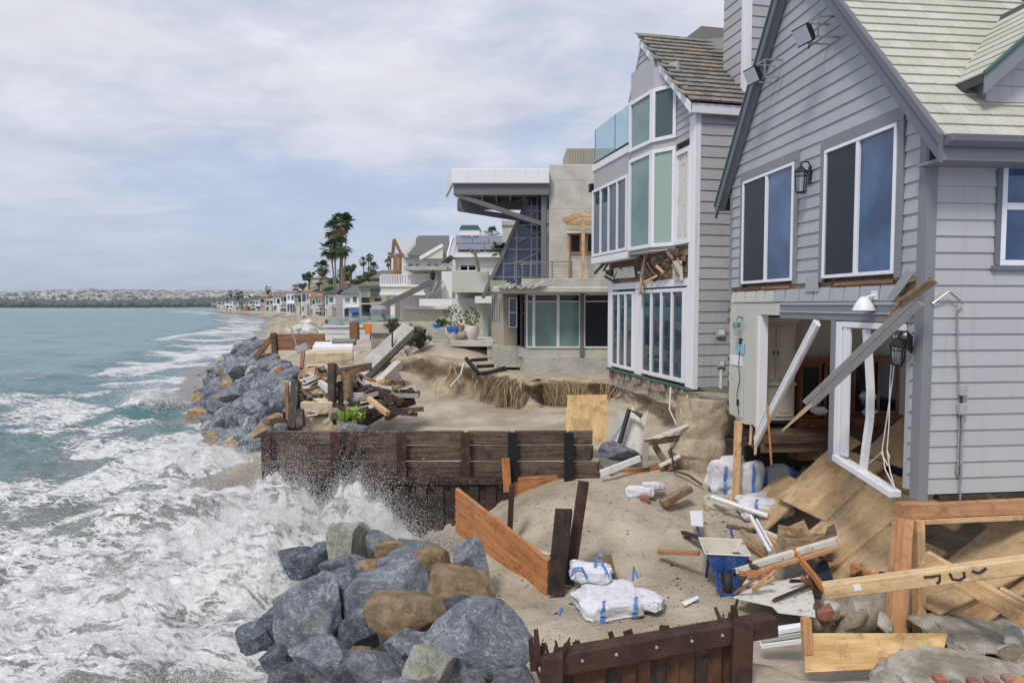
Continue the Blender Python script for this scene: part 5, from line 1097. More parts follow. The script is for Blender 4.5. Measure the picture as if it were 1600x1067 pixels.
# ------------------------------------------------------------------ boxes measured by their near face
def px_rect(x0, y0, x1, y1, Y):
    xm, ym = (x0 + x1) / 2, (y0 + y1) / 2
    return at(x0, ym, Y).x, at(x1, ym, Y).x, at(xm, y1, Y).z, at(xm, y0, Y).z
def pbox(m, x0, y0, x1, y1, Y, depth):
    a, c, z0, z1 = px_rect(x0, y0, x1, y1, Y); return m.box(a, Y, z0, c, Y + depth, z1)
def part_box(name, mat, parent, x0, y0, x1, y1, Y, depth, bevel=0.0):
    m = MB(); pbox(m, x0, y0, x1, y1, Y, depth); return m.build(name, M[mat], parent, bevel=bevel)
def front_window(parent, x0, y0, x1, y1, Y, nx=1, nz=1, fw=0.06, frame='white', gm='glass_sea', name='window', gmats=None):
    a, c, z0, z1 = px_rect(x0, y0, x1, y1, Y); e = empty(name, parent=parent); f = MB()
    f.box(a, Y - 0.06, z0, c, Y + 0.03, z0 + fw); f.box(a, Y - 0.06, z1 - fw, c, Y + 0.03, z1); f.box(a, Y - 0.058, z0 + fw, a + fw, Y + 0.03, z1 - fw); f.box(c - fw, Y - 0.058, z0 + fw, c, Y + 0.03, z1 - fw)
    f.build('frame', M[frame], e); w = (c - a - 2 * fw - (nx - 1) * fw) / nx; h = (z1 - z0 - 2 * fw - (nz - 1) * fw) / nz
    for i in range(nx):
        xx = a + fw + i * (w + fw)
        if i: q = MB(); q.box(xx - fw, Y - 0.056, z0 + fw, xx, Y + 0.02, z1 - fw); q.build('mullion', M[frame], e)
        for j in range(nz):
            zz = z0 + fw + j * (h + fw)
            if j: q = MB(); q.box(xx, Y - 0.054, zz - fw, xx + w, Y + 0.02, zz); q.build('rail', M[frame], e)
            q = MB(); q.box(xx, Y - 0.02, zz, xx + w, Y - 0.01, zz + h); q.build('pane', M[gmats[(i, j)] if gmats and (i, j) in gmats else gm], e)
    return e
# ------------------------------------------------------------------ house 3: modern concrete house with steel canopy
Y3 = 28.0
h3 = empty('modern_house', (1.5, Y3, -2.6), label='modern concrete and glass house with cantilevered white steel canopy', cat='house')
h3.location = (0, 0, 0)
X0, X1, Zb, Zt = px_rect(858, 257, 960, 440, Y3)
b = MB(); b.box(X0, Y3, 0.6, X1 + 3.0, Y3 + 6, Zt); b.build('concrete_tower', M['conc_pale'], h3, bevel=0.03)
for i in range(4):
    zz = 1.6 + i * 1.15; b = MB(); b.box(X0 + 0.02, Y3 - 0.004, zz, X1 + 2.9, Y3 - 0.001, zz + 0.02); b.build('form_joint', M['conc'], h3)
b = MB(); b.box(X0 - 0.012, Y3 + 0.5, 3.0, X0 + 0.1, Y3 + 0.9, 4.4); b.build('slot_window', M['glass_dark'], h3)
mh = empty('plant_screen', parent=h3)
a, c, z0, z1 = px_rect(888, 233, 962, 258, Y3); b = MB(); b.box(a, Y3 + 0.9, z0 - 0.2, c + 2, Y3 + 3, z1 + 0.22); b.build('screen_box', M['taupe'], mh)
for i in range(30): b = MB(); xx = a + 0.06 + i * 0.115; b.box(xx, Y3 + 0.86, z0 - 0.2, xx + 0.05, Y3 + 0.898, z1 + 0.22); b.build('rib', M['taupe'], mh)
# canopy
cp = empty('canopy', parent=h3)
a, c, z0, z1 = px_rect(707, 267, 858, 290, Y3)
b = MB(); b.box(a, Y3 - 0.4, z0 + 0.02, c - 0.01, Y3 + 4.5, z1); b.build('white_fascia', M['white'], cp, bevel=0.02)
b = MB(); b.prism([(a, Y3 - 0.38, z1), (a - 0.5, Y3 + 2.2, z1 + 0.0), (a - 0.5, Y3 + 2.2, z0 - 0.1), (a, Y3 - 0.38, z0)], (0.08, 0.15, 0)); b.build('white_return', M['white'], cp)
b = MB(); b.box(a + 0.06, Y3 - 0.25, z0 - 0.42, c - 0.01, Y3 - 0.05, z0 + 0.018); b.build('steel_edge_beam', M['steel_grey'], cp, bevel=0.01)
b = MB(); b.box(a + 0.1, Y3 + 0.2, z0 - 0.06, c - 0.02, Y3 + 4.4, z0 + 0.016); b.build('soffit', M['steel_grey'], cp)
b = MB(); b.box(a - 0.05, Y3 + 3.0, z0 - 0.55, c - 0.02, Y3 + 3.2, z0 - 0.062); b.build('rear_beam', M['steel_grey'], cp)
for k in range(6):
    b = MB(); xx = a + 0.5 + k * 0.6; b.box(xx, Y3 - 0.04, z0 - 0.3, xx + 0.08, Y3 + 2.99, z0 - 0.062); b.build('rafter', M['steel_grey'], cp)
timber('strut', (a + 0.15, Y3 - 0.15, z0 - 0.38), (X0 - 0.05, Y3 + 0.3, 3.25), 0.16, 0.18, M['steel_grey'], parent=cp); timber('strut', (a - 0.02, Y3 + 3.1, z0 - 0.5), (at(830, 341, Y3 + 3).x, Y3 + 3.0, at(830, 345, Y3 + 3).z), 0.2, 0.22, M['steel_grey'], parent=cp)
b = MB(); xx = at(850, 400, Y3).x; b.box(xx - 0.12, Y3 + 0.05, 0.9, xx + 0.1, Y3 + 0.3, z0 - 0.3); b.build('column', M['steel_grey'], cp, bevel=0.01)
pv = MB(); pa = at(815, 267, Y3 + 2); pc = at(860, 263, Y3 + 2); pv.prism([(pa.x, Y3 + 1, z1 + 0.02), (pc.x, Y3 + 1, z1 + 0.22), (pc.x, Y3 + 3, z1 + 0.22), (pa.x, Y3 + 3, z1 + 0.02)], (0, 0, 0.05)); pv.build('roof_solar_panel', M['solar'], cp)
# sloping curtain wall: outer mullion from (755,455) up to (830,312)
cw = empty('curtain_wall', parent=h3); YC = Y3 + 1.2
pA, pB, pC, pD = at(757, 455, YC), at(828, 312, YC), at(852, 300, YC), at(852, 452, YC)
b = MB(); b.prism([(pA.x, YC, pA.z), (pB.x, YC, pB.z), (pC.x, YC, pC.z), (pD.x, YC, pD.z)], (0, 0.02, 0)); b.build('glazing_backing', M['glass_navy'], cw)
timber('raking_mullion', (pA.x - 0.08, YC - 0.06, pA.z - 0.3), (pB.x - 0.08, YC - 0.06, pB.z), 0.16, 0.26, M['steel_grey'], up=(0, 1, 0), parent=cw)
rows = [455, 433, 412, 390, 372, 352, 330, 312]
def lx(z): t = (z - pA.z) / (pB.z - pA.z); return pA.x + (pB.x - pA.x) * t
for k, py in enumerate(rows[:-1]):
    zz = at(800, py, YC).z; ztop = at(800, rows[k + 1], YC).z
    b = MB(); b.box(lx(zz) + 0.02, YC - 0.05, zz - 0.03, pD.x, YC - 0.002, zz + 0.03); b.build('transom', M['rail_steel'], cw)
    for x0, x1 in ((757, 787), (787, 807), (807, 830), (830, 839), (839, 851)):
        xa, xb = at(x0, 400, YC).x + 0.04, at(x1, 400, YC).x - 0.03; la, lb = lx(zz) + 0.1, lx(ztop) + 0.1
        if xb < la + 0.05: continue
        poly = [(max(xa, la), YC - 0.012, zz + 0.04), (xb, YC - 0.012, zz + 0.04), (xb, YC - 0.012, ztop - 0.04)]
        poly.append((min(max(xa, lb), xb - 0.01), YC - 0.012, ztop - 0.04)); b = MB(); b.prism(poly, (0, 0.008, 0)); b.build('pane', M['glass_navy'], cw)
for px, top in ((787, 395), (807, 352), (830, 312), (839, 302)):
    q0, q1 = at(px, 455, YC), at(px, top, YC); b = MB(); b.box(q0.x - 0.03, YC - 0.07, q0.z, q0.x + 0.03, YC - 0.003, q1.z); b.build('mullion', M['rail_steel'], cw)
for k in range(4):
    z_ = 1.8 + 0.85 * k; timber('rod_brace', (at(807, 400, YC).x, YC - 0.1, z_), (at(851, 400, YC).x, YC - 0.1, z_ + 0.55), 0.04, 0.05, M['rail_steel'], parent=cw)
# brown framed upper windows with timber scaffold
for x0, x1 in ((889, 909), (915, 944)): front_window(h3, x0, 364, x1, 397, Y3, 1, 1, 0.09, 'fir_red', 'glass_dark')
b = MB(); pbox(b, 886, 361, 958, 364, Y3 - 0.25, 0.2); b.build('blind_cassette', M['white'], h3)
sc = empty('timber_frame', parent=h3)
for (x0, y0, x1, y1, Yd, w, h) in ((880, 345, 908, 335, Y3 - 0.8, 0.15, 0.2), (906, 335, 960, 336, Y3 - 0.8, 0.12, 0.22), (884, 348, 960, 348, Y3 - 0.3, 0.1, 0.2), (911, 342, 911, 438, Y3 - 0.75, 0.12, 0.12), (889, 363, 889, 437, Y3 - 0.12, 0.07, 0.07)):
    timber('scaffold_timber', at(x0, y0, Yd), at(x1, y1, Yd), w, h, M['fir'], parent=sc)
# balcony slab, railing
b = MB(); a, c, z0, z1 = px_rect(822, 437, 962, 447, Y3); b.box(a - 0.2, Y3 - 1.2, z0 - 0.05, c + 3, Y3 + 0.5, z1); b.build('balcony_slab', M['conc'], h3, bevel=0.02)
b = MB(); a2, c2, zz0, zz1 = px_rect(770, 450, 962, 458, Y3 - 1.5); b.box(a2, Y3 - 1.6, zz0, c2 + 3, Y3 + 0.4, zz1 + 0.06); b.build('lower_slab', M['conc_pale'], h3, bevel=0.05)
rl = empty('balcony_railing', parent=h3); YR = Y3 - 1.1; za, zt = at(850, 438, YR).z, at(850, 409, YR).z
for px in (804, 816, 829, 863, 893): q = at(px, 420, YR); b = MB(); b.box(q.x - 0.025, YR, za, q.x + 0.025, YR + 0.05, zt); b.build('post', M['rail_steel'], rl)
for k in range(6):
    zz = zt - k * (zt - za) / 6; b = MB(); b.box(at(804, 420, YR).x, YR + 0.02, zz - (0.02 if k == 0 else 0.006), at(895, 420, YR).x, YR + 0.04, zz + (0.02 if k == 0 else 0.006)); b.build('rail', M['rail_steel'], rl)
# lower storey glass, bent in three faces
q = lambda px, Y: (at(px, 500, Y).x, Y)
zg0, zg1 = at(880, 543, Y3).z, at(880, 459, Y3).z; zt_ = at(880, 471, Y3).z
gA, gB, gC = q(808, Y3 + 1.3), q(822, Y3 - 0.25), q(962, Y3 - 0.25)
glazed('glass_wall', h3, gA, gB, zg0, zg1, 2, 0.05, 0.05, 'rail_steel', 'glass_dark', rails=[zt_ - 0.5, zt_])
pts3 = [822, 834, 872, 907, 912, 962]
for i, (x0, x1) in enumerate(zip(pts3[:-1], pts3[1:])):
    if x1 - x0 < 8: part_box('blue_grey_column', 'steel_grey', h3, x0 - 0.5, 456, x1 + 0.5, 557, Y3 - 0.35, 0.2); continue
    glazed('glass_wall', h3, q(x0, Y3 - 0.25), q(x1, Y3 - 0.25), zg0, zg1, 1, 0.06, 0.05, 'white', 'glass_teal' if x1 < 908 else 'glass_dark', rails=[zt_], gmats={(0, 1): 'glass_dark'})
fdn = empty('foundation', parent=h3)
zc0, zc1 = at(880, 558, Y3).z, at(880, 580, Y3).z
b = MB(); b.prism([(*gA, zc0), (gA[0] + 0.05, gB[1] + 0.5, zc0), (*gB, zc0), (gC[0] + 1.5, gC[1], zc0), (gC[0] + 1.5, Y3 + 4, zc0), (gA[0], Y3 + 4, zc0)], (0, 0, zg0 - zc0 - 0.004)); b.build('plinth', M['conc_pale'], fdn)
b = MB(); b.prism([(gA[0] - 0.1, gA[1], zc1 - 0.6), (gB[0] - 0.05, gB[1] - 0.14, zc1 - 0.6), (gC[0] + 1.5, gC[1] - 0.14, zc1 - 0.6), (gC[0] + 1.5, Y3 + 4, zc1 - 0.6), (gA[0] - 0.1, Y3 + 4, zc1 - 0.6)], (0, 0, zc0 - zc1 + 0.595)); b.build('footing', M['conc'], fdn)
# corrugated bay to the left and concrete base
cb_ = empty('corrugated_bay', parent=h3); a, c, z0, z1 = px_rect(786, 455, 808, 540, Y3 + 0.4); a0 = at(767, 500, Y3 + 1.2).x
b = MB(); b.prism([(a0, Y3 + 1.9, z0), (a, Y3 + 0.45, z0), (c, Y3 + 0.45, z0), (c, Y3 + 3, z0), (a0, Y3 + 3, z0)], (0, 0, z1 - z0)); b.build('panel_backing', M['taupe'], cb_)
for i in range(6): b = MB(); xx = a + 0.02 + i * (c - a) / 6; b.box(xx, Y3 + 0.41, z0, xx + 0.05, Y3 + 0.449, z1); b.build('rib', M['taupe'], cb_)
for i in range(4):
    t_ = (i + 0.5) / 5; p = Vector((a0 + (a - a0) * t_, Y3 + 1.9 - 1.45 * t_, 0)); b = MB(); b.beam(p + Vector((0, -0.02, z1 - 0.3)), p + Vector((0, -0.02, z1 - 1.3)), 0.05, 0.05); b.build('louvre_slot', M['trim_dark'], cb_)
front_window(cb_, 795, 465, 808, 512, Y3 + 0.40, 1, 2, 0.04, 'white', 'glass_navy')
b = MB(); zq = at(780, 575, Y3).z; b.prism([(a0 - 0.2, Y3 + 1.8, zq), (a - 0.15, Y3 + 0.3, zq), (c + 0.2, Y3 + 0.3, zq), (c + 0.2, Y3 + 3, zq), (a0 - 0.2, Y3 + 3, zq)], (0, 0, z0 - zq - 0.003)); b.build('plinth', M['conc'], fdn, bevel=0.01)
b = MB(); pbox(b, 766, 408 + 30, 792, 455, Y3 + 1.0, 1.2); b.build('parapet', M['sage'], h3)
# torn edge of the lower slab
for i in range(7):
    px = 780 + i * 9; p = at(px, 448, Y3 - 1.7); timber('torn_slab_edge', p, p + Vector((random.uniform(0.1, 0.5), 0.05, random.uniform(-0.05, 0.18))), 0.2, 0.12, M['conc_pale'], parent=h3, split=0.2)
# ------------------------------------------------------------------ white house with solar panels (house 4)
Y4 = 42.0
h4 = empty('white_house', (-2, Y4, -2), label='white boarded house with grey metal roof, solar panels and twin chimneys', cat='house'); h4.location = (0, 0, 0)
a, c, z0, z1 = px_rect(712, 395, 790, 540, Y4)
b = MB(); b.box(a, Y4, -3.0, c + 3, Y4 + 7, z1); b.build('main_wall', M['white_siding'], h4)
for k in range(14): zz = z1 - 0.28 * (k + 1); m = MB(); m.box(a - 0.01, Y4 - 0.02, zz, c + 0.5, Y4 - 0.002, zz + 0.25); m.build('siding_board', M['white_siding'], h4)
r0, r1 = at(700, 396, Y4 - 0.4), at(790, 370, Y4 + 3.4)
b = MB(); b.prism([(r0.x, Y4 - 0.4, r0.z - 0.1), (r0.x + 0.05, Y4 + 3.4, at(700, 371, Y4 + 3.4).z), (r0.x + 0.05, Y4 + 7.4, r0.z - 0.1)], (8, 0, 0)); b.build('metal_roof', M['metal_roof'], h4)
ztop = at(700, 371, Y4 + 3.4).z; zlow = r0.z - 0.1; sl4 = (ztop - zlow) / 3.8; n4 = Vector((0, -sl4, 1)).normalized()
for k in range(9): xx = r0.x + 0.3 + k * 0.75; m = MB(); m.beam((xx, Y4 - 0.4, zlow + 0.02), (xx, Y4 + 3.4, ztop + 0.02), 0.04, 0.05); m.build('standing_seam', M['metal_roof'], h4)
def roofpt(px, py):
    d = Vector(ray(px, py)); p0 = Vector((0, Y4 - 0.4, zlow)); t = p0.dot(n4) / d.dot(n4); return d * t
for (x0, y0, x1, y1) in ((712, 372, 737, 384), (738, 372, 762, 384), (763, 372, 790, 384), (714, 385, 756, 394), (757, 385, 786, 394)):
    q = [roofpt(x0, y0), roofpt(x1, y0), roofpt(x1 + 1, y1), roofpt(x0 + 1, y1)]; m = MB(); m.prism([v + n4 * 0.12 for v in q], n4 * 0.05); m.build('solar_panel', M['solar'], h4)
b = MB(); b.prism([(r0.x - 0.08, Y4 - 0.45, zlow - 0.25), (r0.x - 0.08, Y4 + 3.4, ztop - 0.1), (r0.x - 0.08, Y4 + 3.4, ztop + 0.1), (r0.x - 0.08, Y4 - 0.45, zlow + 0.05)], (0.08, 0, 0)); b.build('rake_board', M['white'], h4)
part_box('fascia', 'white', h4, 700, 397, 790, 402, Y4 - 0.5, 0.1)
b = MB(); p = at(728, 360, Y4 + 4.5); b.box(p.x - 0.35, Y4 + 4, zlow, p.x + 0.95, Y4 + 5.5, at(728, 359, Y4 + 4).z); ch4 = b.build('chimney', M['white'], h4)
b = MB(); zz = at(728, 359, Y4 + 4).z; b.prism([(p.x - 0.42, Y4 + 3.95, zz), (p.x + 1.02, Y4 + 3.95, zz), (p.x + 0.85, Y4 + 3.95, zz + 0.3), (p.x - 0.25, Y4 + 3.95, zz + 0.3)], (0, 1.6, 0)); b.build('chimney_hood', M['green_copper'], ch4)
front_window(h4, 718, 413, 745, 424, Y4, 2, 1, 0.07, 'white', 'glass_green')
b = MB(); a2, c2, q0, q1 = px_rect(706, 423, 762, 457, Y4 - 3); b.box(a2, Y4 - 3, q0, c2, Y4 - 0.1, q1); b.build('stucco_balcony', M['stucco'], h4, bevel=0.02)
part_box('lower_wall', 'white_siding', h4, 706, 466, 760, 540, Y4 - 1.0, 1.2)
b = MB(); a2, c2, q0, q1 = px_rect(742, 463, 772, 474, Y4 - 5); b.box(a2, Y4 - 5, q0, c2, Y4 - 1, q1); b.build('awning_cassette', M['white'], h4, bevel=0.02)
part_box('door_glass', 'glass_green', h4, 755, 475, 763, 532, Y4 - 2.5, 0.1); part_box('side_wall', 'conc_pale', h4, 731, 466, 755, 540, Y4 - 2.2, 0.5)
for k in range(3):
    m = MB(); p = at(704 - k * 4, 405 + k * 3, Y4 - 0.6); m.lathe([(0.03, 0.25), (0.08, 0.2), (0.28, 0.05), (0.3, 0.0)], p, 10); m.build('sconce', M['black_metal'], h4)
# stone chimney behind the curtain wall
b = MB(); a, c, z0, z1 = px_rect(785, 352, 812, 420, 40); b.box(a, 40, z0 - 2, c, 42, z1); t = b.build('stone_chimney', M['conc_pale'], None, origin=True); tag(t, 'pale stone chimney rising behind the glass curtain wall', 'chimney')
part_t = MB(); pbox(part_t, 784, 345, 813, 352, 39.9, 2.2); o = part_t.build('chimney_cap', M['conc'], t); o.location = -t.location
# ------------------------------------------------------------------ house 5: grey-roofed white house with railed decks
Y5 = 52.0
h5 = empty('grey_roofed_house', (0, 0, 0), label='white house with grey shingle roof, white railed decks and exposed brown framing', cat='house')
part_box('main_wall', 'white_siding', h5, 625, 395, 712, 500, Y5, 8)
p0, p1, p2, p3 = at(630, 403, Y5 - 0.5), at(694, 403, Y5 - 0.5), at(694, 372, Y5 + 3), at(648, 372, Y5 + 3)
b = MB(); b.prism([(p0.x, p0.y, p0.z), (p1.x + 0.4, p1.y, p1.z), (p2.x + 0.4, p2.y, p2.z), (p3.x + 0.3, p3.y, p3.z)], (0, 0, 0.2)); b.build('roof', M['grey_roof'], h5)
g0, g1, g2 = at(656, 404, Y5 - 0.6), at(692, 383, Y5 - 0.6), at(692, 404, Y5 - 0.6)
b = MB(); b.prism([tuple(g0), tuple(g1), tuple(g2)], (0, 0.15, 0)); b.build('gable_panel', M['cream_siding'], h5)
timber('rake_board', g0 + Vector((0, -0.05, 0)), g1 + Vector((0, -0.05, 0)), 0.12, 0.25, M['white'], parent=h5)
for x0, x1 in ((637, 647), (648, 657), (666, 675), (677, 687)): front_window(h5, x0, 411, x1, 419, Y5 - 0.02, 1, 1, 0.06, 'white', 'glass_teal')
front_window(h5, 664, 427, 676, 437, Y5 - 0.02, 1, 1, 0.06, 'white', 'glass_green')
b = MB(); a, c, z0, z1 = px_rect(631, 416, 698, 422, Y5 - 4); b.box(a, Y5 - 4, z0, c, Y5, z1); b.build('awning_roof', M['conc'], h5)
part_box('deck_wall', 'cream_siding', h5, 595, 447, 662, 458, Y5 - 5, 4.5); part_box('deck_edge', 'white', h5, 593, 445, 664, 448, Y5 - 5.1, 0.2); part_box('deck_base', 'white', h5, 593, 457, 664, 461, Y5 - 5.1, 4.8)
def railing(parent, x0, x1, ytop, ybot, Y, n):
    r = empty('railing', parent=parent); A, B = at(x0, ytop, Y), at(x1, ytop, Y); zb = at(x0, ybot, Y).z
    m = MB(); m.box(A.x, Y, A.z - 0.08, B.x, Y + 0.1, A.z); m.build('top_rail', M['white'], r); m = MB(); m.box(A.x, Y, zb, B.x, Y + 0.1, zb + 0.08); m.build('bottom_rail', M['white'], r)
    for i in range(n + 1): xx = A.x + (B.x - A.x) * i / n; w = 0.08 if i % 5 == 0 else 0.025; m = MB(); m.box(xx - w, Y + 0.02, zb + 0.08, xx + w, Y + 0.08, A.z - 0.08); m.build('baluster', M['white'], r)
railing(h5, 595, 635, 429, 446, Y5 - 5, 25); railing(h5, 636, 680, 429, 446, Y5 - 3, 25); railing(h5, 636, 668, 459, 477, Y5 - 3.5, 15)
part_box('lower_deck', 'white', h5, 655, 467, 706, 478, Y4 + 2, 3); part_box('ground_storey', 'cream_siding', h5, 632, 481, 706, 520, Y5 - 3, 4); part_box('lower_roof_edge', 'white', h5, 630, 478, 700, 483, Y5 - 3.4, 4)
front_window(h5, 652, 487, 668, 492, Y5 - 3.02, 2, 1, 0.06, 'white', 'glass_green')
part_box('porch_column', 'white', h5, 610, 459, 617, 506, Y5 - 4.6, 0.4); part_box('porch_column', 'white', h5, 690, 424, 706, 466, Y4 + 3, 1.5)
fr = empty('exposed_frame', parent=h5)
for (x0, y0, x1, y1, w) in ((618, 400, 618, 430, 0.28), (625, 401, 625, 430, 0.22), (613, 403, 616, 374, 0.22), (616, 374, 629, 402, 0.2), (618, 399, 631, 399, 0.25)):
    timber('stud', at(x0, y0, Y5 - 2), at(x1, y1, Y5 - 2), w, w, M['brown_wood'], parent=fr)
b = MB(); b.prism([tuple(at(616, 373, Y5 + 2)), tuple(at(650, 373, Y5 + 2)), tuple(at(650, 402, Y5)), tuple(at(630, 402, Y5 - 1))], (0, 0.1, 0)); b.build('roof_membrane', M['metal_roof'], fr)
# deck chairs on the lower deck
for i, (px, py) in enumerate(((676, 464), (684, 464))):
    t = empty('deck_chair', at(px, py + 3, Y4 + 2.5), 0.2, label=('left-hand', 'right-hand')[i] + ' folding deck chair on the white lower deck', cat='chair', group='deck chairs'); m = MB(); m.beam((-0.1, 0, 0.3), (0.35, 0, 1.15), 0.5, 0.05); m.build('back', M['sage'], t); m = MB(); m.beam((-0.5, 0, 0.38), (-0.05, 0, 0.32), 0.5, 0.05); m.build('seat', M['sage'], t)
    for s in (-0.2, 0.2): m = MB(); m.beam((-0.45, s, 0.0), (0.05, s, 0.38), 0.03, 0.03); m.beam((0.1, s, 0.0), (-0.4, s, 0.38), 0.03, 0.03); m.build('leg', M['zinc'], t)
# broken dark steel arm with lamp, leaning
t = empty('fallen_lamp_arm', (0, 0, 0), label='thick grey steel arm leaning diagonally in front of the railed house', cat='beam'); A, B = at(587, 484, 36), at(676, 440, 36.5)
timber('arm', A, B, 0.30, 0.30, M['steel_grey'], parent=t); m = MB(); m.tube([at(590, 482, 36), at(613, 514, 36.2)], 0.09, 8); m.build('strut', M['steel_grey'], t)
m = MB(); m.lathe([(0.5, 0), (0.55, 0.3), (0.3, 0.5)], at(594, 492, 36), 10); m.build('crumpled_drum', M['zinc'], t); m = MB(); m.lathe([(0.06, 0.55), (0.14, 0.4), (0.16, 0.1), (0.08, 0)], at(676, 438, 36.5), 8); m.build('lamp', M['black_metal'], t)
# ------------------------------------------------------------------ houses farther along
def simple_house(name, x0, y0, x1, y1, Y, depth, wall, roof, label, rise=10, decks=0, wins=4, group='beach houses farther along'):
    h = empty(name, (0, 0, 0), label=label, cat='house', group=group); part_box('wall', wall, h, x0, y0, x1, y1, Y, depth)
    A, B = at(x0, y0, Y), at(x1, y0, Y); zt = at((x0 + x1) / 2, y0 - rise, Y).z
    m = MB(); m.prism([(A.x - 0.3, Y - 0.4, A.z), (B.x + 0.3, Y - 0.4, A.z), ((A.x + B.x) / 2 + (B.x - A.x) * 0.3, Y + depth / 2, zt), ((A.x + B.x) / 2 - (B.x - A.x) * 0.3, Y + depth / 2, zt)], (0, 0, 0.15)); m.build('roof', M[roof], h)
    m = MB(); m.prism([(A.x - 0.3, Y + depth, A.z), (B.x + 0.3, Y + depth, A.z), ((A.x + B.x) / 2 + (B.x - A.x) * 0.3, Y + depth / 2, zt), ((A.x + B.x) / 2 - (B.x - A.x) * 0.3, Y + depth / 2, zt)], (0, 0, 0.15)); m.build('roof', M[roof], h)
    hr = random.Random(int(x0 * 7 + Y)); bays = max(2, wins // 2 + hr.randint(0, 1)); hh = (y1 - y0) / 2
    for r_ in range(2 if wins else 0):
        xx = x0 + (x1 - x0) * hr.uniform(0.05, 0.12)
        while xx < x1 - (x1 - x0) * 0.15:
            ww = (x1 - x0) / bays * hr.uniform(0.35, 0.85); q = MB(); top_ = hr.uniform(0.12, 0.3); bot_ = hr.uniform(0.62, 0.92)
            if xx + ww < x1:
                pbox(q, xx, y0 + hh * (r_ + top_), xx + ww, y0 + hh * (r_ + bot_), Y - 0.05, 0.06); wn = q.build('window', M[hr.choice(('glass_navy', 'glass_dark', 'glass_teal', 'glass_tealdark'))], h)
                q = MB(); pbox(q, xx - 0.2, y0 + hh * (r_ + bot_), xx + ww + 0.2, y0 + hh * (r_ + bot_ + 0.05), Y - 0.1, 0.15); q.build('sill', M['white'], wn)
            xx += ww + (x1 - x0) * hr.uniform(0.06, 0.2)
    if wins and hr.random() < 0.6:
        q = MB(); e0 = x0 + (x1 - x0) * hr.uniform(0, 0.5); pbox(q, e0, y0 + hh * hr.uniform(0.7, 1.1), e0 + (x1 - x0) * hr.uniform(0.35, 0.5), y1 + 0.5, Y - 2.5, 2.4); q.build('projecting_wing', M[hr.choice((wall, 'stucco', 'conc_pale', 'brown_wood'))], h)
    for k in range(decks):
        yy_ = y0 + (y1 - y0) * (k + 1) / (decks + 1); q = MB(); pbox(q, x0 - 1, yy_, x1, yy_ + 1.3, Y - 2, 2.2); q.build('deck', M['white'], h)
    return h
h6 = simple_house('sage_house', 561, 448, 604, 500, 70, 8, 'sage', 'grey_roof', 'sage green stucco house with dark openings left of the railed white house', 8, 1, 2)
part_box('porch_shade_panel', 'void_shade', h6, 565, 465, 595, 488, 69.9, 0.3); part_box('porch_post', 'brown_wood', h6, 577, 463, 585, 492, 69.2, 0.5)  # flat near-black panel paints the shade inside the porch
simple_house('dark_roof_house', 583, 436, 622, 462, 78, 8, 'hutch', 'grey_roof', 'dark wooden gabled house behind the railed white deck', 14, 0, 0)
simple_house('pale_house', 536, 460, 566, 498, 88, 9, 'white_siding', 'grey_roof', 'pale house with grey pitched roof and blue awning right of the palms', 14, 1, 4)
simple_house('navy_roof_house', 508, 460, 524, 498, 105, 9, 'white_siding', 'navy_roof', 'white house with dark navy roof just left of the palm trunks', 8, 1, 4)
part_t = MB(); pbox(part_t, 546, 482, 570, 488, 80, 2); o = part_t.build('awning', M['pot_blue'], None, origin=True); tag(o, 'blue patio awning right of the palm trunks', 'awning')
pal = ['white_siding', 'cream_siding', 'white', 'stucco', 'sage', 'terracotta_wall', 'conc_pale', 'glass_navy']; words = {'white_siding': 'white boarded', 'cream_siding': 'cream boarded', 'white': 'bright white', 'stucco': 'grey stucco', 'sage': 'sage green', 'terracotta_wall': 'pinkish', 'conc_pale': 'pale concrete', 'glass_navy': 'blue glazed'}
rr = random.Random(31); px = 502; n = 0; spec = []
while px > 336:
    Y = np.interp(px, [336, 380, 430, 470, 505], [540, 400, 270, 180, 125]); w = rr.uniform(9, 17) * (1 if px > 420 else 0.8); ybase = 477 + 1067 * 2.4 / Y; hh = 1067 * rr.uniform(3.8, 6.4) / Y; mt = rr.choice(pal[:7]); rf_ = rr.choice(['grey_roof', 'terracotta', 'navy_roof', 'metal_roof', 'grey_roof'])
    spec.append((px - w, ybase - hh, px, ybase, float(Y), mt, rf_)); px -= w * rr.uniform(0.75, 1.0); n += 1
rw = {'grey_roof': 'grey', 'terracotta': 'red tiled', 'navy_roof': 'dark blue', 'metal_roof': 'light metal'}
ordn = ['nearest', 'second', 'third', 'fourth', 'fifth', 'sixth', 'seventh', 'eighth', 'ninth', 'tenth', 'eleventh', 'twelfth', 'thirteenth', 'fourteenth', 'fifteenth', 'sixteenth', 'seventeenth', 'eighteenth', 'nineteenth', 'twentieth', 'twenty-first', 'twenty-second']
for i, (x0, y0, x1, y1, Y, mt, rf_) in enumerate(spec):
    simple_house('beach_house', x0, y0, x1, y1, Y, 9, mt, rf_, '%s beach house with %s roof, %s along the shore left of the palms' % (words[mt], rw[rf_], ordn[min(i, 21)]), rr.uniform(2, 5) * 130 / Y, rr.choice((0, 1, 2)), 4, 'row of beach houses along the far shore')
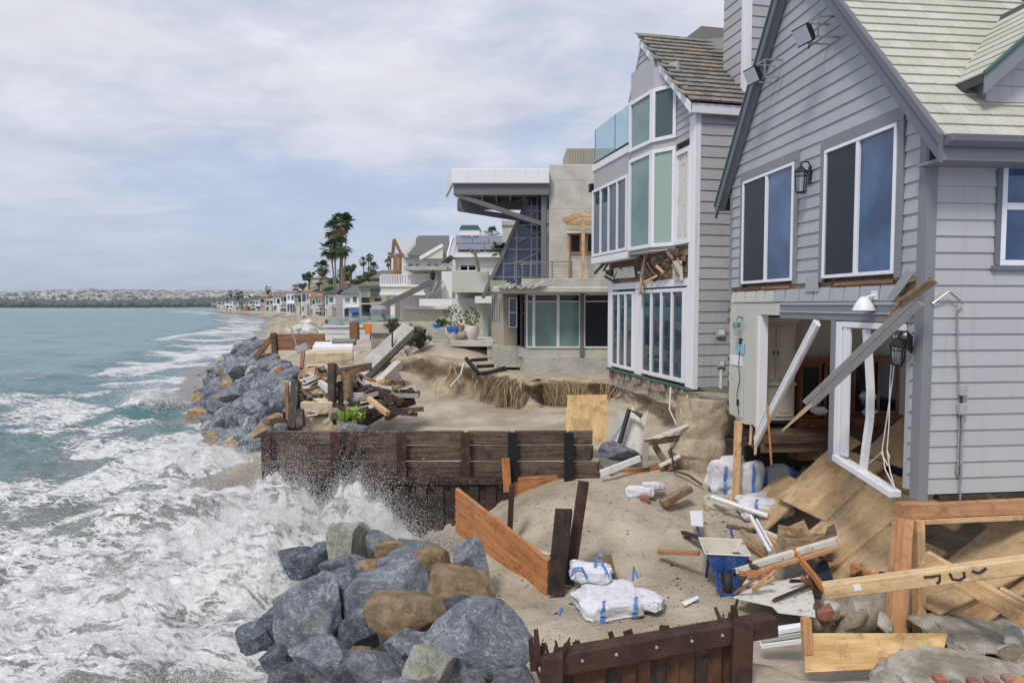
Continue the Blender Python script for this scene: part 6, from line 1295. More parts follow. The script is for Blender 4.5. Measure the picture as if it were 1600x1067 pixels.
# low white and concrete walls, glass fence in front
Yw = 33.0
t = empty('garden_wall', (0, 0, 0), label='low white boarded sea wall with glass fence above it', cat='wall')
for k, (y0, y1) in enumerate(((511, 521), (522, 532))):
    part_box('board_course', 'white_siding', t, 508, y0, 578, y1, Yw, 0.4)
part_box('cap', 'white', t, 506, 509, 579, 511, Yw - 0.1, 0.6)
for i, (x0, x1) in enumerate(((511, 530), (531, 551), (552, 576), (577, 600), (601, 632))):
    part_box('glass_panel', 'rail_glass', t, x0, 493, x1, 509, Yw + 0.2 + i * 0.3, 0.02)
t = empty('concrete_garden_wall', (0, 0, 0), label='cream concrete terrace wall in front of the railed house', cat='wall'); part_box('upper_wall', 'conc_pale', t, 578, 504, 640, 521, Yw - 0.2, 1.0, 0.02); part_box('lower_wall', 'conc', t, 580, 521, 640, 545, Yw, 1.0); part_box('return_wall', 'conc_pale', t, 640, 503, 708, 522, Yw + 1.5, 0.8)
part_box('opening', 'void_shade', t, 633, 511, 648, 517, Yw - 0.24, 0.05)  # flat dark panel, shade of an opening painted on the wall
b = MB(); pbox(b, 546, 503, 558, 531, Yw - 1.2, 0.5); tag(b.build('timber_bollard', M['brown_wood'], origin=True), 'square reddish timber post in front of the white sea wall', 'post')
b = MB(); p = at(575, 513, Yw - 0.8); b.box(p.x - 0.15, p.y, p.z - 0.24, p.x + 0.15, p.y + 0.12, p.z + 0.24); b.box(p.x - 0.24, p.y + 0.03, p.z + 0.0, p.x - 0.15, p.y + 0.09, p.z + 0.2); tag(b.build('life_vest', M['orange'], origin=True, bevel=0.05), 'bright orange vest hung at the end of the white sea wall', 'vest')
# terrace with plant pots
t = empty('terrace', (0, 0, 0), label='undercut concrete terrace slab with plant pots beside the modern house', cat='terrace')
a, c, z0, z1 = px_rect(704, 531, 772, 541, 29.5); b = MB(); b.box(a, 29.2, z0, c, 32.5, z1); b.build('slab', M['conc_pale'], t, bevel=0.02); part_box('side_block', 'conc', t, 676, 512, 700, 531, 30.5, 1.2, 0.02); part_box('step', 'conc', t, 676, 531, 706, 541, 30, 1.5, 0.02); part_box('undercut_shade_strip', 'void_shade', t, 712, 542, 764, 556, 30.6, 0.2); part_box('end_pier', 'conc', t, 761, 532, 776, 560, 29.3, 1.2, 0.02)  # near-black strip below the slab is painted shade, no real member
def pot(px, py, Y, r, h, mat, label, shrub=None, seed=1):
    p = at(px, py, Y); e = empty('plant_pot', p, label=label, cat='plant pot', group='plant pots on the terrace')
    m = MB(); m.lathe([(r * 0.6, 0), (r * 0.95, h * 0.35), (r, h * 0.7), (r * 0.88, h), (r * 0.75, h), (r * 0.7, h * 0.85)], n=14); m.build('pot', M[mat], e, smooth_angle=40)
    if shrub: leaf_cloud('foliage', e, (0, 0, h + shrub * 0.5), (shrub * 0.55, shrub * 0.55, shrub * 0.6), 240, 0.09, M['leaf'], seed)
def leaf_cloud(name, parent, c, r, n, size, mat, seed, droop=0.0, clumps=0):
    rs = np.random.RandomState(seed); d = rs.normal(size=(n, 3)); d /= np.linalg.norm(d, axis=1)[:, None]; d *= rs.uniform(0.25, 1.0, (n, 1)) ** 0.5
    if clumps:
        cc = rs.normal(size=(clumps, 3)); cc /= np.linalg.norm(cc, axis=1)[:, None]; cc *= rs.uniform(0.3, 0.85, (clumps, 1)); k = rs.randint(0, clumps, n); d = cc[k] + d * rs.uniform(0.2, 0.42, (clumps, 1))[k]
    p = np.array(c) + d * np.array(r); t = rs.normal(size=(n, 3)); t /= np.linalg.norm(t, axis=1)[:, None]; t[:, 2] += 0.3; s = np.cross(t, rs.normal(size=(n, 3))); s /= np.linalg.norm(s, axis=1)[:, None]
    L = size * rs.uniform(0.6, 1.4, (n, 1)); V = np.stack([p - s * L * 0.35, p + t * L * 0.5, p + s * L * 0.35, p - t * L * 0.5], 1).reshape(-1, 3); F = np.arange(4 * n).reshape(-1, 4)
    return np_obj(name, V, F, mat, parent)
pot(708, 531, 29.6, 0.36, 0.55, 'pot_white', 'white footed pot with a leafy shrub at the left end of the terrace', 0.9, 3)
for k, xx in enumerate((703, 711)):
    p = at(xx, 518, 29.3); m = MB(); m.lathe([(0.12, 0), (0.17, 0.18), (0.16, 0.22)], n=12); o = m.build('blue_bowl', M['pot_blue'], None, smooth_angle=40); o.location = p; tag(o, ('first', 'second')[k] + ' small glazed blue bowl on the white footed pot', 'bowl', 'blue bowls')
p = at(682, 512, 30.6); m = MB(); m.lathe([(0.13, 0), (0.18, 0.16), (0.16, 0.2)], n=12); o = m.build('blue_bowl', M['pot_blue'], None, smooth_angle=40); o.location = p; tag(o, 'blue bowl alone on the concrete block', 'bowl', 'blue bowls')
pot(722, 531, 29.5, 0.33, 0.36, 'conc_old', 'low grey stone bowl between the white pots', None, 4); pot(737, 531, 29.5, 0.33, 0.62, 'pot_white', 'rounded white pot with a spiky plant beside the sliding door', 0.75, 5); pot(718, 518, 31.5, 0.25, 0.3, 'terracotta', 'small terracotta pot behind the grey stone bowl', None, 6)
# dry shrubs on the bank
def shrub(px, py, Y, r, label, seed, mat='leaf_dry', n=1500, green=300):
    p = at(px, py, Y); e = empty('dry_shrub', p, label=label, cat='shrub', group='dry shrubs on the bank'); rs = np.random.RandomState(seed); m = MB()
    for i in range(46):
        d = rs.normal(size=3); d[2] = abs(d[2]) + 0.6; d /= np.linalg.norm(d); L = r * rs.uniform(0.9, 1.5); q = Vector(d) * L; mid = q * 0.5 + Vector(rs.normal(size=3)) * 0.1 * r; m.tube([(0, 0, 0), mid, q], 0.016, 3, 0.006)
    m.build('twigs', M['trunk'], e); leaf_cloud('foliage', e, (0, 0, r * 0.75), (r, r * 0.7, r * 0.8), n, 0.10, M[mat], seed, clumps=14)
    if green: leaf_cloud('green_foliage', e, (0, 0, r * 0.75), (r * 0.9, r * 0.6, r * 0.75), green, 0.09, M['leaf'], seed + 1, clumps=8)
shrub(655, 545, 29.0, 0.72, 'large round dry shrub at the top of the sand bank', 11, n=2200); shrub(615, 520, 31, 0.45, 'small dry shrub beside the concrete terrace wall', 12, n=600, green=80); shrub(690, 512, 31.5, 0.3, 'low dark green plant beside the blue bowl', 13, 'leaf', 500, 200)
# person by the white wall, back to the camera
pp = at(511, 546, 42.0); pe = empty('person', pp, label='person in pale blue shirt and dark trousers standing by the white rubble', cat='person')
sk = bpy.data.meshes.new('body'); J = [(0, 0, 0.92), (0, 0, 1.2), (0, 0, 1.42), (0, 0, 1.52), (0, 0.02, 1.64), (-0.17, 0, 1.40), (-0.27, -0.05, 1.12), (-0.2, -0.2, 0.98), (0.17, 0, 1.40), (0.27, -0.02, 1.12), (0.24, -0.16, 0.92), (-0.09, 0, 0.86), (-0.10, -0.02, 0.48), (-0.11, 0.03, 0.06), (-0.12, -0.12, 0.03), (0.09, 0, 0.86), (0.12, -0.04, 0.48), (0.13, 0.03, 0.06), (0.14, -0.12, 0.03), (0, 0.01, 1.75)]
E_ = [(0, 1), (1, 2), (2, 3), (3, 4), (4, 19), (2, 5), (5, 6), (6, 7), (2, 8), (8, 9), (9, 10), (0, 11), (11, 12), (12, 13), (13, 14), (0, 15), (15, 16), (16, 17), (17, 18)]
sk.from_pydata(J, E_, []); sk.materials.append(M['shirt']); bo = bpy.data.objects.new('body', sk); link(bo, pe); md = bo.modifiers.new('skin', 'SKIN'); rad = [0.14, 0.14, 0.13, 0.055, 0.085, 0.065, 0.045, 0.035, 0.065, 0.045, 0.035, 0.095, 0.065, 0.045, 0.035, 0.095, 0.065, 0.045, 0.035, 0.07]
for i, v in enumerate(sk.skin_vertices[0].data): v.radius = (rad[i], rad[i]); v.use_root = i == 0
bo.modifiers.new('sub', 'SUBSURF').levels = 1; bo.modifiers['sub'].render_levels = 1
m = MB(); m.lathe([(0.075, 1.60), (0.105, 1.66), (0.11, 1.74), (0.08, 1.81), (0.02, 1.84)], (0, 0.02, 0), 10); m.build('hair', M['hair'], pe, smooth_angle=60)
for s in (-1, 1): m = MB(); m.tube([(s * 0.085, 0, 0.93), (s * 0.11, -0.03, 0.5), (s * 0.12, 0.03, 0.08)], [0.115, 0.085, 0.07], 8); m.build('trouser_leg', M['trousers'], pe, smooth_angle=60)
# ------------------------------------------------------------------ palms
def fan_palm(name, base, top, crown, label, group, seed, nf=34, trunk_r=0.28, skirt=True):
    crown *= 1.3; e = empty(name, base, label=label, cat='palm tree', group=group); rs = np.random.RandomState(seed); d = Vector(top) - Vector(base); pts = [d * t + Vector((math.sin(t * 3) * 0.2, 0, 0)) for t in np.linspace(0, 1, 9)]
    m = MB(); m.tube(pts, trunk_r, 8, trunk_r * 0.6); m.build('trunk', M['palm_trunk'], e, smooth_angle=60); V = []; F = []; c = np.array(pts[-1])
    VD = []; FD = []
    for i in range(nf + (10 if skirt else 0)):
        dead = i >= nf; az = rs.uniform(0, 2 * math.pi); el = rs.uniform(-0.75, 1.25) if not dead else rs.uniform(-1.45, -0.9); dr = np.array([math.cos(az) * math.cos(el), math.sin(az) * math.cos(el), math.sin(el)]); sd = np.array([-math.sin(az), math.cos(az), 0]); up = np.cross(dr, sd)
        L = crown * rs.uniform(0.75, 1.05); hub = c + dr * L * 0.45; vl, fl = (VD, FD) if dead else (V, F); nb = 13
        w_ = 0.02 * crown; b0 = len(vl); vl += [c - sd * w_, c + sd * w_, hub + sd * w_, hub - sd * w_]; fl.append((b0, b0 + 1, b0 + 2, b0 + 3))
        for k in range(nb):
            an = (k / (nb - 1) - 0.5) * 2.5; q = dr * math.cos(an) + sd * math.sin(an); ll = L * 0.58 * (1 - 0.25 * abs(an) / 1.25); tip = hub + q * ll + np.array([0, 0, -0.22 * ll * rs.uniform(0.5, 1.5)]); mid = hub + q * ll * 0.5; ww = np.cross(q, up) * 0.05 * crown * 0.8
            b0 = len(vl); vl += [hub, mid + ww, tip, mid - ww]; fl.append((b0, b0 + 1, b0 + 2, b0 + 3))
    cr = np_obj('crown', np.array(V), np.array(F), M['palm_leaf'], e)
    if VD: np_obj('dead_fronds', np.array(VD), np.array(FD), M['palm_dry'], e)
    return e
def palm_px(xb, yb, xt, yt, Y, crown_px, label, seed, **k):
    b_, t_ = at(xb, yb, Y), at(xt, yt, Y); return fan_palm('fan_palm', b_, t_, crown_px / FPX * Y, label, 'fan palms', seed, trunk_r=k.pop('tr', 0.0022) * Y, **k)
palm_px(527, 505, 533, 348, 118, 18, 'tallest fan palm of the tall cluster by the beach', 1); palm_px(524, 505, 521, 358, 121, 17, 'tall fan palm on the left of the tall cluster', 2, tr=0.0017); palm_px(532, 505, 541, 346, 125, 13, 'slim fan palm on the right of the tall cluster', 3, tr=0.0012)
palm_px(525, 505, 516, 388, 116, 17, 'lower fan palm with its crown left below the tall cluster', 4, tr=0.0016); palm_px(531, 505, 534, 384, 114, 18, 'lower fan palm with its crown right below the tall cluster', 5, tr=0.002)
palm_px(507, 505, 502, 418, 130, 13, 'single fan palm with brown skirt left of the tall cluster', 6, tr=0.001)
palm_px(548, 480, 536, 425, 140, 9, 'short fan palm behind the right side of the palm cluster', 7, tr=0.001)
for i, (x, y, s, yb, lb) in enumerate(((497, 462, 6, 490, 'left-hand of two short palms below the bluff'), (491 + 4, 458, 6, 490, 'right-hand of two short palms below the bluff'), (567, 408, 7, 436, 'left of three palms on the hillside'), (575, 403, 5, 436, 'middle of three palms on the hillside'), (578, 402, 6, 436, 'right of three palms on the hillside'), (583, 418, 10, 440, 'broad palm below the three on the hillside'), (609, 399, 5, 432, 'upper palm beside the exposed brown framing'), (606, 410, 6, 445, 'lower palm beside the exposed brown framing'), (768, 366, 12, 385, 'palm crown showing above the solar panelled roof'))):
    palm_px(x, yb, x, y, (190 if x < 500 else 170) if x < 700 else 60, s, lb, 20 + i, tr=0.0011, nf=26)
for i, (x, y, s, Y) in enumerate(((354, 464, 4, 480), (360, 458, 5, 470), (371, 462, 6, 450), (377, 460, 5, 440), (419, 452, 6, 330), (462, 450, 7, 240), (383, 472, 4, 450))):
    palm_px(x, 486, x, y, Y, s, '%s small palm above the far row of beach houses, counted from the sea' % ordn[i].replace('nearest', 'first'), 50 + i, tr=0.001, nf=22)
# yucca-like tree in front of the solar roof
e = empty('bare_yucca', at(748, 424, 38), label='bare branching yucca trunk in front of the solar panelled roof', cat='tree'); m = MB(); s = 38 / FPX
m.tube([(0, 0, 0), (-3 * s, 0, 18 * s), (-6 * s, 0, 28 * s)], 0.11, 7, 0.08); m.tube([(-6 * s, 0, 27 * s), (-12 * s, 0, 30 * s), (-15 * s, 0, 36 * s)], 0.07, 6, 0.05); m.tube([(-6 * s, 0, 27 * s), (-1 * s, 0, 31 * s), (3 * s, 0, 34 * s)], 0.07, 6, 0.05); m.tube([(-6 * s, 0, 27 * s), (-6 * s, 0.2, 34 * s)], 0.06, 6, 0.04); m.build('trunk', M['palm_trunk'], e, smooth_angle=60)
fan_palm('yucca', at(778, 424, 38), at(778, 392, 38), 0.55, 'small green yucca head beside the raking steel mullion', 'yuccas', 77, nf=30, trunk_r=0.08, skirt=False)
# ------------------------------------------------------------------ trees on the bluff
def broad_tree(px, py, Y, wpx, hpx, label, seed, trunk_px=8):
    s = Y / FPX; p = at(px, py + hpx / 2 + trunk_px, Y); e = empty('spreading_tree', p, label=label, cat='tree', group='trees on the bluff'); H = (hpx + trunk_px) * s
    m = MB(); m.tube([(0, 0, -1), (0.1, 0, H * 0.35), (-0.2, 0, H * 0.6)], 0.35, 7, 0.15)
    for k in range(5): an = k * 1.3; m.tube([(0, 0, H * 0.3), (math.cos(an) * wpx * s * 0.3, math.sin(an) * wpx * s * 0.3, H * 0.7)], 0.16, 5, 0.05)
    m.build('trunk', M['trunk'], e); leaf_cloud('crown', e, (0, 0, trunk_px * s + hpx * s * 0.5), (wpx * s * 0.55, wpx * s * 0.5, hpx * s * 0.55), 1800, 0.55 * Y / 250, M['leaf'], seed, clumps=16)
for i, (x, y, Y, w, h, lb) in enumerate(((483, 432, 250, 22, 20, 'wide dark tree leaning on the seaward edge of the bluff'), (473, 446, 255, 12, 10, 'small rounded tree at the lower end of the bluff'), (548, 420, 190, 18, 16, 'dark spreading tree right of the palms on the hillside'), (560, 438, 175, 26, 14, 'bushy low tree on the slope right of the palms'), (498, 440, 240, 14, 9, 'low bush on top of the bluff'), (578, 432, 160, 24, 14, 'dense tree below the hillside palms'), (600, 428, 150, 16, 12, 'tree behind the dark gabled house'), (515, 452, 150, 18, 12, 'round bush below the villa left of the palm trunks'), (556, 452, 130, 18, 10, 'low bush right of the palm trunks'), (540, 432, 200, 22, 14, 'broad dark crown behind the palm trunks'), (522, 438, 210, 20, 12, 'grey-green tree left behind the palm trunks'), (590, 440, 140, 18, 10, 'low tree above the sage house'))):
    broad_tree(x, y, Y, w, h, lb, 80 + i)
for i, (x, y, w, Y) in enumerate(((497, 435, 20, 235), (543, 443, 16, 190), (470, 436 + 30, 10, 200))):
    simple_house('hill_house', x - w / 2, y, x + w / 2, y + 6, Y, 8, 'terracotta_wall', 'terracotta', ('red-roofed villa on top of the bluff left of the palms', 'red-roofed villa on the hillside right of the palms', 'small red-roofed house at the foot of the bluff')[i], 3, 0, 2, 'villas on the bluff')
# ------------------------------------------------------------------ town on the far hills
def house_mesh(name, wall, roof, w, d, h, flat):
    me = bpy.data.meshes.new(name); m = MB(); m.box(-w / 2, -d / 2, -3, w / 2, d / 2, h); nb = len(m.f)
    if flat: m.box(-w / 2 - 0.2, -d / 2 - 0.2, h, w / 2 + 0.2, d / 2 + 0.2, h + 0.4)
    else: m.prism([(-w / 2 - 0.4, -d / 2 - 0.4, h), (w / 2 + 0.4, -d / 2 - 0.4, h), (0, -d / 2 - 0.4, h + w * 0.22)], (0, d + 0.8, 0))
    nr = len(m.f)
    for i in range(3):
        for j in range(2): x = -w / 2 + w * (i + 0.5) / 3; z = 0.8 + j * h * 0.45; m.box(x - w * 0.09, -d / 2 - 0.06, z, x + w * 0.09, -d / 2 + 0.05, z + h * 0.24)
    me.from_pydata(m.v, [], m.f); me.materials.append(M[wall]); me.materials.append(M[roof]); me.materials.append(M['glass_navy'])
    me.polygons.foreach_set('material_index', [0] * nb + [1] * (nr - nb) + [2] * (len(m.f) - nr)); me.update(); return me
fw_ = [house_mesh('town_house', *q) for q in (('white', 'terracotta', 14, 12, 7, False), ('cream_siding', 'terracotta', 18, 12, 8, False), ('white_siding', 'grey_roof', 15, 11, 7, False), ('stucco', 'grey_roof', 20, 12, 6, False), ('white', 'white', 24, 14, 10, True), ('terracotta_wall', 'terracotta', 16, 12, 7, False), ('cream', 'metal_roof', 26, 14, 9, True))]
rs = np.random.RandomState(61); cand = []
while len(cand) < 2700:
    X = rs.uniform(-2150, 250); Y = rs.uniform(1640, 2560); t_ = fbm(np.array([X * 0.004]), np.array([Y * 0.004]), oct=3, seed=88)[0]; lo = Y < 1950
    if lo and (X > -1050 or rs.rand() < 0.45) and rs.rand() < 0.93: continue
    if X / Y > -0.02: continue
    cand.append((X, Y))
big = rs.permutation(len(cand)); rest_v = []; rest_f = []; rb = 0
WD = ['white red-tiled house', 'cream red-tiled house', 'white grey-roofed house', 'grey stucco house', 'bright white flat-roofed block', 'pinkish red-tiled house', 'cream flat-roofed block']
for k, i in enumerate(big):
    X, Y = cand[i]; z = float(hill_h(np.array([X]), np.array([Y]))[0]); kd = rs.randint(0, len(fw_)); rz = rs.uniform(-0.5, 0.5)
    if k < 240:
        o = bpy.data.objects.new('town_house', fw_[kd]); o.location = (X, Y, z); o.rotation_euler = (0, 0, rz); link(o); u_ = X / Y; tag(o, '%s %s across the bay, %s' % (WD[kd], 'near the skyline' if Y > 2300 else 'halfway up' if Y > 2000 else 'low down', ('at the left edge', 'left of centre', 'above the open bay', 'beside the first beach houses', 'behind the row of beach houses')[min(4, max(0, int((u_ + 0.75) / 0.09)))]), 'house', 'town houses across the bay')
    else:
        w, d, h = rs.uniform(10, 22), rs.uniform(9, 14), rs.uniform(5, 10); cs, sn = math.cos(rz), math.sin(rz); q = np.array([(-w / 2, -d / 2), (w / 2, -d / 2), (w / 2, d / 2), (-w / 2, d / 2)]) @ np.array([[cs, sn], [-sn, cs]])
        vv = [(X + a, Y + b_, z - 3) for a, b_ in q] + [(X + a, Y + b_, z + h) for a, b_ in q]; rest_v += vv; rest_f += [tuple(rb + j for j in f) for f in ((4, 5, 6, 7), (0, 1, 5, 4), (1, 2, 6, 5), (2, 3, 7, 6), (3, 0, 4, 7))]; rb += 8
tag(np_obj('town', np.array(rest_v), np.array(rest_f), M['town']), 'mass of pale houses covering the hills across the bay', 'town', kind='stuff')
nT = 7000; X = rs.uniform(-2300, 300, nT); Y = rs.uniform(1560, 2600, nT); low = rs.rand(nT) < 0.33; Y[low] = rs.uniform(1540, 1720, low.sum()); X[low] = rs.uniform(-2300, 100, low.sum())
z = hill_h(X, Y); R_ = rs.uniform(2.5, 6.5, nT); R_[low] = rs.uniform(5, 12, low.sum()); P6 = np.array([(1, 0, 0), (-1, 0, 0), (0, 1, 0), (0, -1, 0), (0, 0, 1.1), (0, 0, -0.6), (0.7, 0.7, 0.5), (-0.7, 0.6, 0.6), (0.6, -0.7, 0.55), (-0.6, -0.7, 0.5)])
F8 = np.array([(0, 6, 4), (6, 2, 4), (2, 7, 4), (7, 1, 4), (1, 9, 4), (9, 3, 4), (3, 8, 4), (8, 0, 4), (0, 5, 6), (6, 5, 2), (2, 5, 7), (7, 5, 1), (1, 5, 9), (9, 5, 3), (3, 5, 8), (8, 5, 0)])
V = (np.stack([X, Y, z + R_ * 0.4], 1)[:, None, :] + P6[None] * R_[:, None, None] * rs.uniform(0.75, 1.25, (nT, 10, 1))).reshape(-1, 3); F_ = (np.arange(nT)[:, None, None] * 10 + F8[None]).reshape(-1, 3)
tag(np_obj('far_trees', V, F_, M['tree_far']), 'dark trees between the houses across the bay', 'trees', kind='stuff')
# ------------------------------------------------------------------ rocks
def rock_mesh(seed, sub, cuts=15, rough=0.10, round_=0.0):
    cuts += 12; rough *= 0.8
    rs = np.random.RandomState(seed); bm = bmesh.new(); bmesh.ops.create_icosphere(bm, subdivisions=sub, radius=1.0)
    co = np.array([v.co[:] for v in bm.verts]); co *= np.array([1.0, rs.uniform(0.7, 0.95), rs.uniform(0.6, 0.85)])
    for k in range(cuts):
        n = rs.normal(size=3); n /= np.linalg.norm(n); d = rs.uniform(0.36, 0.72); s = co @ n - d; m = s > 0; co[m] -= np.outer(s[m], n) * (1 - round_)
    nn = co / (np.linalg.norm(co, axis=1)[:, None] + 1e-6); f = fbm(co[:, 0] * 2.2 + seed, co[:, 1] * 2.2, co[:, 2] * 2.2, 5, seed, 0.6); co += nn * ((f - 0.5) * rough * 2)[:, None]
    r2 = fbm(co[:, 0] * 6 + seed, co[:, 1] * 6, co[:, 2] * 6, 3, seed + 5, ridged=True); co += nn * ((r2 - 0.5) * rough * 0.4)[:, None]
    co /= np.abs(co).max(0)                                  # unit half extents
    for v, c in zip(bm.verts, co): v.co = c
    me = bpy.data.meshes.new('boulder'); bm.to_mesh(me); bm.free(); return finish(me, 32)
def put_rock(me, mat, loc, size, rot, label, group, name='boulder', cat='rock'):
    o = bpy.data.objects.new(name, me); link(o); o.location = loc; o.scale = size; o.rotation_euler = rot
    if not me.materials: me.materials.append(M[mat])
    o.material_slots[0].link = 'OBJECT'; o.material_slots[0].material = M[mat]; return tag(o, label, cat, group)
NEAR = [  # px, py, Y, width px, height px, material, label
    (762, 1008, 6.9, 168, 108, 'rock_g', 'large blue-grey boulder with white veins beside the rusty wall'),
    (655, 968, 8.0, 150, 84, 'rock_t', 'large tan boulder in the middle of the near rock pile'),
    (478, 962, 8.6, 104, 108, 'rock_g', 'tall veined grey boulder at the wet left edge of the near pile'),
    (605, 930, 8.9, 150, 90, 'rock_g', 'broad grey boulder with a brown stain left of the large tan one'),
    (618, 888, 9.7, 88, 60, 'rock_g', 'pointed grey boulder behind the stained one'),
    (676, 888, 9.5, 64, 70, 'rock_t', 'upright orange-brown boulder at the top of the near pile'),
    (712, 930, 8.9, 124, 56, 'rock_t', 'flat brown boulder behind the large tan one'),
    (734, 876, 10.4, 64, 66, 'rock_g', 'grey pointed boulder nearest the orange planks'),
    (610, 858, 10.6, 56, 34, 'rock_t', 'low tan boulder sprayed by the wave'),
    (545, 850, 11.0, 74, 84, 'rock_m', 'mossy speckled boulder half inside the splash'),
    (592, 850, 10.8, 56, 48, 'rock_g', 'grey boulder between the mossy one and the pile'),
    (650, 862, 10.6, 60, 34, 'rock_g', 'flat grey boulder behind the orange-brown one'),
    (398, 995, 8.9, 74, 62, 'rock_w', 'dark wet boulder awash at the left of the near pile'),
    (470, 878, 11.0, 62, 44, 'rock_w', 'dark wet boulder showing through the spray'),
    (508, 1038, 7.6, 100, 78, 'rock_g', 'cracked grey boulder low in the front of the near pile'),
    (592, 1050, 7.0, 110, 66, 'rock_g', 'smooth grey boulder at the bottom of the near pile'),
    (668, 1048, 6.6, 92, 90, 'rock_m', 'mottled pale boulder at the bottom of the near pile'),
    (735, 1052, 6.6, 70, 60, 'rock_g', 'small grey boulder under the large veined one'),
    (800, 1060, 6.4, 80, 44, 'rock_g', 'grey boulder wedged against the foot of the rusty wall'),
    (560, 990, 8.3, 60, 60, 'rock_w', 'dark boulder between the tan and the tall grey one'),
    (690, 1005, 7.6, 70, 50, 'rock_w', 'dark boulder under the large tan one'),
    (562, 1022, 7.7, 40, 30, 'rock_t', 'small tan stone in a gap of the near pile'),
    (440, 1030, 8.4, 60, 44, 'rock_w', 'low dark boulder in the foam at the front'),
    (700, 905, 9.8, 60, 40, 'rock_g', 'dark grey boulder behind the flat brown one'),
    (640, 1090, 6.2, 120, 70, 'rock_g', 'grey boulder cut by the lower edge of the picture'),
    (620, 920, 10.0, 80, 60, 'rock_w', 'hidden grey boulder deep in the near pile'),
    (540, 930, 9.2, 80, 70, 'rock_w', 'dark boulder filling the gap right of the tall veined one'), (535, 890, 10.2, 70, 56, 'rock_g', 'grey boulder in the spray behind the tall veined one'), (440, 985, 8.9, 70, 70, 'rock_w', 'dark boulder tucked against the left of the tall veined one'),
    (460, 1060, 7.8, 80, 50, 'rock_w', 'wet boulder at the lower left of the near pile'), (505, 868, 11.0, 50, 44, 'rock_w', 'wet boulder between the mossy one and the dark one in the spray'), (545, 1060, 7.2, 70, 56, 'rock_w', 'dark boulder between the cracked and the smooth grey one'), (700, 970, 8.2, 90, 60, 'rock_w', 'dark boulder between the tan and the large veined one'), (580, 890, 9.9, 60, 44, 'rock_t', 'small brown boulder behind the stained grey one'), (645, 1010, 7.5, 80, 50, 'rock_g', 'grey boulder under the front of the large tan one')]
for i, (px, py, Y, w, h, mt, lb) in enumerate(NEAR):
    s = Y / FPX; p = at(px, py, Y); rr = random.Random(i); me = rock_mesh(100 + i, 5 if w > 50 else 4, 13 + i % 6, 0.09, 0.0)
    put_rock(me, mt, p, (w * s / 2 * 1.16, w * s / 2 * rr.uniform(0.8, 1.05), h * s / 2 * 1.16), (rr.uniform(-0.12, 0.12), rr.uniform(-0.15, 0.15), rr.uniform(-0.4, 0.4)), lb, 'boulders of the near rock pile')
FR = [rock_mesh(300 + i, 3, 12 + i % 5, 0.08) for i in range(14)]
for m_ in FR: m_.materials.append(M['rock_g'])
rr = random.Random(77); k = 0; cw_ = {'rock_g': 'blue-grey', 'rock_t': 'tan', 'rock_m': 'pale mossy', 'rock_w': 'dark', 'rock_b': 'buff', 'rock_p': 'pale'}
crest = [(-7.6, 23.5, -3.5), (-9.0, 27, -3.0), (-11.5, 33, -2.9), (-14.6, 40, -2.9), (-18.5, 48, -2.9)]; foot = [(-8.3, 21.8, -5.0), (-11.2, 25.8, -5.3), (-16.3, 35.5, -5.45), (-19.3, 43, -5.5), (-23, 51, -5.5)]
NS, NT = 32, 8
for i in range(NS):
    for j in range(NT):
        s = (i + rr.uniform(-0.35, 0.35)) / (NS - 1) * 4; s = min(max(s, 0), 3.999); t = (j + rr.uniform(-0.35, 0.35)) / (NT - 1); a = int(s); f = s - a
        c = Vector(crest[a]).lerp(Vector(crest[a + 1]), f); b_ = Vector(foot[a]).lerp(Vector(foot[a + 1]), f); p = c.lerp(b_, t); p.z += rr.uniform(-0.15, 0.3) + 0.5 * math.sin(max(0.0, t) * 3.14) * 0.5
        r = rr.uniform(0.30, 0.70) * (1.12 if t > 0.6 else 1); mt = rr.choices(['rock_g', 'rock_t', 'rock_m', 'rock_w'], [66, 9, 5, 20])[0]
        if t > 0.9 and rr.random() < 0.4: mt = rr.choice(('rock_t', 'rock_w'))
        szw = 'small' if r < 0.42 else ('medium' if r < 0.58 else 'large'); pos = 'crest' if t < 0.3 else ('middle' if t < 0.7 else 'wet foot'); end = ('near end', 'near part', 'far part', 'far end')[min(3, int(s))]
        put_rock(rr.choice(FR), mt, p, (r * rr.uniform(0.9, 1.3), r * rr.uniform(0.7, 1.0), r * rr.uniform(0.6, 0.95)), (rr.uniform(-0.6, 0.6), rr.uniform(-0.6, 0.6), rr.uniform(0, 6.28)), '%s %s boulder at the %s of the rock revetment, %s' % (szw, cw_[mt], pos, end), 'boulders of the rock revetment')
PR = [rock_mesh(400 + i, 2, 9, 0.06) for i in range(6)]
for m_ in PR: m_.materials.append(M['rock_p'])
for i in range(70):                                           # pale rubble heap
    u, v = rr.uniform(-1, 1), rr.uniform(0, 1); px = 478 + u * 28 * (1 - 0.5 * v); py = 521 - v * 20 * (1 - u * u); Y = 41 + v * 3; r = rr.uniform(0.18, 0.36)
    put_rock(rr.choice(PR), 'rock_p', at(px, py, Y), (r * 1.2, r, r * 0.7), (rr.uniform(-0.6, 0.6), rr.uniform(-0.6, 0.6), rr.uniform(0, 6)), '%s pale angular block at the %s %s of the white rubble heap' % ('small' if r < 0.24 else 'medium' if r < 0.3 else 'large', 'top' if v > 0.66 else 'middle' if v > 0.33 else 'bottom', 'left' if u < -0.33 else 'right' if u > 0.33 else 'centre'), 'blocks of the white rubble heap', 'rubble_block')
BV = []; BF = []
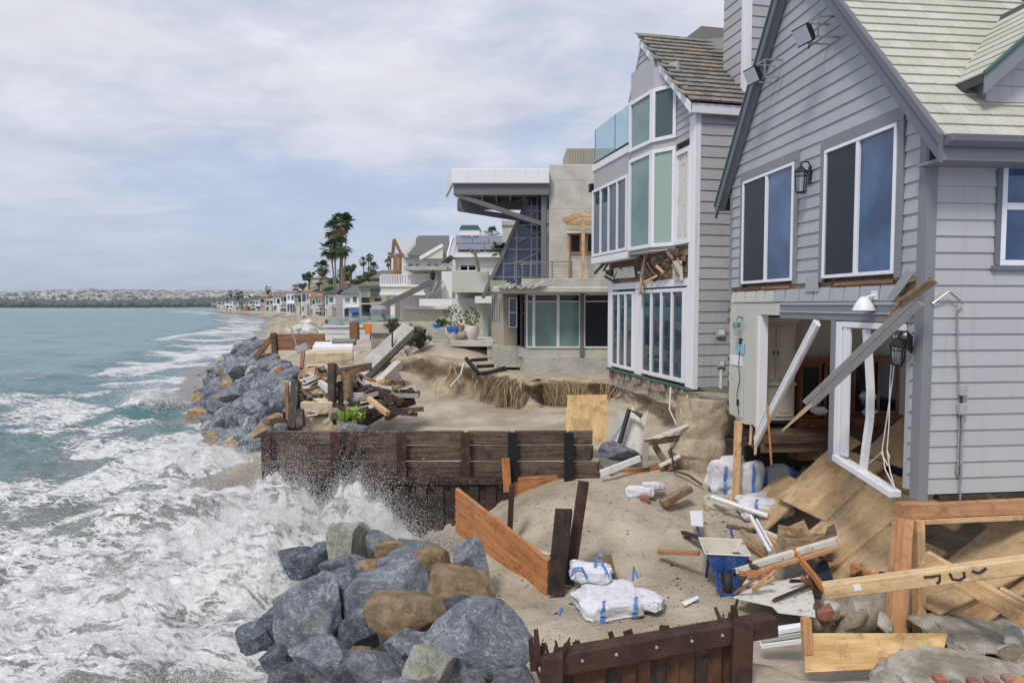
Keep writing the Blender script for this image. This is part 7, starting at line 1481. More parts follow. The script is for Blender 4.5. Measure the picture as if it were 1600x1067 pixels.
for i in range(260):                                          # buff revetment farther off
    Y = math.exp(rr.uniform(math.log(55), math.log(190))); d = rr.uniform(0, 1); X = shore(Y) + 1.5 + d * 7 * (1 + Y / 150); r = rr.uniform(0.6, 1.3)
    me = rr.choice(PR); c_, s_ = math.cos(i), math.sin(i); co = np.array([v.co[:] for v in me.vertices]) * np.array([r * 1.2, r, r * 0.8]) @ np.array([[c_, s_, 0], [-s_, c_, 0], [0, 0, 1]]) + np.array([X, Y, -5.2 + d * 3.0]); fa = np.array([p.vertices[:] for p in me.polygons]) + sum(len(q) for q in BV); BV.append(co); BF.append(fa)
tag(np_obj('distant_revetment', np.concatenate(BV), np.concatenate(BF), M['rock_b']), 'buff rock revetment running along the distant beach houses', 'rocks', kind='stuff')
# small stones and bits of wood scattered on the sand
Vs = []; Fs = []; rs = np.random.RandomState(5); nb = 1100; bx = rs.uniform(-0.3, 4.6, nb); byy = rs.uniform(8.6, 13.6, nb); bz = ground_z(bx, byy); T4 = np.array([(1, 0, -0.4), (-0.5, 0.87, -0.4), (-0.5, -0.87, -0.4), (0, 0, 0.7)]); rz = rs.uniform(0, 6.28, nb); sz = rs.uniform(0.004, 0.014, nb) * (1 + (rs.rand(nb) < 0.06) * 1.6)
for i in range(nb):
    c, s = math.cos(rz[i]), math.sin(rz[i]); q = T4 @ np.array([[c, s, 0], [-s, c, 0], [0, 0, 1]]) * sz[i] * np.array([1.6, 1, 0.8]); b0 = len(Vs); Vs += list(q + np.array([bx[i], byy[i], bz[i] + 0.005])); Fs += [(b0, b0 + 1, b0 + 3), (b0 + 1, b0 + 2, b0 + 3), (b0 + 2, b0, b0 + 3), (b0, b0 + 2, b0 + 1)]
tag(np_obj('litter', np.array(Vs), np.array(Fs), M['black_wood']), 'dark bark chips and pebbles strewn over the sand', 'litter', kind='stuff')
# ------------------------------------------------------------------ dark timber sea wall across the beach
t = empty('timber_sea_wall', (-1.7, 14.5, -5.2), label='dark weathered timber sea wall with steel sheet piles, struck by the splash', cat='wall'); tl = Vector((-1.7, 14.5, -5.2))
posts = [420, 527, 629, 728, 801, 888]; ends = [420, 527, 629, 728, 801, 888, 933]; cour = [672, 695, 720, 746]
for j in range(3):
    for i in range(6):
        p0, p1 = at(ends[i] + 4, (cour[j] + cour[j + 1]) / 2, 14.5), at(ends[i + 1] - 3 + (rr.uniform(-8, 2) if i == 5 else 0), (cour[j] + cour[j + 1]) / 2, 14.5); h = (cour[j + 1] - cour[j] - 1.2) / FPX * 14.5
        p1.z = p0.z + rr.uniform(-0.01, 0.01); timber('plank', p0 - tl, p1 - tl, 0.09, h, M['old_wood'], parent=t, split=0.03 if i < 5 else 0.14, bevel=0.012)
for i, px in enumerate(posts):
    a, c = at(px, 775 if px < 700 else 750, 14.42), at(px, 674, 14.42); m = MB(); w = 0.10
    m.box(a.x - w, 14.30, a.z, a.x + w, 14.325, c.z); m.box(a.x - 0.012, 14.325, a.z, a.x + 0.012, 14.44, c.z); o = m.build('post', M['rust' if i < 4 else 'black_metal'], t); o.location = -tl
for i in range(28):
    px = 423 + i * 13.5; a = at(px, 748, 14.45); m = MB(); d = 0.06 if i % 2 else 0.0; m.box(a.x - 0.01, 14.38 - d, -6.0, a.x + 0.195, 14.42 - d, a.z); o = m.build('sheet_pile', M['black_wood'], t); o.location = -tl
m = MB(); a, c = at(423, 747, 14.3), at(800, 747, 14.3); m.box(a.x, 14.26, a.z - 0.12, c.x, 14.30, a.z + 0.02); o = m.build('waler', M['black_wood'], t); o.location = -tl
for i in range(20):
    p = at(512 + i * 14.5, 750, 14.25); m = MB(); m.lathe([(0.022, 0), (0.022, 0.02), (0.01, 0.028)], n=6); o = m.build('bolt', M['rust_light'], t); o.rotation_euler = (math.pi / 2, 0, 0); o.location = p - tl
for k, (x0, y0, x1, y1) in enumerate(((520, 728, 542, 677), (528, 728, 558, 683))):
    timber('leaning_stake', at(x0, y0, 14.2), at(x1, y1, 14.25), 0.09 if k == 0 else 0.06, 0.10, M['black_wood'], label=('broad', 'thin')[k] + ' dark stake leaning against the timber sea wall', cat='stake', split=0.04)
# orange treated boards
timber('timber_stake', at(793, 768, 14.1), at(790, 716, 14.1), 0.17, 0.05, M['lag'], up=(0, 1, 0), label='upright bright orange plank against the timber sea wall', cat='plank')
t = empty('lagging_wall', at(930, 760, 14.4), label='low wall of orange boards running from the timber sea wall to the mud pillar', cat='wall'); tl = t.location.copy()
for k, (ya, yb, mt) in enumerate(((744, 732, 'lag'), (757, 747, 'lag'), (770, 761, 'fir_red'))):
    timber('board', at(802, ya + 10, 14.35) - tl, at(1072, yb, 14.9) - tl, 0.06, 0.20, M[mt], parent=t)
t = empty('plank_wall', at(780, 860, 11.6), label='slanting wall of four orange treated planks sinking into the sand', cat='wall'); tl = t.location.copy()
for k in range(4):
    a, c = at(714, 770 + k * 17.5, 13.0), at(858, 884 + k * 12, 10.35); c.z -= 0.07 * k; timber('plank', a - tl, c - tl, 0.07, 0.205, M['lag'], parent=t, bevel=0.01)
# posts standing in the sand
timber('steel_post', at(796, 842, 12.2), at(800, 758, 12.2), 0.13, 0.10, M['rust'], up=(1, 0, 0), label='short dark steel post behind the orange planks', cat='post')
timber('wooden_post', at(868, 926, 10.2), at(881, 797, 10.25), 0.26, 0.09, M['black_wood'], up=(0, 1, 0), split=0.05, label='broad blackened wooden post with rough top, standing in the sand', cat='post')
timber('steel_post', at(889, 912, 10.45), at(912, 752, 10.6), 0.16, 0.12, M['rust'], up=(0, 1, 0), label='tall rusty steel post leaning beside the broad black one', cat='post')
timber('wooden_stub', at(955, 908, 10.4), at(945, 868, 10.5), 0.2, 0.1, M['brown_wood'], up=(0, 1, 0), label='short brown board end sticking out of the sand behind the white bag', cat='board')
# rusty wall at the bottom
A, B = at(872, 1034, 6.15), at(1150, 984, 6.75); t = empty('rusty_bulkhead', (A + B) / 2 - Vector((0, 0, 1)), label='rusty steel and timber bulkhead with torn posts at the bottom edge', cat='wall'); tl = t.location.copy()
timber('top_beam', A - tl, B - tl, 0.16, 0.21, M['rust'], parent=t, bevel=0.012); d = (B - A); n = 12
for i in range(n):
    p = A + d * ((i + 0.5) / n); timber('sheet_plank', p - tl + Vector((0, 0.05 + 0.02 * (i % 2), -1.5)), p - tl + Vector((0, 0.05 + 0.02 * (i % 2), -0.06)), d.length / n * 0.96, 0.05, M['rust_light' if i % 3 else 'black_wood'], up=(0, 1, 0), parent=t)
for q, nm in ((A - d.normalized() * 0.1, 'left'), (B, 'right')):
    timber('post', q - tl + Vector((0, -0.1, -1.5)), q - tl + Vector((0.03, -0.1, 0.12)), 0.20, 0.10, M['rust'], up=(0, 1, 0), parent=t, split=0.10)
    for k in range(13):
        o_ = Vector((rr.uniform(-0.14, 0.14), rr.uniform(-0.06, 0.08), rr.uniform(-0.2, 0.02))); timber('torn_shard', q - tl + o_, q - tl + o_ + Vector((rr.uniform(-0.08, 0.12), rr.uniform(-0.04, 0.04), rr.uniform(0.12, 0.36))), rr.uniform(0.03, 0.09), rr.uniform(0.012, 0.03), M['rust'], up=(0, 1, 0), parent=t, split=0.05, taper=0.5)
timber('beam_end', B - tl + Vector((0.0, 0, 0)), B - tl + Vector((0.34, 0.05, 0.03)), 0.17, 0.2, M['rust'], parent=t, split=0.12)
for f in (0.12, 0.3, 0.52, 0.72, 0.9):
    p = A + d * f; m = MB(); m.lathe([(0.018, 0), (0.018, 0.012), (0.008, 0.018)], n=6); o = m.build('bolt', M['zinc'], t); o.rotation_euler = (math.pi / 2, 0, 0); o.location = p - tl + Vector((0, -0.085, 0.02))
for k in range(5):
    p = A + d * rr.uniform(0.02, 0.6); timber('torn_shard', p - tl + Vector((0, 0.1, 0.05)), p - tl + Vector((rr.uniform(-0.04, 0.04), 0.1, rr.uniform(0.10, 0.17))), rr.uniform(0.03, 0.1), 0.02, M['rust'], up=(0, 1, 0), parent=t, split=0.03)
# ------------------------------------------------------------------ bags
def cloth_bag(name, c, size, label, seed, mat='bagwhite', straps=True, rz=0.0, squash=1.0, group=None, crease=0.34):
    e = empty(name, c, rz, label=label, cat='bag', group=group); bm = bmesh.new(); bmesh.ops.create_icosphere(bm, subdivisions=5, radius=1.0); co = np.array([v.co[:] for v in bm.verts])
    p = 0.42; co = np.sign(co) * np.abs(co) ** p; co /= np.abs(co).max(0)
    f = fbm(co[:, 0] * 1.3 + seed * 7, co[:, 1] * 1.3, co[:, 2] * 1.3, 3, seed); g = fbm(co[:, 0] * 2.1 + 3 * f, co[:, 1] * 2.1 + seed, co[:, 2] * 1.5, 4, seed + 3, ridged=True)
    nn = co / np.linalg.norm(co, axis=1)[:, None]; co += nn * (((f - 0.5) * 0.55 + (g - 0.6) * crease))[:, None]; co[:, 2] = np.where(co[:, 2] > 0.3, co[:, 2] + 0.5 * (f - 0.5), co[:, 2]); co[:, 2] = np.maximum(co[:, 2], -0.92)
    for v, q in zip(bm.verts, co): v.co = (q[0] * size[0], q[1] * size[1], (q[2] + 0.92) * size[2])
    me = bpy.data.meshes.new('sack'); bm.to_mesh(me); bm.free(); me.polygons.foreach_set('use_smooth', [True] * len(me.polygons)); me.materials.append(M[mat]); link(bpy.data.objects.new('sack', me), e)
    if straps:
        C = co * np.array(size); C[:, 2] = (co[:, 2] + 0.92) * size[2]
        for sx in (-0.55, 0.5):
            pts = []
            for zz in np.linspace(0.1, 1.75, 9) * size[2]:
                sel = (np.abs(C[:, 2] - zz) < size[2] * 0.16) & (np.abs(C[:, 0] - sx * size[0]) < size[0] * 0.2) & (C[:, 1] < 0)
                if sel.any(): pts.append((sx * size[0], C[sel, 1].min() - 0.012, zz))
            if len(pts) > 2:
                m = MB()
                for a, b_ in zip(pts[:-1], pts[1:]): w = 0.032; m.quad((a[0] - w, a[1], a[2]), (a[0] + w, a[1], a[2]), (b_[0] + w, b_[1], b_[2]), (b_[0] - w, b_[1], b_[2]))
                top = pts[-1]; m.tube([top, (top[0] + 0.03, top[1] + 0.08, top[2] + 0.05), (top[0] + 0.10, top[1] + 0.16, top[2] + 0.02)], 0.014, 5); m.build('strap', M['strap'], e)
    return e
cloth_bag('bulk_bag', at(950, 952, 9.7), (0.46, 0.38, 0.14), 'slumped white bulk bag with blue loops lying on the sand', 3, rz=0.25, group='white bulk bags', crease=0.4)
cloth_bag('bulk_bag', at(1012, 948, 9.65), (0.22, 0.18, 0.09), 'small crumpled white bag end beside the slumped bulk bag', 4, rz=-0.5, straps=False, group='white bulk bags', crease=0.5)
t = empty('strap_loop', at(930, 900, 9.9), label='blue lifting loops and torn white cloth behind the slumped bag', cat='strap'); 
for q_ in ([(-0.35, 0, 0), (-0.30, 0, 0.12), (-0.2, -0.02, 0.14), (-0.12, -0.02, -0.02)], [(0.0, 0.1, 0), (0.02, 0.1, 0.22), (0.1, 0.05, 0.2), (0.2, 0.0, 0.0)], [(0.55, -0.05, -0.05), (0.56, -0.05, 0.16), (0.62, -0.08, 0.0)]): m = MB(); m.tube(q_, 0.02, 5); m.build('loop', M['strap'], t)
cloth_bag('torn_cloth', at(925, 905, 10.1), (0.28, 0.2, 0.12), 'crumpled white cloth behind the slumped bulk bag', 6, straps=False, group='white bulk bags', crease=0.5)
cloth_bag('bulk_bag', at(1145, 768, 14.2), (0.54, 0.42, 0.36), 'left upper white bulk bag with blue straps behind the slender post', 7, group='white bulk bags'); cloth_bag('bulk_bag', at(1205, 772, 14.4), (0.52, 0.42, 0.36), 'right upper white bulk bag with blue straps under the house', 8, group='white bulk bags')
cloth_bag('bulk_bag', at(1192, 806, 13.2), (0.48, 0.36, 0.2), 'lower white bulk bag with blue straps at the foot of the plywood', 9, group='white bulk bags')
for i, (px, py, Y, s, lb) in enumerate(((1130, 800, 13.6, 0.34, 'tan sandbag under the left bulk bag'), (1125, 785, 13.9, 0.3, 'tan sandbag lying on the one under the left bulk bag'), (1240, 770, 13.6, 0.26, 'dirty sandbag on the heap beside the hutch'), (1258, 758, 13.9, 0.26, 'uppermost dirty sandbag beside the hutch'), (1225, 782, 13.3, 0.24, 'lowest dirty sandbag on the slope below the hutch'), (1270, 745, 14.0, 0.25, 'dirty sandbag tucked under the hutch'))):
    cloth_bag('sandbag', at(px, py, Y), (s, s * 0.7, s * 0.33), lb, 20 + i, 'bagtan', False, 0.4 * i, group='tan sandbags')
for i, (px, py, Y, s, lb) in enumerate(((1000, 775, 13.5, 0.26, 'longer white sandbag lying before the orange boards'), (1022, 765, 13.6, 0.22, 'shorter white sandbag lying before the orange boards'))): cloth_bag('sandbag', at(px, py, Y), (s, s * 0.5, s * 0.35), lb, 30 + i, 'bagwhite', False, 0.15, group='white sandbags')
m = MB(); m.tube([at(1112, 776, 13.3), at(1200, 806, 12.6)], 0.05, 10); tag(m.build('plastic_pipe', M['white'], origin=True, smooth_angle=40), 'long white plastic pipe lying in front of the bulk bags', 'pipe')
# ------------------------------------------------------------------ wheelbarrow, nose to the camera
wb = empty('wheelbarrow', at(1129, 913, 10.55), math.radians(-8), label='blue wheelbarrow with cement-crusted tray standing on the sand', cat='wheelbarrow')
def tray(inset, zoff):
    bot = [(-0.19 + inset, -0.32 + inset, 0.29 + zoff), (0.19 - inset, -0.32 + inset, 0.29 + zoff), (0.20 - inset, 0.30 - inset, 0.34 + zoff), (-0.20 + inset, 0.30 - inset, 0.34 + zoff)]; top = [(-0.33 + inset, -0.44 + inset, 0.64), (0.33 - inset, -0.44 + inset, 0.64), (0.33 - inset, 0.30 - inset, 0.63), (-0.33 + inset, 0.30 - inset, 0.63)]; return bot, top
b0, t0 = tray(0, 0); m = MB(); m.add(b0 + t0, [(0, 3, 2, 1), (0, 1, 5, 4), (1, 2, 6, 5), (2, 3, 7, 6), (3, 0, 4, 7)]); m.build('tray', M['barrow'], wb, bevel=0.02)
b1, t1 = tray(0.012, 0.015); m = MB(); m.add(b1 + t1, [(0, 1, 2, 3), (4, 5, 1, 0), (5, 6, 2, 1), (6, 7, 3, 2), (7, 4, 0, 3)]); m.build('tray_lining', M['barrow_in'], wb, bevel=0.01)
m = MB(); 
for a, b_ in zip(t0, t0[1:] + t0[:1]): m.tube([a, b_], 0.014, 6)
m.build('rim', M['barrow_in'], wb)
w = empty('wheel', (0, -0.36, 0.19), parent=wb); m = MB(); prof = [(0.12, -0.05), (0.165, -0.055), (0.188, -0.03), (0.192, 0), (0.188, 0.03), (0.165, 0.055), (0.12, 0.05)]; m.lathe(prof, n=22); o = m.build('tyre', M['rubber'], w, smooth_angle=50); o.rotation_euler = (0, math.pi / 2, 0)
m = MB(); m.lathe([(0.03, -0.06), (0.118, -0.03), (0.118, 0.03), (0.03, 0.06)], n=16); o = m.build('rim', M['rust_light'], w, smooth_angle=40); o.rotation_euler = (0, math.pi / 2, 0)
for s in (-1, 1):
    m = MB(); m.tube([(s * 0.09, -0.50, 0.16), (s * 0.11, -0.36, 0.20), (s * 0.17, 0.0, 0.31), (s * 0.26, 0.62, 0.52), (s * 0.28, 1.0, 0.60)], 0.02, 8); m.build('handle', M['barrow'], wb); m = MB(); m.tube([(s * 0.15, -0.42, 0.06), (s * 0.16, -0.30, 0.42)], 0.02, 6); m.build('front_brace', M['barrow'], wb)
    m = MB(); m.beam((s * 0.20, 0.22, 0.32), (s * 0.22, 0.26, 0.0), 0.05, 0.03); m.beam((s * 0.215, 0.02, 0.34), (s * 0.22, 0.25, 0.01), 0.04, 0.03); m.build('leg', M['barrow'], wb)
m = MB(); m.beam((-0.13, -0.50, 0.06), (0.13, -0.50, 0.06), 0.06, 0.04); m.build('nose_bar', M['barrow'], wb)
# ------------------------------------------------------------------ mud-caked concrete pillar under house 2, eroded soil behind it
def mud(name, rings, mat, label, cat, seed, amp=0.12, seg=36):
    V = []; nr = len(rings)
    zs = np.linspace(0, nr - 1, (nr - 1) * 8 + 1); arr = np.array(rings)
    for q in zs:
        i = min(int(q), nr - 2); f = q - i; f = f * f * (3 - 2 * f); r = arr[i] * (1 - f) + arr[i + 1] * f
        for k in range(seg):
            t = 2 * math.pi * k / seg; V.append((r[0] + math.cos(t) * r[3], r[1] + math.sin(t) * r[4], r[2]))
    V = np.array(V); n = fbm(V[:, 0] * 2.2, V[:, 1] * 2.2, V[:, 2] * 2.2, 5, seed) - 0.5; n2 = fbm(V[:, 0] * 8, V[:, 1] * 8, V[:, 2] * 8, 3, seed + 2) - 0.5; c = np.repeat(np.array([arr[0][:2] * (1 - q / (nr - 1)) + arr[-1][:2] * q / (nr - 1) for q in zs]), seg, 0)
    dr = V[:, :2] - c; dr /= np.linalg.norm(dr, axis=1)[:, None] + 1e-6; V[:, :2] += dr * (n * amp * 2 + n2 * amp * 0.5)[:, None]; F = []
    for i in range(len(zs) - 1):
        for k in range(seg): F.append((i * seg + k, i * seg + (k + 1) % seg, (i + 1) * seg + (k + 1) % seg, (i + 1) * seg + k))
    base = V.min(0); loc = Vector((V[:, 0].mean(), V[:, 1].mean(), base[2])); o = np_obj(name, V - np.array(loc), np.array(F), M[mat], smooth_angle=True, loc=loc); return tag(o, label, cat)
pc = lambda px, py, Y=15.0: at(px, py, Y)
R5 = []
for px, py, w in ((1098, 815, 38), (1092, 770, 33), (1096, 730, 36), (1086, 705, 42), (1092, 680, 40), (1102, 650, 46), (1105, 618, 48)): p = pc(px, py); R5.append((p.x, p.y, p.z, w / FPX * 15, w / FPX * 15))
mud('mud_pillar', R5, 'bank', 'mud-caked concrete pillar under the corner of the shingled house', 'pillar', 15, 0.22)
# bank surfaces: a sheet from the top, over a lip, down to the sand
def bank_sheet(name, line, foot_out, inland, label, seed, nseg=90, under=0.25, amp=0.28):
    """line: (x, y, ztop, zfoot); outward is toward the camera"""
    L = np.array(line); s = np.linspace(0, len(L) - 1, nseg); i = np.minimum(s.astype(int), len(L) - 2); f = (s - i)[:, None]; P = L[i] * (1 - f) + L[i + 1] * f
    tx = np.gradient(P[:, 0]); ty = np.gradient(P[:, 1]); ln = np.hypot(tx, ty); ox, oy = ty / ln, -tx / ln; sg = np.where(oy > 0, -1, 1); ox *= sg; oy *= sg; rows = []
    prof = [(-inland, -0.7), (-inland * 0.7, -0.15), (-inland * 0.35, 0.04), (-0.25, 0.02), (-0.05, -0.02), (0.06, -0.10)]
    for o_, dz in prof: rows.append(np.stack([P[:, 0] + ox * o_, P[:, 1] + oy * o_, P[:, 2] + dz], 1))
    for q in np.linspace(0.12, 1, 14):
        o_ = 0.06 - under * math.sin(q * 2.6) + foot_out * q ** 3; rows.append(np.stack([P[:, 0] + ox * o_, P[:, 1] + oy * o_, (P[:, 2] - 0.1) * (1 - q) + (P[:, 3] - 0.15) * q], 1))
    V = np.array(rows); sh = V.shape; W_ = V.reshape(-1, 3); n = fbm(W_[:, 0] * 1.5, W_[:, 1] * 1.5, W_[:, 2] * 2.5, 5, seed) - 0.5; n2 = fbm(W_[:, 0] * 6, W_[:, 1] * 6, W_[:, 2] * 4, 3, seed + 1) - 0.5
    OX = np.tile(ox, sh[0]); OY = np.tile(oy, sh[0]); W_[:, 0] += OX * (n * amp * 2 + n2 * 0.08); W_[:, 1] += OY * (n * amp * 2 + n2 * 0.08); W_[:, 2] += n * 0.12 + n2 * 0.05
    F = grid_faces(sh[0], sh[1]); o = np_obj(name, W_, F, M['bank'], smooth_angle=True); tag(o, label, 'bank', kind='structure'); return P, ox, oy
bk = [(-6.2, 27.4, -2.6, -3.6), (-5.0, 26.0, -2.1, -3.5), (-3.6, 25.4, -1.85, -3.4), (-2.2, 25.2, -2.05, -3.35), (-1.0, 24.6, -2.3, -3.35), (0.0, 23.9, -2.55, -3.35), (0.7, 23.4, -2.65, -3.38), (1.3, 24.2, -2.66, -3.6), (2.2, 24.4, -2.68, -3.6), (3.6, 24.2, -2.7, -3.55), (4.6, 23.4, -2.75, -3.5)]
P_, ox, oy = bank_sheet('sand_bank', bk, 0.75, 1.9, 'eroded sand bank with hanging roots below the modern house', 5, under=0.45, amp=0.36)
bk2 = [tuple(w2(0.15, -0.1, -2.45)[:2]) + (-2.42, -3.75), tuple(w2(0.05, 1.2, -2.4)[:2]) + (-2.4, -3.7), tuple(w2(0.10, 3.0, -2.4)[:2]) + (-2.4, -3.5), tuple(w2(0.1, 4.6, -2.4)[:2]) + (-2.4, -3.4), tuple(w2(0.3, 5.9, -2.4)[:2]) + (-2.45, -3.3)]
def sea_bank():
    L = np.array(bk2); s = np.linspace(0, len(L) - 1, 60); i = np.minimum(s.astype(int), len(L) - 2); f = (s - i)[:, None]; P = L[i] * (1 - f) + L[i + 1] * f; rows = []
    for q in np.linspace(0, 1, 22):
        o_ = 0.10 - 0.5 * math.sin(q * 3.0) + 0.9 * q ** 3 - (0.8 if q == 0 else 0); rows.append(np.stack([P[:, 0] - o_, P[:, 1], P[:, 2] * (1 - q) + P[:, 3] * q], 1))
    V = np.array(rows); sh = V.shape; W_ = V.reshape(-1, 3); n = fbm(W_[:, 0] * 1.8, W_[:, 1] * 1.8, W_[:, 2] * 3, 5, 55) - 0.5; n3 = fbm(W_[:, 0] * 5, W_[:, 1] * 5, W_[:, 2] * 6, 4, 57, ridged=True) - 0.5; W_[:, 0] -= n * 1.1 + n3 * 0.25; W_[:, 2] += n * 0.15
    tag(np_obj('soil_bank', W_, grid_faces(sh[0], sh[1])[:, ::-1], M['bank'], smooth_angle=True), 'lumpy undermined soil below the shingled house', 'bank', kind='structure')
sea_bank()
# roots
rs = np.random.RandomState(91); V = []; F = []
def strand(p, d, L, r):
    k = 4; b0 = len(V); q = np.array(p, float); dd = np.array(d, float)
    for j in range(k + 1):
        t = j / k; rr_ = r * (1 - 0.7 * t)
        for a in range(3): an = a * 2.094; V.append((q[0] + math.cos(an) * rr_, q[1] + math.sin(an) * rr_, q[2]))
        dd = dd * 0.6 + np.array([rs.normal() * 0.16, rs.normal() * 0.16, -0.55]); dd /= np.linalg.norm(dd); q = q + dd * L / k
    for j in range(k):
        for a in range(3): a2 = (a + 1) % 3; F.append((b0 + j * 3 + a, b0 + j * 3 + a2, b0 + j * 3 + 3 + a2, b0 + j * 3 + 3 + a))
for n in range(3000):
    i = rs.randint(26, len(P_) - 6) if n % 4 else rs.randint(44, 70); q = P_[i]; of = rs.uniform(0.05, 0.62); dz = rs.uniform(-0.5, 0.05); dens = smooth(-3.4, -1.5, q[0]); 
    cl = float(fbm(np.array([q[0] * 2.6]), np.array([q[1] * 2.6]), oct=2, seed=19)[0])
    if rs.rand() > (0.2 + 0.8 * dens) * smooth(0.36, 0.58, cl): continue
    strand((q[0] + ox[i] * of + rs.normal() * 0.06, q[1] + oy[i] * of, q[2] + dz), (ox[i], oy[i], 0.1), rs.gamma(1.8, 0.26) + 0.06, rs.gamma(2.0, 0.005) + 0.003)
tag(np_obj('roots', np.array(V), np.array(F), M['root']), 'mass of dry roots hanging from the sand bank', 'roots', kind='stuff')
t = empty('bent_rack', (0, 0, 0), label='bent black steel frame hanging over the sand bank', cat='frame')
for (x0, y0, Y0, x1, y1, Y1) in ((728, 560, 24.6, 748, 584, 23.6), (748, 584, 23.6, 791, 577, 23.5), (735, 563, 24.8, 762, 561, 24.8), (745, 573, 24.3, 772, 571, 24.2), (753, 585, 23.6, 790, 574, 23.7)): timber('bar', at(x0, y0, Y0), at(x1, y1, Y1), 0.1, 0.12, M['black_metal'], parent=t)
m = MB(); m.tube([at(725, 566, 24.2), at(720, 585, 23.9), at(704, 604, 23.8)], 0.03, 6); tag(m.build('bent_pipe', M['cable'], origin=True), 'thin pale bent pipe hanging down the sand bank', 'pipe')
# crib of weathered timber beside the foundation of house 2
t = empty('timber_crib', w2(0.55, -0.5, -2.6), H2_YAW, label='weathered timber crib box hanging at the foundation corner of the shingled house', cat='crib')
for k in range(4): timber('plank', (-0.5, -0.30 + 0.02 * k, -0.12 + 0.14 * k), (0.5, -0.30, -0.12 + 0.14 * k), 0.05, 0.10, M['rot_wood'], parent=t, split=0.04)
for x in (-0.5, -0.05, 0.45): timber('stud', (x, -0.35, -0.3), (x, -0.35, 0.45), 0.09, 0.09, M['rot_wood'], up=(0, 1, 0), parent=t, split=0.05)
timber('top_slab', (-0.55, -0.1, 0.5), (0.55, -0.1, 0.48), 0.6, 0.06, M['trim_mid'], parent=t); m = MB(); m.prism([(-0.6, -0.45, -0.3), (0.55, -0.45, -0.3), (0.4, 0.3, -0.55), (-0.2, 0.3, -0.5)], (0, 0, 0.14)); m.build('footing', M['conc_old'], t)
# ------------------------------------------------------------------ rubbish between the mud pillar and the sea wall
m = MB(); a, c = at(882, 692, 15.3), at(946, 690, 15.2); b_ = at(949, 617, 15.5); d_ = at(887, 617, 15.6); me_ = MB(); fm = frame_matrix(a, d_, up=(0, -1, 0.2)); fi = fm.inverted(); me_.prism([fi @ q for q in (a, c, b_, d_)], (0, 0, 0.02)); o = me_.build('plywood_sheet', M['ply_new']); o.matrix_basis = fm; tag(o, 'upright fresh plywood sheet leaning behind the timber sea wall', 'plywood')
put_rock(rock_mesh(901, 4, 14, 0.1), 'rock_g', at(962, 705, 15.0), (0.46, 0.35, 0.27), (0.1, 0.2, 0.3), 'dark grey boulder wrapped with white streaks behind the orange boards', 'rocks behind the orange boards'); put_rock(rock_mesh(902, 4, 14, 0.1), 'rock_m', at(960, 728, 14.9), (0.35, 0.3, 0.2), (0.1, 0.2, 0.9), 'low tan stone behind the orange boards', 'rocks behind the orange boards')
def sheet(name, pts, th, mat, label, cat, group=None, bevel=0.0):
    m = MB(); p = [Vector(q) for q in pts]; n = (p[1] - p[0]).cross(p[2] - p[0]).normalized(); m.prism(p, n * th); return tag(m.build(name, M[mat], origin=True, bevel=bevel), label, cat, group)
sheet('drywall_sheet', [at(955, 700, 15.2), at(998, 712, 15.1), at(1013, 640, 15.4), at(1000, 655, 15.3), at(988, 635, 15.4), at(975, 660, 15.3)], 0.02, 'white_board', 'jagged white drywall sheet standing in the rubbish by the soil bank', 'sheet')
sheet('drywall_sheet', [at(952, 690, 15.4), at(972, 700, 15.4), at(980, 650, 15.5), at(968, 640, 15.6)], 0.02, 'siding_sea_shaded', 'greyish torn panel behind the black pipe', 'sheet')
m = MB(); m.tube([at(968, 692, 15.0), at(983, 640, 15.1), at(1003, 650, 15.0)], 0.055, 8); tag(m.build('black_pipe', M['black_cable'], origin=True), 'bent black pipe in front of the drywall sheet', 'pipe')
timber('white_trim', at(938, 740, 14.2), at(1000, 716, 14.5), 0.05, 0.14, M['white'], label='white trim board lying on the orange boards', cat='board'); timber('loose_board', at(1010, 690, 14.8), at(1075, 664, 14.6), 0.06, 0.10, M['white_board'], label='pale board propped from the mud pillar', cat='board', taper=0.6)
timber('loose_board', at(1008, 692, 14.7), at(1062, 684, 14.8), 0.07, 0.13, M['old_wood'], label='dark painted board beneath the propped pale board', cat='board'); timber('loose_board', at(1010, 690, 14.7), at(1007, 730, 14.6), 0.06, 0.12, M['grey_board'], up=(1, 0, 0), label='upright purplish board stub behind the orange boards', cat='board'); timber('loose_board', at(1022, 695, 15.0), at(1048, 735, 14.6), 0.05, 0.15, M['rot_wood'], label='slanting brown board in the hollow beside the mud pillar', cat='board')
timber('loose_board', at(1030, 728, 14.6), at(1062, 712, 14.6), 0.16, 0.05, M['white_board'], label='whitish slab by the foot of the mud pillar', cat='board'); timber('timber_block', at(1035, 787, 13.3), at(1078, 762, 13.5), 0.16, 0.14, M['rot_wood'], label='mossy square timber lying on the sand by the mud pillar', cat='timber', split=0.05)
m = MB(); q = at(1008, 780, 13.2); m.box(q.x - 0.09, q.y, q.z - 0.08, q.x + 0.1, q.y + 0.12, q.z + 0.06); tag(m.build('brick_lump', M['brick'], origin=True, bevel=0.02), 'broken red brick lump lying by the white sandbags', 'brick')
m = MB(); m.tube([at(1048, 700, 14.6), at(1053, 735, 14.4), at(1075, 742, 14.2), at(1098, 758, 14.1)], 0.022, 5); tag(m.build('black_cable', M['black_cable'], origin=True), 'black cable looping across the mud pillar', 'cable'); m = MB(); m.tube([at(1048, 605, 15.2), at(1046, 640, 15.0), at(1058, 665, 14.9)], 0.02, 5); m.tube([at(1075, 618, 15), at(1064, 640, 14.9), at(1066, 660, 14.9)], 0.022, 5); tag(m.build('dangling_wire', M['cable'], origin=True), 'pale wire dangling from the foundation of the shingled house', 'cable')
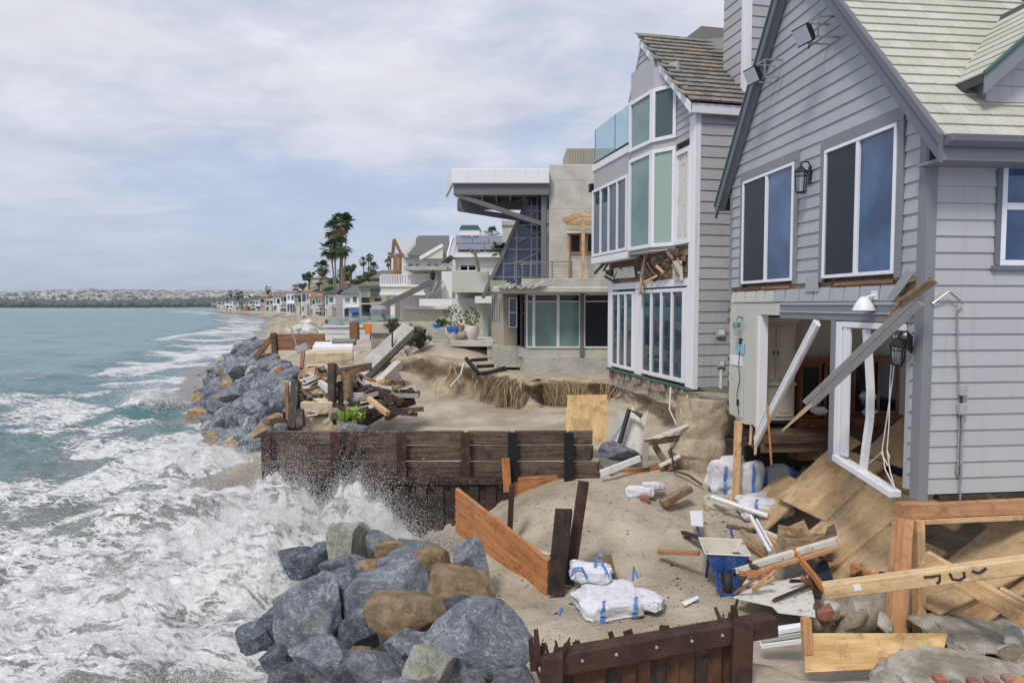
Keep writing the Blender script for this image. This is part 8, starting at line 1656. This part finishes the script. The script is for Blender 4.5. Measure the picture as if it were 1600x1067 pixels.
# ------------------------------------------------------------------ rubbish around the wheelbarrow and under the house
sheet('drywall_sheet', [at(1146, 932, 9.4), at(1180, 915, 9.8), at(1262, 898, 10.0), at(1272, 935, 9.2), at(1274, 962, 8.7), at(1215, 955, 8.9), at(1205, 945, 9.1)], 0.02, 'white_board', 'large broken white panel lying on the sand in front of the wheelbarrow', 'sheet'); sheet('drywall_sheet', [at(1160, 912, 9.9), at(1175, 895, 10.3), at(1205, 898, 10.2), at(1185, 915, 9.8)], 0.02, 'white_board', 'small folded white panel scrap behind the large one', 'sheet')
timber('white_trim', at(1150, 890, 10.2), at(1310, 843, 9.9), 0.10, 0.09, M['white_board'], label='long dirty white moulding lying across the rubbish', cat='board', split=0.04); timber('loose_board', at(1170, 897, 10.0), at(1300, 858, 9.8), 0.08, 0.06, M['fir_red'], label='reddish board under the long white moulding', cat='board', split=0.06)
timber('white_trim', at(1172, 805, 11.2), at(1203, 862, 10.3), 0.05, 0.05, M['white'], label='left thin white trim stick leaning in the rubbish', cat='board'); timber('white_trim', at(1182, 812, 11.2), at(1206, 855, 10.4), 0.03, 0.06, M['white'], label='right thin white trim stick leaning in the rubbish', cat='board')
sheet('splintered_panel', [at(1212, 868, 10.3), at(1252, 870, 10.2), at(1300, 848, 10.3), at(1285, 835, 10.5), at(1268, 840, 10.6), at(1256, 815, 10.8), at(1232, 825, 10.8), at(1216, 822, 10.8)], 0.05, 'rot_wood', 'splintered tan panel with blackened holes at the foot of the plywood', 'panel'); sheet('splintered_panel', [at(1285, 850, 10.2), at(1308, 845, 10.2), at(1303, 825, 10.4), at(1292, 830, 10.4)], 0.1, 'old_wood', 'dark splintered block beside the tan panel', 'panel')
timber('loose_board', at(1238, 858, 10.1), at(1296, 930, 9.0), 0.05, 0.10, M['lag'], label='orange-brown stick slanting down across the white moulding', cat='board'); timber('loose_board', at(1275, 945, 8.9), at(1300, 985, 8.5), 0.07, 0.2, M['old_wood'], label='dark board edge beside the broken white panel', cat='board'); timber('loose_board', at(1330, 885, 9.4), at(1395, 915, 8.9), 0.06, 0.12, M['lag'], label='short orange-brown board under the stained plywood', cat='board')
for i, (x0, y0, x1, y1, Y, mt, lb) in enumerate(((1030, 862, 1090, 864, 11.0, 'lag', 'burnt orange stick on the sand left of the wheelbarrow'), (1068, 832, 1100, 842, 11.6, 'black_wood', 'blackened stick behind the wheelbarrow'), (1160, 830, 1200, 865, 10.9, 'rot_wood', 'rough brown board beside the wheelbarrow'), (1165, 850, 1200, 875, 10.6, 'brown_wood', 'short brown block beside the wheelbarrow'), (1140, 822, 1180, 830, 11.6, 'old_wood', 'splintered stick behind the wheelbarrow'), (838, 862, 860, 868, 11.2, 'white_board', 'pale broken batten beside the broad black post'), (1150, 865, 1185, 890, 10.4, 'old_wood', 'dark stick under the white moulding'))):
    timber('loose_stick', at(x0, y0, Y), at(x1, y1, Y - 0.4), 0.08, 0.06, M[mt], label=lb, cat='stick', split=0.08)
sheet('paper_sheet', [at(1078, 798, 11.9), at(1097, 797, 12.0), at(1099, 822, 11.3), at(1080, 820, 11.3)], 0.012, 'white', 'white paper-like sheet lying on the sand by the mud pillar', 'sheet'); m = MB(); q = at(1075, 836, 11.6); m.box(q.x - 0.06, q.y, q.z - 0.05, q.x + 0.06, q.y + 0.1, q.z + 0.04); tag(m.build('brick_lump', M['brick'], origin=True, bevel=0.015), 'small red brick piece on the sand behind the wheelbarrow', 'brick')
sheet('blue_scrap', [at(868, 958, 9.6), at(876, 950, 9.7), at(879, 947, 9.7), at(874, 960, 9.5)], 0.01, 'strap', 'small blue scrap lying on the sand', 'scrap'); sheet('blue_scrap', [at(935, 864, 11), at(940, 862, 11), at(942, 875, 10.9), at(936, 876, 10.9)], 0.01, 'strap', 'blue scrap standing up behind the brown stub', 'scrap'); sheet('white_scrap', [at(1065, 940, 9.7), at(1090, 930, 9.9), at(1092, 934, 9.8), at(1070, 946, 9.6)], 0.01, 'white', 'thin translucent white scrap on the sand', 'scrap')
sheet('tarp', [at(1230, 905, 10.3), at(1290, 870, 10.4), at(1300, 900, 9.8), at(1250, 915, 9.8)], 0.05, 'tarp', 'black plastic sheet under the orange-brown stick', 'tarp')
# concrete pipe, slabs and the plywood shutter at the bottom right
m = MB(); m.tube([at(1310, 955, 8.6), at(1420, 945, 8.9)], 0.32, 18); tag(m.build('concrete_pipe', M['conc_old'], origin=True, smooth_angle=50), 'broken concrete pipe half buried behind the timber posts', 'pipe')
m = MB(); m.tube([at(1318, 930, 9.0), at(1350, 930, 9.0)], 0.2, 14); tag(m.build('rubber_drum', M['rubber'], origin=True, smooth_angle=50), 'black rubber drum under the collapsed floor', 'drum')
def slab_px(name, pts, th, mat, label, cat='slab', rough=0.06):
    m = MB(); p = [Vector(q) for q in pts]; n = (p[1] - p[0]).cross(p[2] - p[0]).normalized()
    if n.z < 0: n = -n
    m.prism([q - n * th for q in p], n * th); return tag(m.build(name, M[mat], origin=True, bevel=0.03, rough=rough, cuts=5), label, cat)
put_rock(rock_mesh(951, 5, 8, 0.16), 'conc_old', at(1520, 1068, 6.2), (0.95, 0.6, 0.2), (0.05, 0.12, 0.1), 'broken rough concrete slab at the lower right corner', 'broken concrete', 'concrete_slab', 'slab')
put_rock(rock_mesh(952, 5, 9, 0.16), 'conc_old', at(1540, 990, 7.9), (0.85, 0.6, 0.16), (0.0, 0.1, 0.2), 'broken concrete slab under the tilted plywood behind the posts', 'broken concrete', 'concrete_slab', 'slab'); slab_px('concrete_slab', [at(1330, 985, 8.6), at(1410, 990, 8.4), at(1430, 955, 8.9), at(1370, 950, 9.2)], 0.2, 'conc_old', 'small concrete slab beside the broken pipe'); slab_px('concrete_block', [at(1565, 1000, 7.3), at(1592, 1000, 7.2), at(1592, 975, 7.4), at(1565, 972, 7.5)], 0.2, 'conc', 'small square concrete block under the diagonal brace', 'block')
for i in range(5): m = MB(); q = at(1468 + i * 27, 1060 + (i * 7 % 4) * 3, 5.56); m.box(q.x - 0.045, q.y - 0.05, q.z - 0.03, q.x + 0.045, q.y + 0.05, q.z + 0.03); tag(m.build('brick', M['brick'], origin=True, bevel=0.012), 'red brick stuck in the broken slab at the lower right, %s from the posts' % ordn[i].replace('nearest', 'first'), 'brick', 'bricks in the broken slab')
a, c = at(1258, 1050, 7.15), at(1258, 990, 7.3); e_ = at(1480, 990, 7.3); f_ = at(1470, 1040, 7.1); fm = frame_matrix(a, f_, up=(0, -1, 0)); fi = fm.inverted(); m = MB(); m.prism([fi @ q for q in (a, f_, e_, c)], (0, 0, -0.02)); o = m.build('plywood_shutter', M['ply_new']); o.matrix_basis = fm; tag(o, 'knotty yellow plywood shutter board set on edge in the sand', 'plywood')
timber('timber_stake', at(1262, 1020, 7.25), at(1259, 965, 7.3), 0.09, 0.09, M['fir_red'], up=(1, 0, 0), label='short reddish stake behind the yellow plywood shutter', cat='stake'); a, c = at(1540, 1100, 5.2), at(1640, 1015, 5.4); sheet('plywood_sheet', [a, at(1680, 1100, 5.1), at(1680, 990, 5.5)], 0.03, 'lag', 'reddish plywood corner cut by the lower right edge', 'plywood')
for i, (y0, y1, mt) in enumerate(((983, 978, 'vinyl'), (992, 988, 'siding'), (1001, 998, 'white'))): timber('vinyl_trim', at(1188, y0 + 6, 7.9), at(1256, y1, 7.8), 0.1, 0.06, M[mt], label=('top', 'middle', 'bottom')[i] + ' of the trim boards lying beside the plywood shutter', cat='board', group='trim boards by the shutter')
# ------------------------------------------------------------------ wreckage left of centre
def T(x0, y0, Y0, x1, y1, Y1, w, h, mt, lb, nm='wreck_timber', cat='timber', **k): return timber(nm, at(x0, y0, Y0), at(x1, y1, Y1), w, h, M[mt], label=lb, cat=cat, **k)
t = empty('board_sea_wall', at(465, 548, 35), label='brown boarded sea wall beyond the rock revetment', cat='wall'); tl = t.location.copy()
for k in range(4): timber('board', at(432, 525 + k * 6.4, 35.0) - tl, at(508, 524 + k * 6.4, 35.0) - tl, 0.1, 0.20, M['brown_wood'], parent=t)
timber('end_post', at(430, 552, 34.9) - tl, at(427, 520, 34.9) - tl, 0.25, 0.25, M['old_wood'], parent=t, up=(0, 1, 0)); timber('raker', at(398, 560, 35) - tl, at(428, 524, 35) - tl, 0.2, 0.25, M['brown_wood'], parent=t)
slab_px('concrete_block', [at(472, 552, 26.5), at(552, 550, 26.5), at(550, 545, 28), at(476, 546, 28)], 0.5, 'conc_tan', 'long sandy concrete block in the wreckage beneath the white blocks', 'block'); slab_px('concrete_block', [at(488, 541, 27.6), at(552, 540, 27.6), at(552, 534, 29), at(492, 534, 29)], 0.35, 'white', 'long white masonry block in the wreckage', 'block', 0.02)
m = MB(); m.tube([at(520, 534, 28.5), at(556, 534, 28.5)], 0.14, 10); tag(m.build('grey_pipe', M['steel_grey'], origin=True, smooth_angle=40), 'dark grey pipe lying on the white masonry block', 'pipe'); slab_px('concrete_block', [at(470, 628, 19.3), at(520, 628, 19.3), at(517, 620, 20.2), at(478, 622, 20.2)], 0.85, 'conc_tan', 'big sandy concrete block at the foot of the wreckage', 'block', 0.08)
slab_px('stone_slab', [at(476, 600, 22.5), at(512, 602, 22.5), at(512, 580, 24.5), at(480, 578, 24.5)], 0.25, 'conc', 'grey cracked stone slab inside the wreckage'); slab_px('stone_slab', [at(478, 573, 25.5), at(514, 573, 25.5), at(512, 566, 27), at(480, 566, 27)], 0.2, 'conc_tan', 'sandy slab behind the cracked stone slab')
t = empty('fallen_stair_slab', (0, 0, 0), label='long concrete stair slab tipped down the sand bank', cat='slab'); a, c = at(560, 588, 24.5), at(638, 514, 27.5); timber('slab', a, c, 0.55, 0.35, M['conc'], up=(0, -1, 0.8), parent=t)
for k in range(5):
    p = a.lerp(c, 0.12 + 0.17 * k) + Vector((0.35, -0.3, -0.42)); timber('rib', p, p + Vector((0.25, 0.1, -0.5)), 0.3, 0.22, M['conc_old'], parent=t)
timber('edge_rebar', a + Vector((0.3, -0.45, -0.25)), c + Vector((0.3, -0.45, -0.25)), 0.04, 0.06, M['rust'], parent=t); timber('lower_beam', at(578, 612, 23.5), at(622, 570, 25), 0.3, 0.28, M['conc_pale'], parent=t, split=0.15)
timber('tilted_post', at(613, 546, 26), at(613, 518, 26.2), 0.06, 0.06, M['black_metal'], up=(0, 1, 0), parent=t)
m = MB(); p = at(472, 545, 25); m.beam(at(464, 548, 25), at(481, 540, 25), 0.3, 0.26); tag(m.build('metal_box', M['grey_box'], origin=True, bevel=0.02), 'tilted grey metal box on a stake in the wreckage', 'box')
T(455, 512, 25, 467, 552, 25, 0.05, 0.05, 'zinc', 'thin pale pole leaning over the metal box', 'pole', 'pole'); T(519, 664, 19.5, 519, 568, 19.8, 0.26, 0.2, 'black_wood', 'tall black timber pile in the middle of the wreckage', up=(1, 0, 0)); T(533, 655, 19.7, 531, 596, 20, 0.14, 0.12, 'black_wood', 'short black pile beside the tall one', up=(1, 0, 0))
m = MB(); m.tube([at(540, 652, 20), at(541, 620, 20.1), at(542, 585, 20.2)], [0.18, 0.2, 0.17], 9); tag(m.build('rotten_log', M['rot_wood'], origin=True, smooth_angle=50), 'upright knobbly rotten log in the wreckage', 'log'); m = MB(); m.tube([at(552, 610, 20.6), at(549, 585, 20.9)], [0.2, 0.14], 9); tag(m.build('rotten_log', M['old_wood'], origin=True, smooth_angle=50), 'leaning dark log end behind the knobbly one', 'log')
T(450, 655, 19.6, 448, 598, 19.8, 0.1, 0.1, 'brown_wood', 'slim reddish post at the seaward side of the wreckage', up=(1, 0, 0)); T(457, 668, 19, 463, 600, 19.6, 0.3, 0.22, 'black_wood', 'charred thick pile at the seaward side of the wreckage', up=(1, 0, 0), split=0.15); T(470, 665, 18.8, 468, 640, 19, 0.24, 0.2, 'black_wood', 'stub of a charred pile against the sandy block', up=(1, 0, 0), split=0.15)
T(560, 663, 19.2, 645, 613, 20.5, 0.12, 0.34, 'black_wood', 'long dark beam at the front edge of the collapsed deck'); T(563, 655, 19.4, 620, 620, 20.4, 0.1, 0.2, 'black_wood', 'second dark beam of the collapsed deck'); T(468, 600, 23, 474, 550, 24.5, 0.14, 0.12, 'brown_wood', 'reddish post leaning left of the sandy slab', up=(1, 0, 0))
sheet('corrugated_sheet', [at(552, 652, 19.6), at(585, 640, 19.8), at(600, 622, 20.4), at(560, 634, 20.4)], 0.04, 'navy_roof', 'dark blue corrugated sheet on the collapsed deck', 'sheet'); sheet('rusty_sheet', [at(545, 606, 21.6), at(574, 604, 21.8), at(588, 596, 22.2), at(562, 588, 22.6)], 0.05, 'lag', 'orange-brown heap of rusted sheet in the wreckage', 'sheet'); sheet('rusty_sheet', [at(544, 626, 20.4), at(584, 622, 20.6), at(583, 616, 21), at(546, 618, 21)], 0.05, 'lag', 'flat orange board on the collapsed deck', 'sheet')
mats_ = ['black_wood', 'black_wood', 'old_wood', 'brown_wood', 'rot_wood', 'grey_board', 'white_board', 'fir', 'rust']; mword = {'black_wood': 'charred', 'old_wood': 'weathered', 'brown_wood': 'reddish', 'rot_wood': 'rotten', 'grey_board': 'grey', 'white_board': 'whitish', 'fir': 'yellowish', 'rust': 'rusty'}
for i in range(120):
    px = rr.uniform(466, 642); py = rr.uniform(575, 650) if px < 560 else rr.uniform(596, 648); Y = 18.9 + (655 - py) / 70 * 2.6; L = rr.uniform(14, 60); an = rr.choice((-0.55, -0.3, 0.1, 0.9)) + rr.uniform(-0.3, 0.3); dx, dy = math.cos(an) * L / 2, math.sin(an) * L / 2; mt = rr.choice(mats_); th = rr.uniform(0.05, 0.14)
    reg = ('left' if px < 520 else 'middle' if px < 580 else 'right') + (' upper' if py < 615 else ' lower')
    T(px - dx, py - dy * 0.6, Y, px + dx, py + dy * 0.6, Y + rr.uniform(-0.5, 0.5), th, th * rr.uniform(0.5, 1.8), mt, '%s %s stick %s in the %s part of the wreckage heap' % ('long' if L > 35 else 'short', mword[mt], 'lying flat' if abs(dy) < 6 else ('rising to the right' if dy * dx < 0 else 'sloping to the right'), reg), split=0.06, group='loose timbers in the wreckage heap')
for i, (x, y, Y, w, h, lb) in enumerate(((545, 668, 17.2, 30, 12, 'flat grey stone just behind the timber sea wall, below the bright plant'), (568, 668, 17.0, 22, 10, 'flat grey stone behind the sea wall right of the bright plant'), (428, 655, 22, 34, 22, 'tan boulder at the near end of the revetment by the sea wall'), (442, 668, 20, 30, 18, 'grey boulder behind the end post of the timber sea wall'), (405, 640, 24, 46, 28, 'broad grey boulder at the near end of the revetment'))): put_rock(FR[i], ('rock_g', 'rock_g', 'rock_t', 'rock_g', 'rock_g')[i], at(x, y, Y), (w * Y / FPX / 2, w * Y / FPX / 2, h * Y / FPX / 2), (0.1, 0.1, i), lb, 'boulders of the rock revetment')
e = empty('bright_plant', at(545, 664, 18.5), label='bright yellow-green plant growing behind the timber sea wall', cat='plant'); leaf_cloud('foliage', e, (0.1, 0, 0.25), (0.45, 0.25, 0.22), 170, 0.24, M['leaf_bright'], 5, clumps=7)
# rubble and offcuts under the near corner
CH = [rock_mesh(960 + i, 3, 7, 0.1) for i in range(5)]
for i in range(34):
    px = rr.uniform(1285, 1640); py = rr.uniform(945, 1062) if px > 1400 else rr.uniform(925, 985); Y = 9.3 - (py - 925) / 137 * 3.0; s = rr.uniform(0.05, 0.17); mt = rr.choice(('conc_old', 'conc', 'conc_old', 'brick', 'rock_b')); p = at(px, py, Y)
    put_rock(CH[i % 5], mt, (p.x, p.y, max(p.z, gz(p.x, p.y) + s * 0.2)), (s * 1.3, s, s * 0.7), (rr.uniform(-0.4, 0.4), rr.uniform(-0.4, 0.4), rr.uniform(0, 6)), '%s %s chunk of rubble %s' % ('small' if s < 0.09 else 'larger', {'conc_old': 'grey', 'conc': 'pale grey', 'brick': 'red brick', 'rock_b': 'sandy'}[mt], 'in front of the timber posts' if py > 1000 else 'behind the yellow plywood shutter' if px < 1420 else 'under the tilted plywood'), 'rubble under the propped house', 'rubble_chunk', 'rubble')
for i in range(26):
    px = rr.uniform(1150, 1420); py = rr.uniform(830, 945) if px < 1300 else rr.uniform(890, 960); Y = 11.0 - (py - 830) / 115 * 2.2; L = rr.uniform(14, 60); an = rr.uniform(-0.9, 0.7); mt = rr.choice(('rot_wood', 'brown_wood', 'lag', 'white_board', 'black_wood', 'fir')); th = rr.uniform(0.025, 0.07)
    T(px - math.cos(an) * L / 2, py - math.sin(an) * L / 2, Y, px + math.cos(an) * L / 2, py + math.sin(an) * L / 2, Y + rr.uniform(-0.3, 0.3), th, th * rr.uniform(0.4, 1.6), mt, '%s %s splinter %s' % ('long' if L > 36 else 'short', dict(mword, lag='orange')[mt], 'between wheelbarrow and plywood' if px < 1240 else 'under the foot of the plywood slope' if px < 1330 else 'beside the broken concrete pipe'), 'splinter', 'splinter', split=0.08, group='splinters by the plywood slope')
# ------------------------------------------------------------------ spray: droplets thrown up where the surf breaks
rs = np.random.RandomState(123)
def spray_cloud(n, cx, cy, a, b, hmean, jets, lean=(0.0, 0.0), size=(0.0025, 0.0085), fine=0.58):
    """ballistic jets rising from the white water plus a fine veil hugging it"""
    out = []
    nj = int(n * (1 - fine)); ang = rs.uniform(0, 6.28, jets); rad = np.sqrt(rs.rand(jets)); jx = cx + np.cos(ang) * rad * a; jy = cy + np.sin(ang) * rad * b
    vx = np.cos(ang) * rad * 0.55 + lean[0] + rs.normal(size=jets) * 0.3; vy = np.sin(ang) * rad * 0.3 + lean[1] + rs.normal(size=jets) * 0.2; hj = hmean * rs.gamma(2.2, 0.45, jets)
    k = rs.randint(0, jets, nj); u = rs.rand(nj) ** 1.5; t = u * 1.25; sp = 0.03 + 0.22 * u; x = jx[k] + vx[k] * t * hj[k] + rs.normal(size=nj) * sp; y = jy[k] + vy[k] * t * hj[k] + rs.normal(size=nj) * sp
    z0, _ = sea_fields(x, y); z = z0 + hj[k] * (1.9 * t - 0.95 * t * t) * 0.9 + rs.normal(size=nj) * sp * 0.6 - 0.05; s = rs.uniform(size[0], size[1], nj) * (1 - 0.45 * u) * (1 + (rs.rand(nj) < 0.03) * 0.9); out.append((x, y, z, s))
    nf = n - nj; x = cx + rs.normal(size=nf) * a * 0.75; y = cy + rs.normal(size=nf) * b * 0.75; z0, _ = sea_fields(x, y); z = z0 + rs.exponential(0.09 + 0.10 * hmean, nf); s = rs.uniform(size[0] * 0.8, size[1] * 0.75, nf); out.append((x, y, z, s))
    return out
SP = []
SP += spray_cloud(44000, -3.7, 13.0, 1.9, 0.45, 1.0, 190, (0.35, -0.1)); SP += spray_cloud(20000, -2.3, 12.4, 0.8, 0.5, 0.75, 100, (0.7, 0.0)); SP += spray_cloud(22000, -5.6, 12.6, 1.8, 1.2, 0.6, 110)
SP += spray_cloud(12000, -3.4, 10.4, 0.9, 0.8, 0.5, 60, (0.4, 0.0)); SP += spray_cloud(16000, -4.4, 8.6, 1.5, 1.0, 0.32, 90, (0.3, 0)); SP += spray_cloud(9000, -3.2, 8.2, 0.7, 0.5, 0.45, 50, (0.5, 0))
SP += spray_cloud(14000, -9.0, 20.0, 2.0, 1.2, 0.75, 80, (0.25, 0), (0.005, 0.015)); SP += spray_cloud(9000, -8.0, 16.0, 2.0, 1.2, 0.5, 70, (0.2, 0), (0.004, 0.012)); SP += spray_cloud(9000, -18.3, 34.4, 1.4, 0.8, 1.0, 60, (0.3, 0), (0.008, 0.022), 0.35); SP += spray_cloud(26000, -6.5, 11.5, 3.0, 2.4, 0.22, 200, size=(0.003, 0.009), fine=0.75)
x, y, z, s = [np.concatenate(q) for q in zip(*SP)]
keep = ~((y > 14.2) & (y < 15.0) & (x > -5.3)) & (z > -5.75) & (x < -0.2 - 0.25 * (y - 12) ** 2 * 0); x, y, z, s = x[keep], y[keep], z[keep], s[keep]
n = len(x); T4 = np.array([(0.94, 0, -0.33), (-0.47, 0.82, -0.33), (-0.47, -0.82, -0.33), (0, 0, 1.0)]); q = rs.normal(size=(n, 4)); q /= np.linalg.norm(q, axis=1)[:, None]; w, i, j, k = q.T
Rm = np.stack([np.stack([1 - 2 * (j * j + k * k), 2 * (i * j - k * w), 2 * (i * k + j * w)], 1), np.stack([2 * (i * j + k * w), 1 - 2 * (i * i + k * k), 2 * (j * k - i * w)], 1), np.stack([2 * (i * k - j * w), 2 * (j * k + i * w), 1 - 2 * (i * i + j * j)], 1)], 1)
V = np.einsum('nij,vj->nvi', Rm, T4) * (s * 1.25)[:, None, None] + np.stack([x, y, z], 1)[:, None, :]
F_ = (np.arange(n)[:, None, None] * 4 + np.array([(0, 2, 1), (0, 1, 3), (1, 2, 3), (2, 0, 3)])[None]).reshape(-1, 3)
tag(np_obj('spray', V.reshape(-1, 3), F_, M['drop']), 'white spray flung up by the breaking waves', 'spray', kind='stuff')
# ------------------------------------------------------------------ sea haze: one closed box of even pale air round everything
hz = MB(); hz.box(-6500, -60, -14, 3500, 7100, 75)
m = bpy.data.materials.new('sea haze'); m.use_nodes = True; m.node_tree.nodes.clear(); g = NG(m.node_tree)
vol = g.n('ShaderNodeVolumePrincipled', {'Color': (0.80, 0.90, 1.0, 1), 'Density': 0.00012, 'Anisotropy': 0.2}); g.n('ShaderNodeOutputMaterial', {'Volume': vol.outputs[0]})
tag(hz.build('haze', m), 'thin pale blue sea haze over the bay', 'haze', kind='stuff')
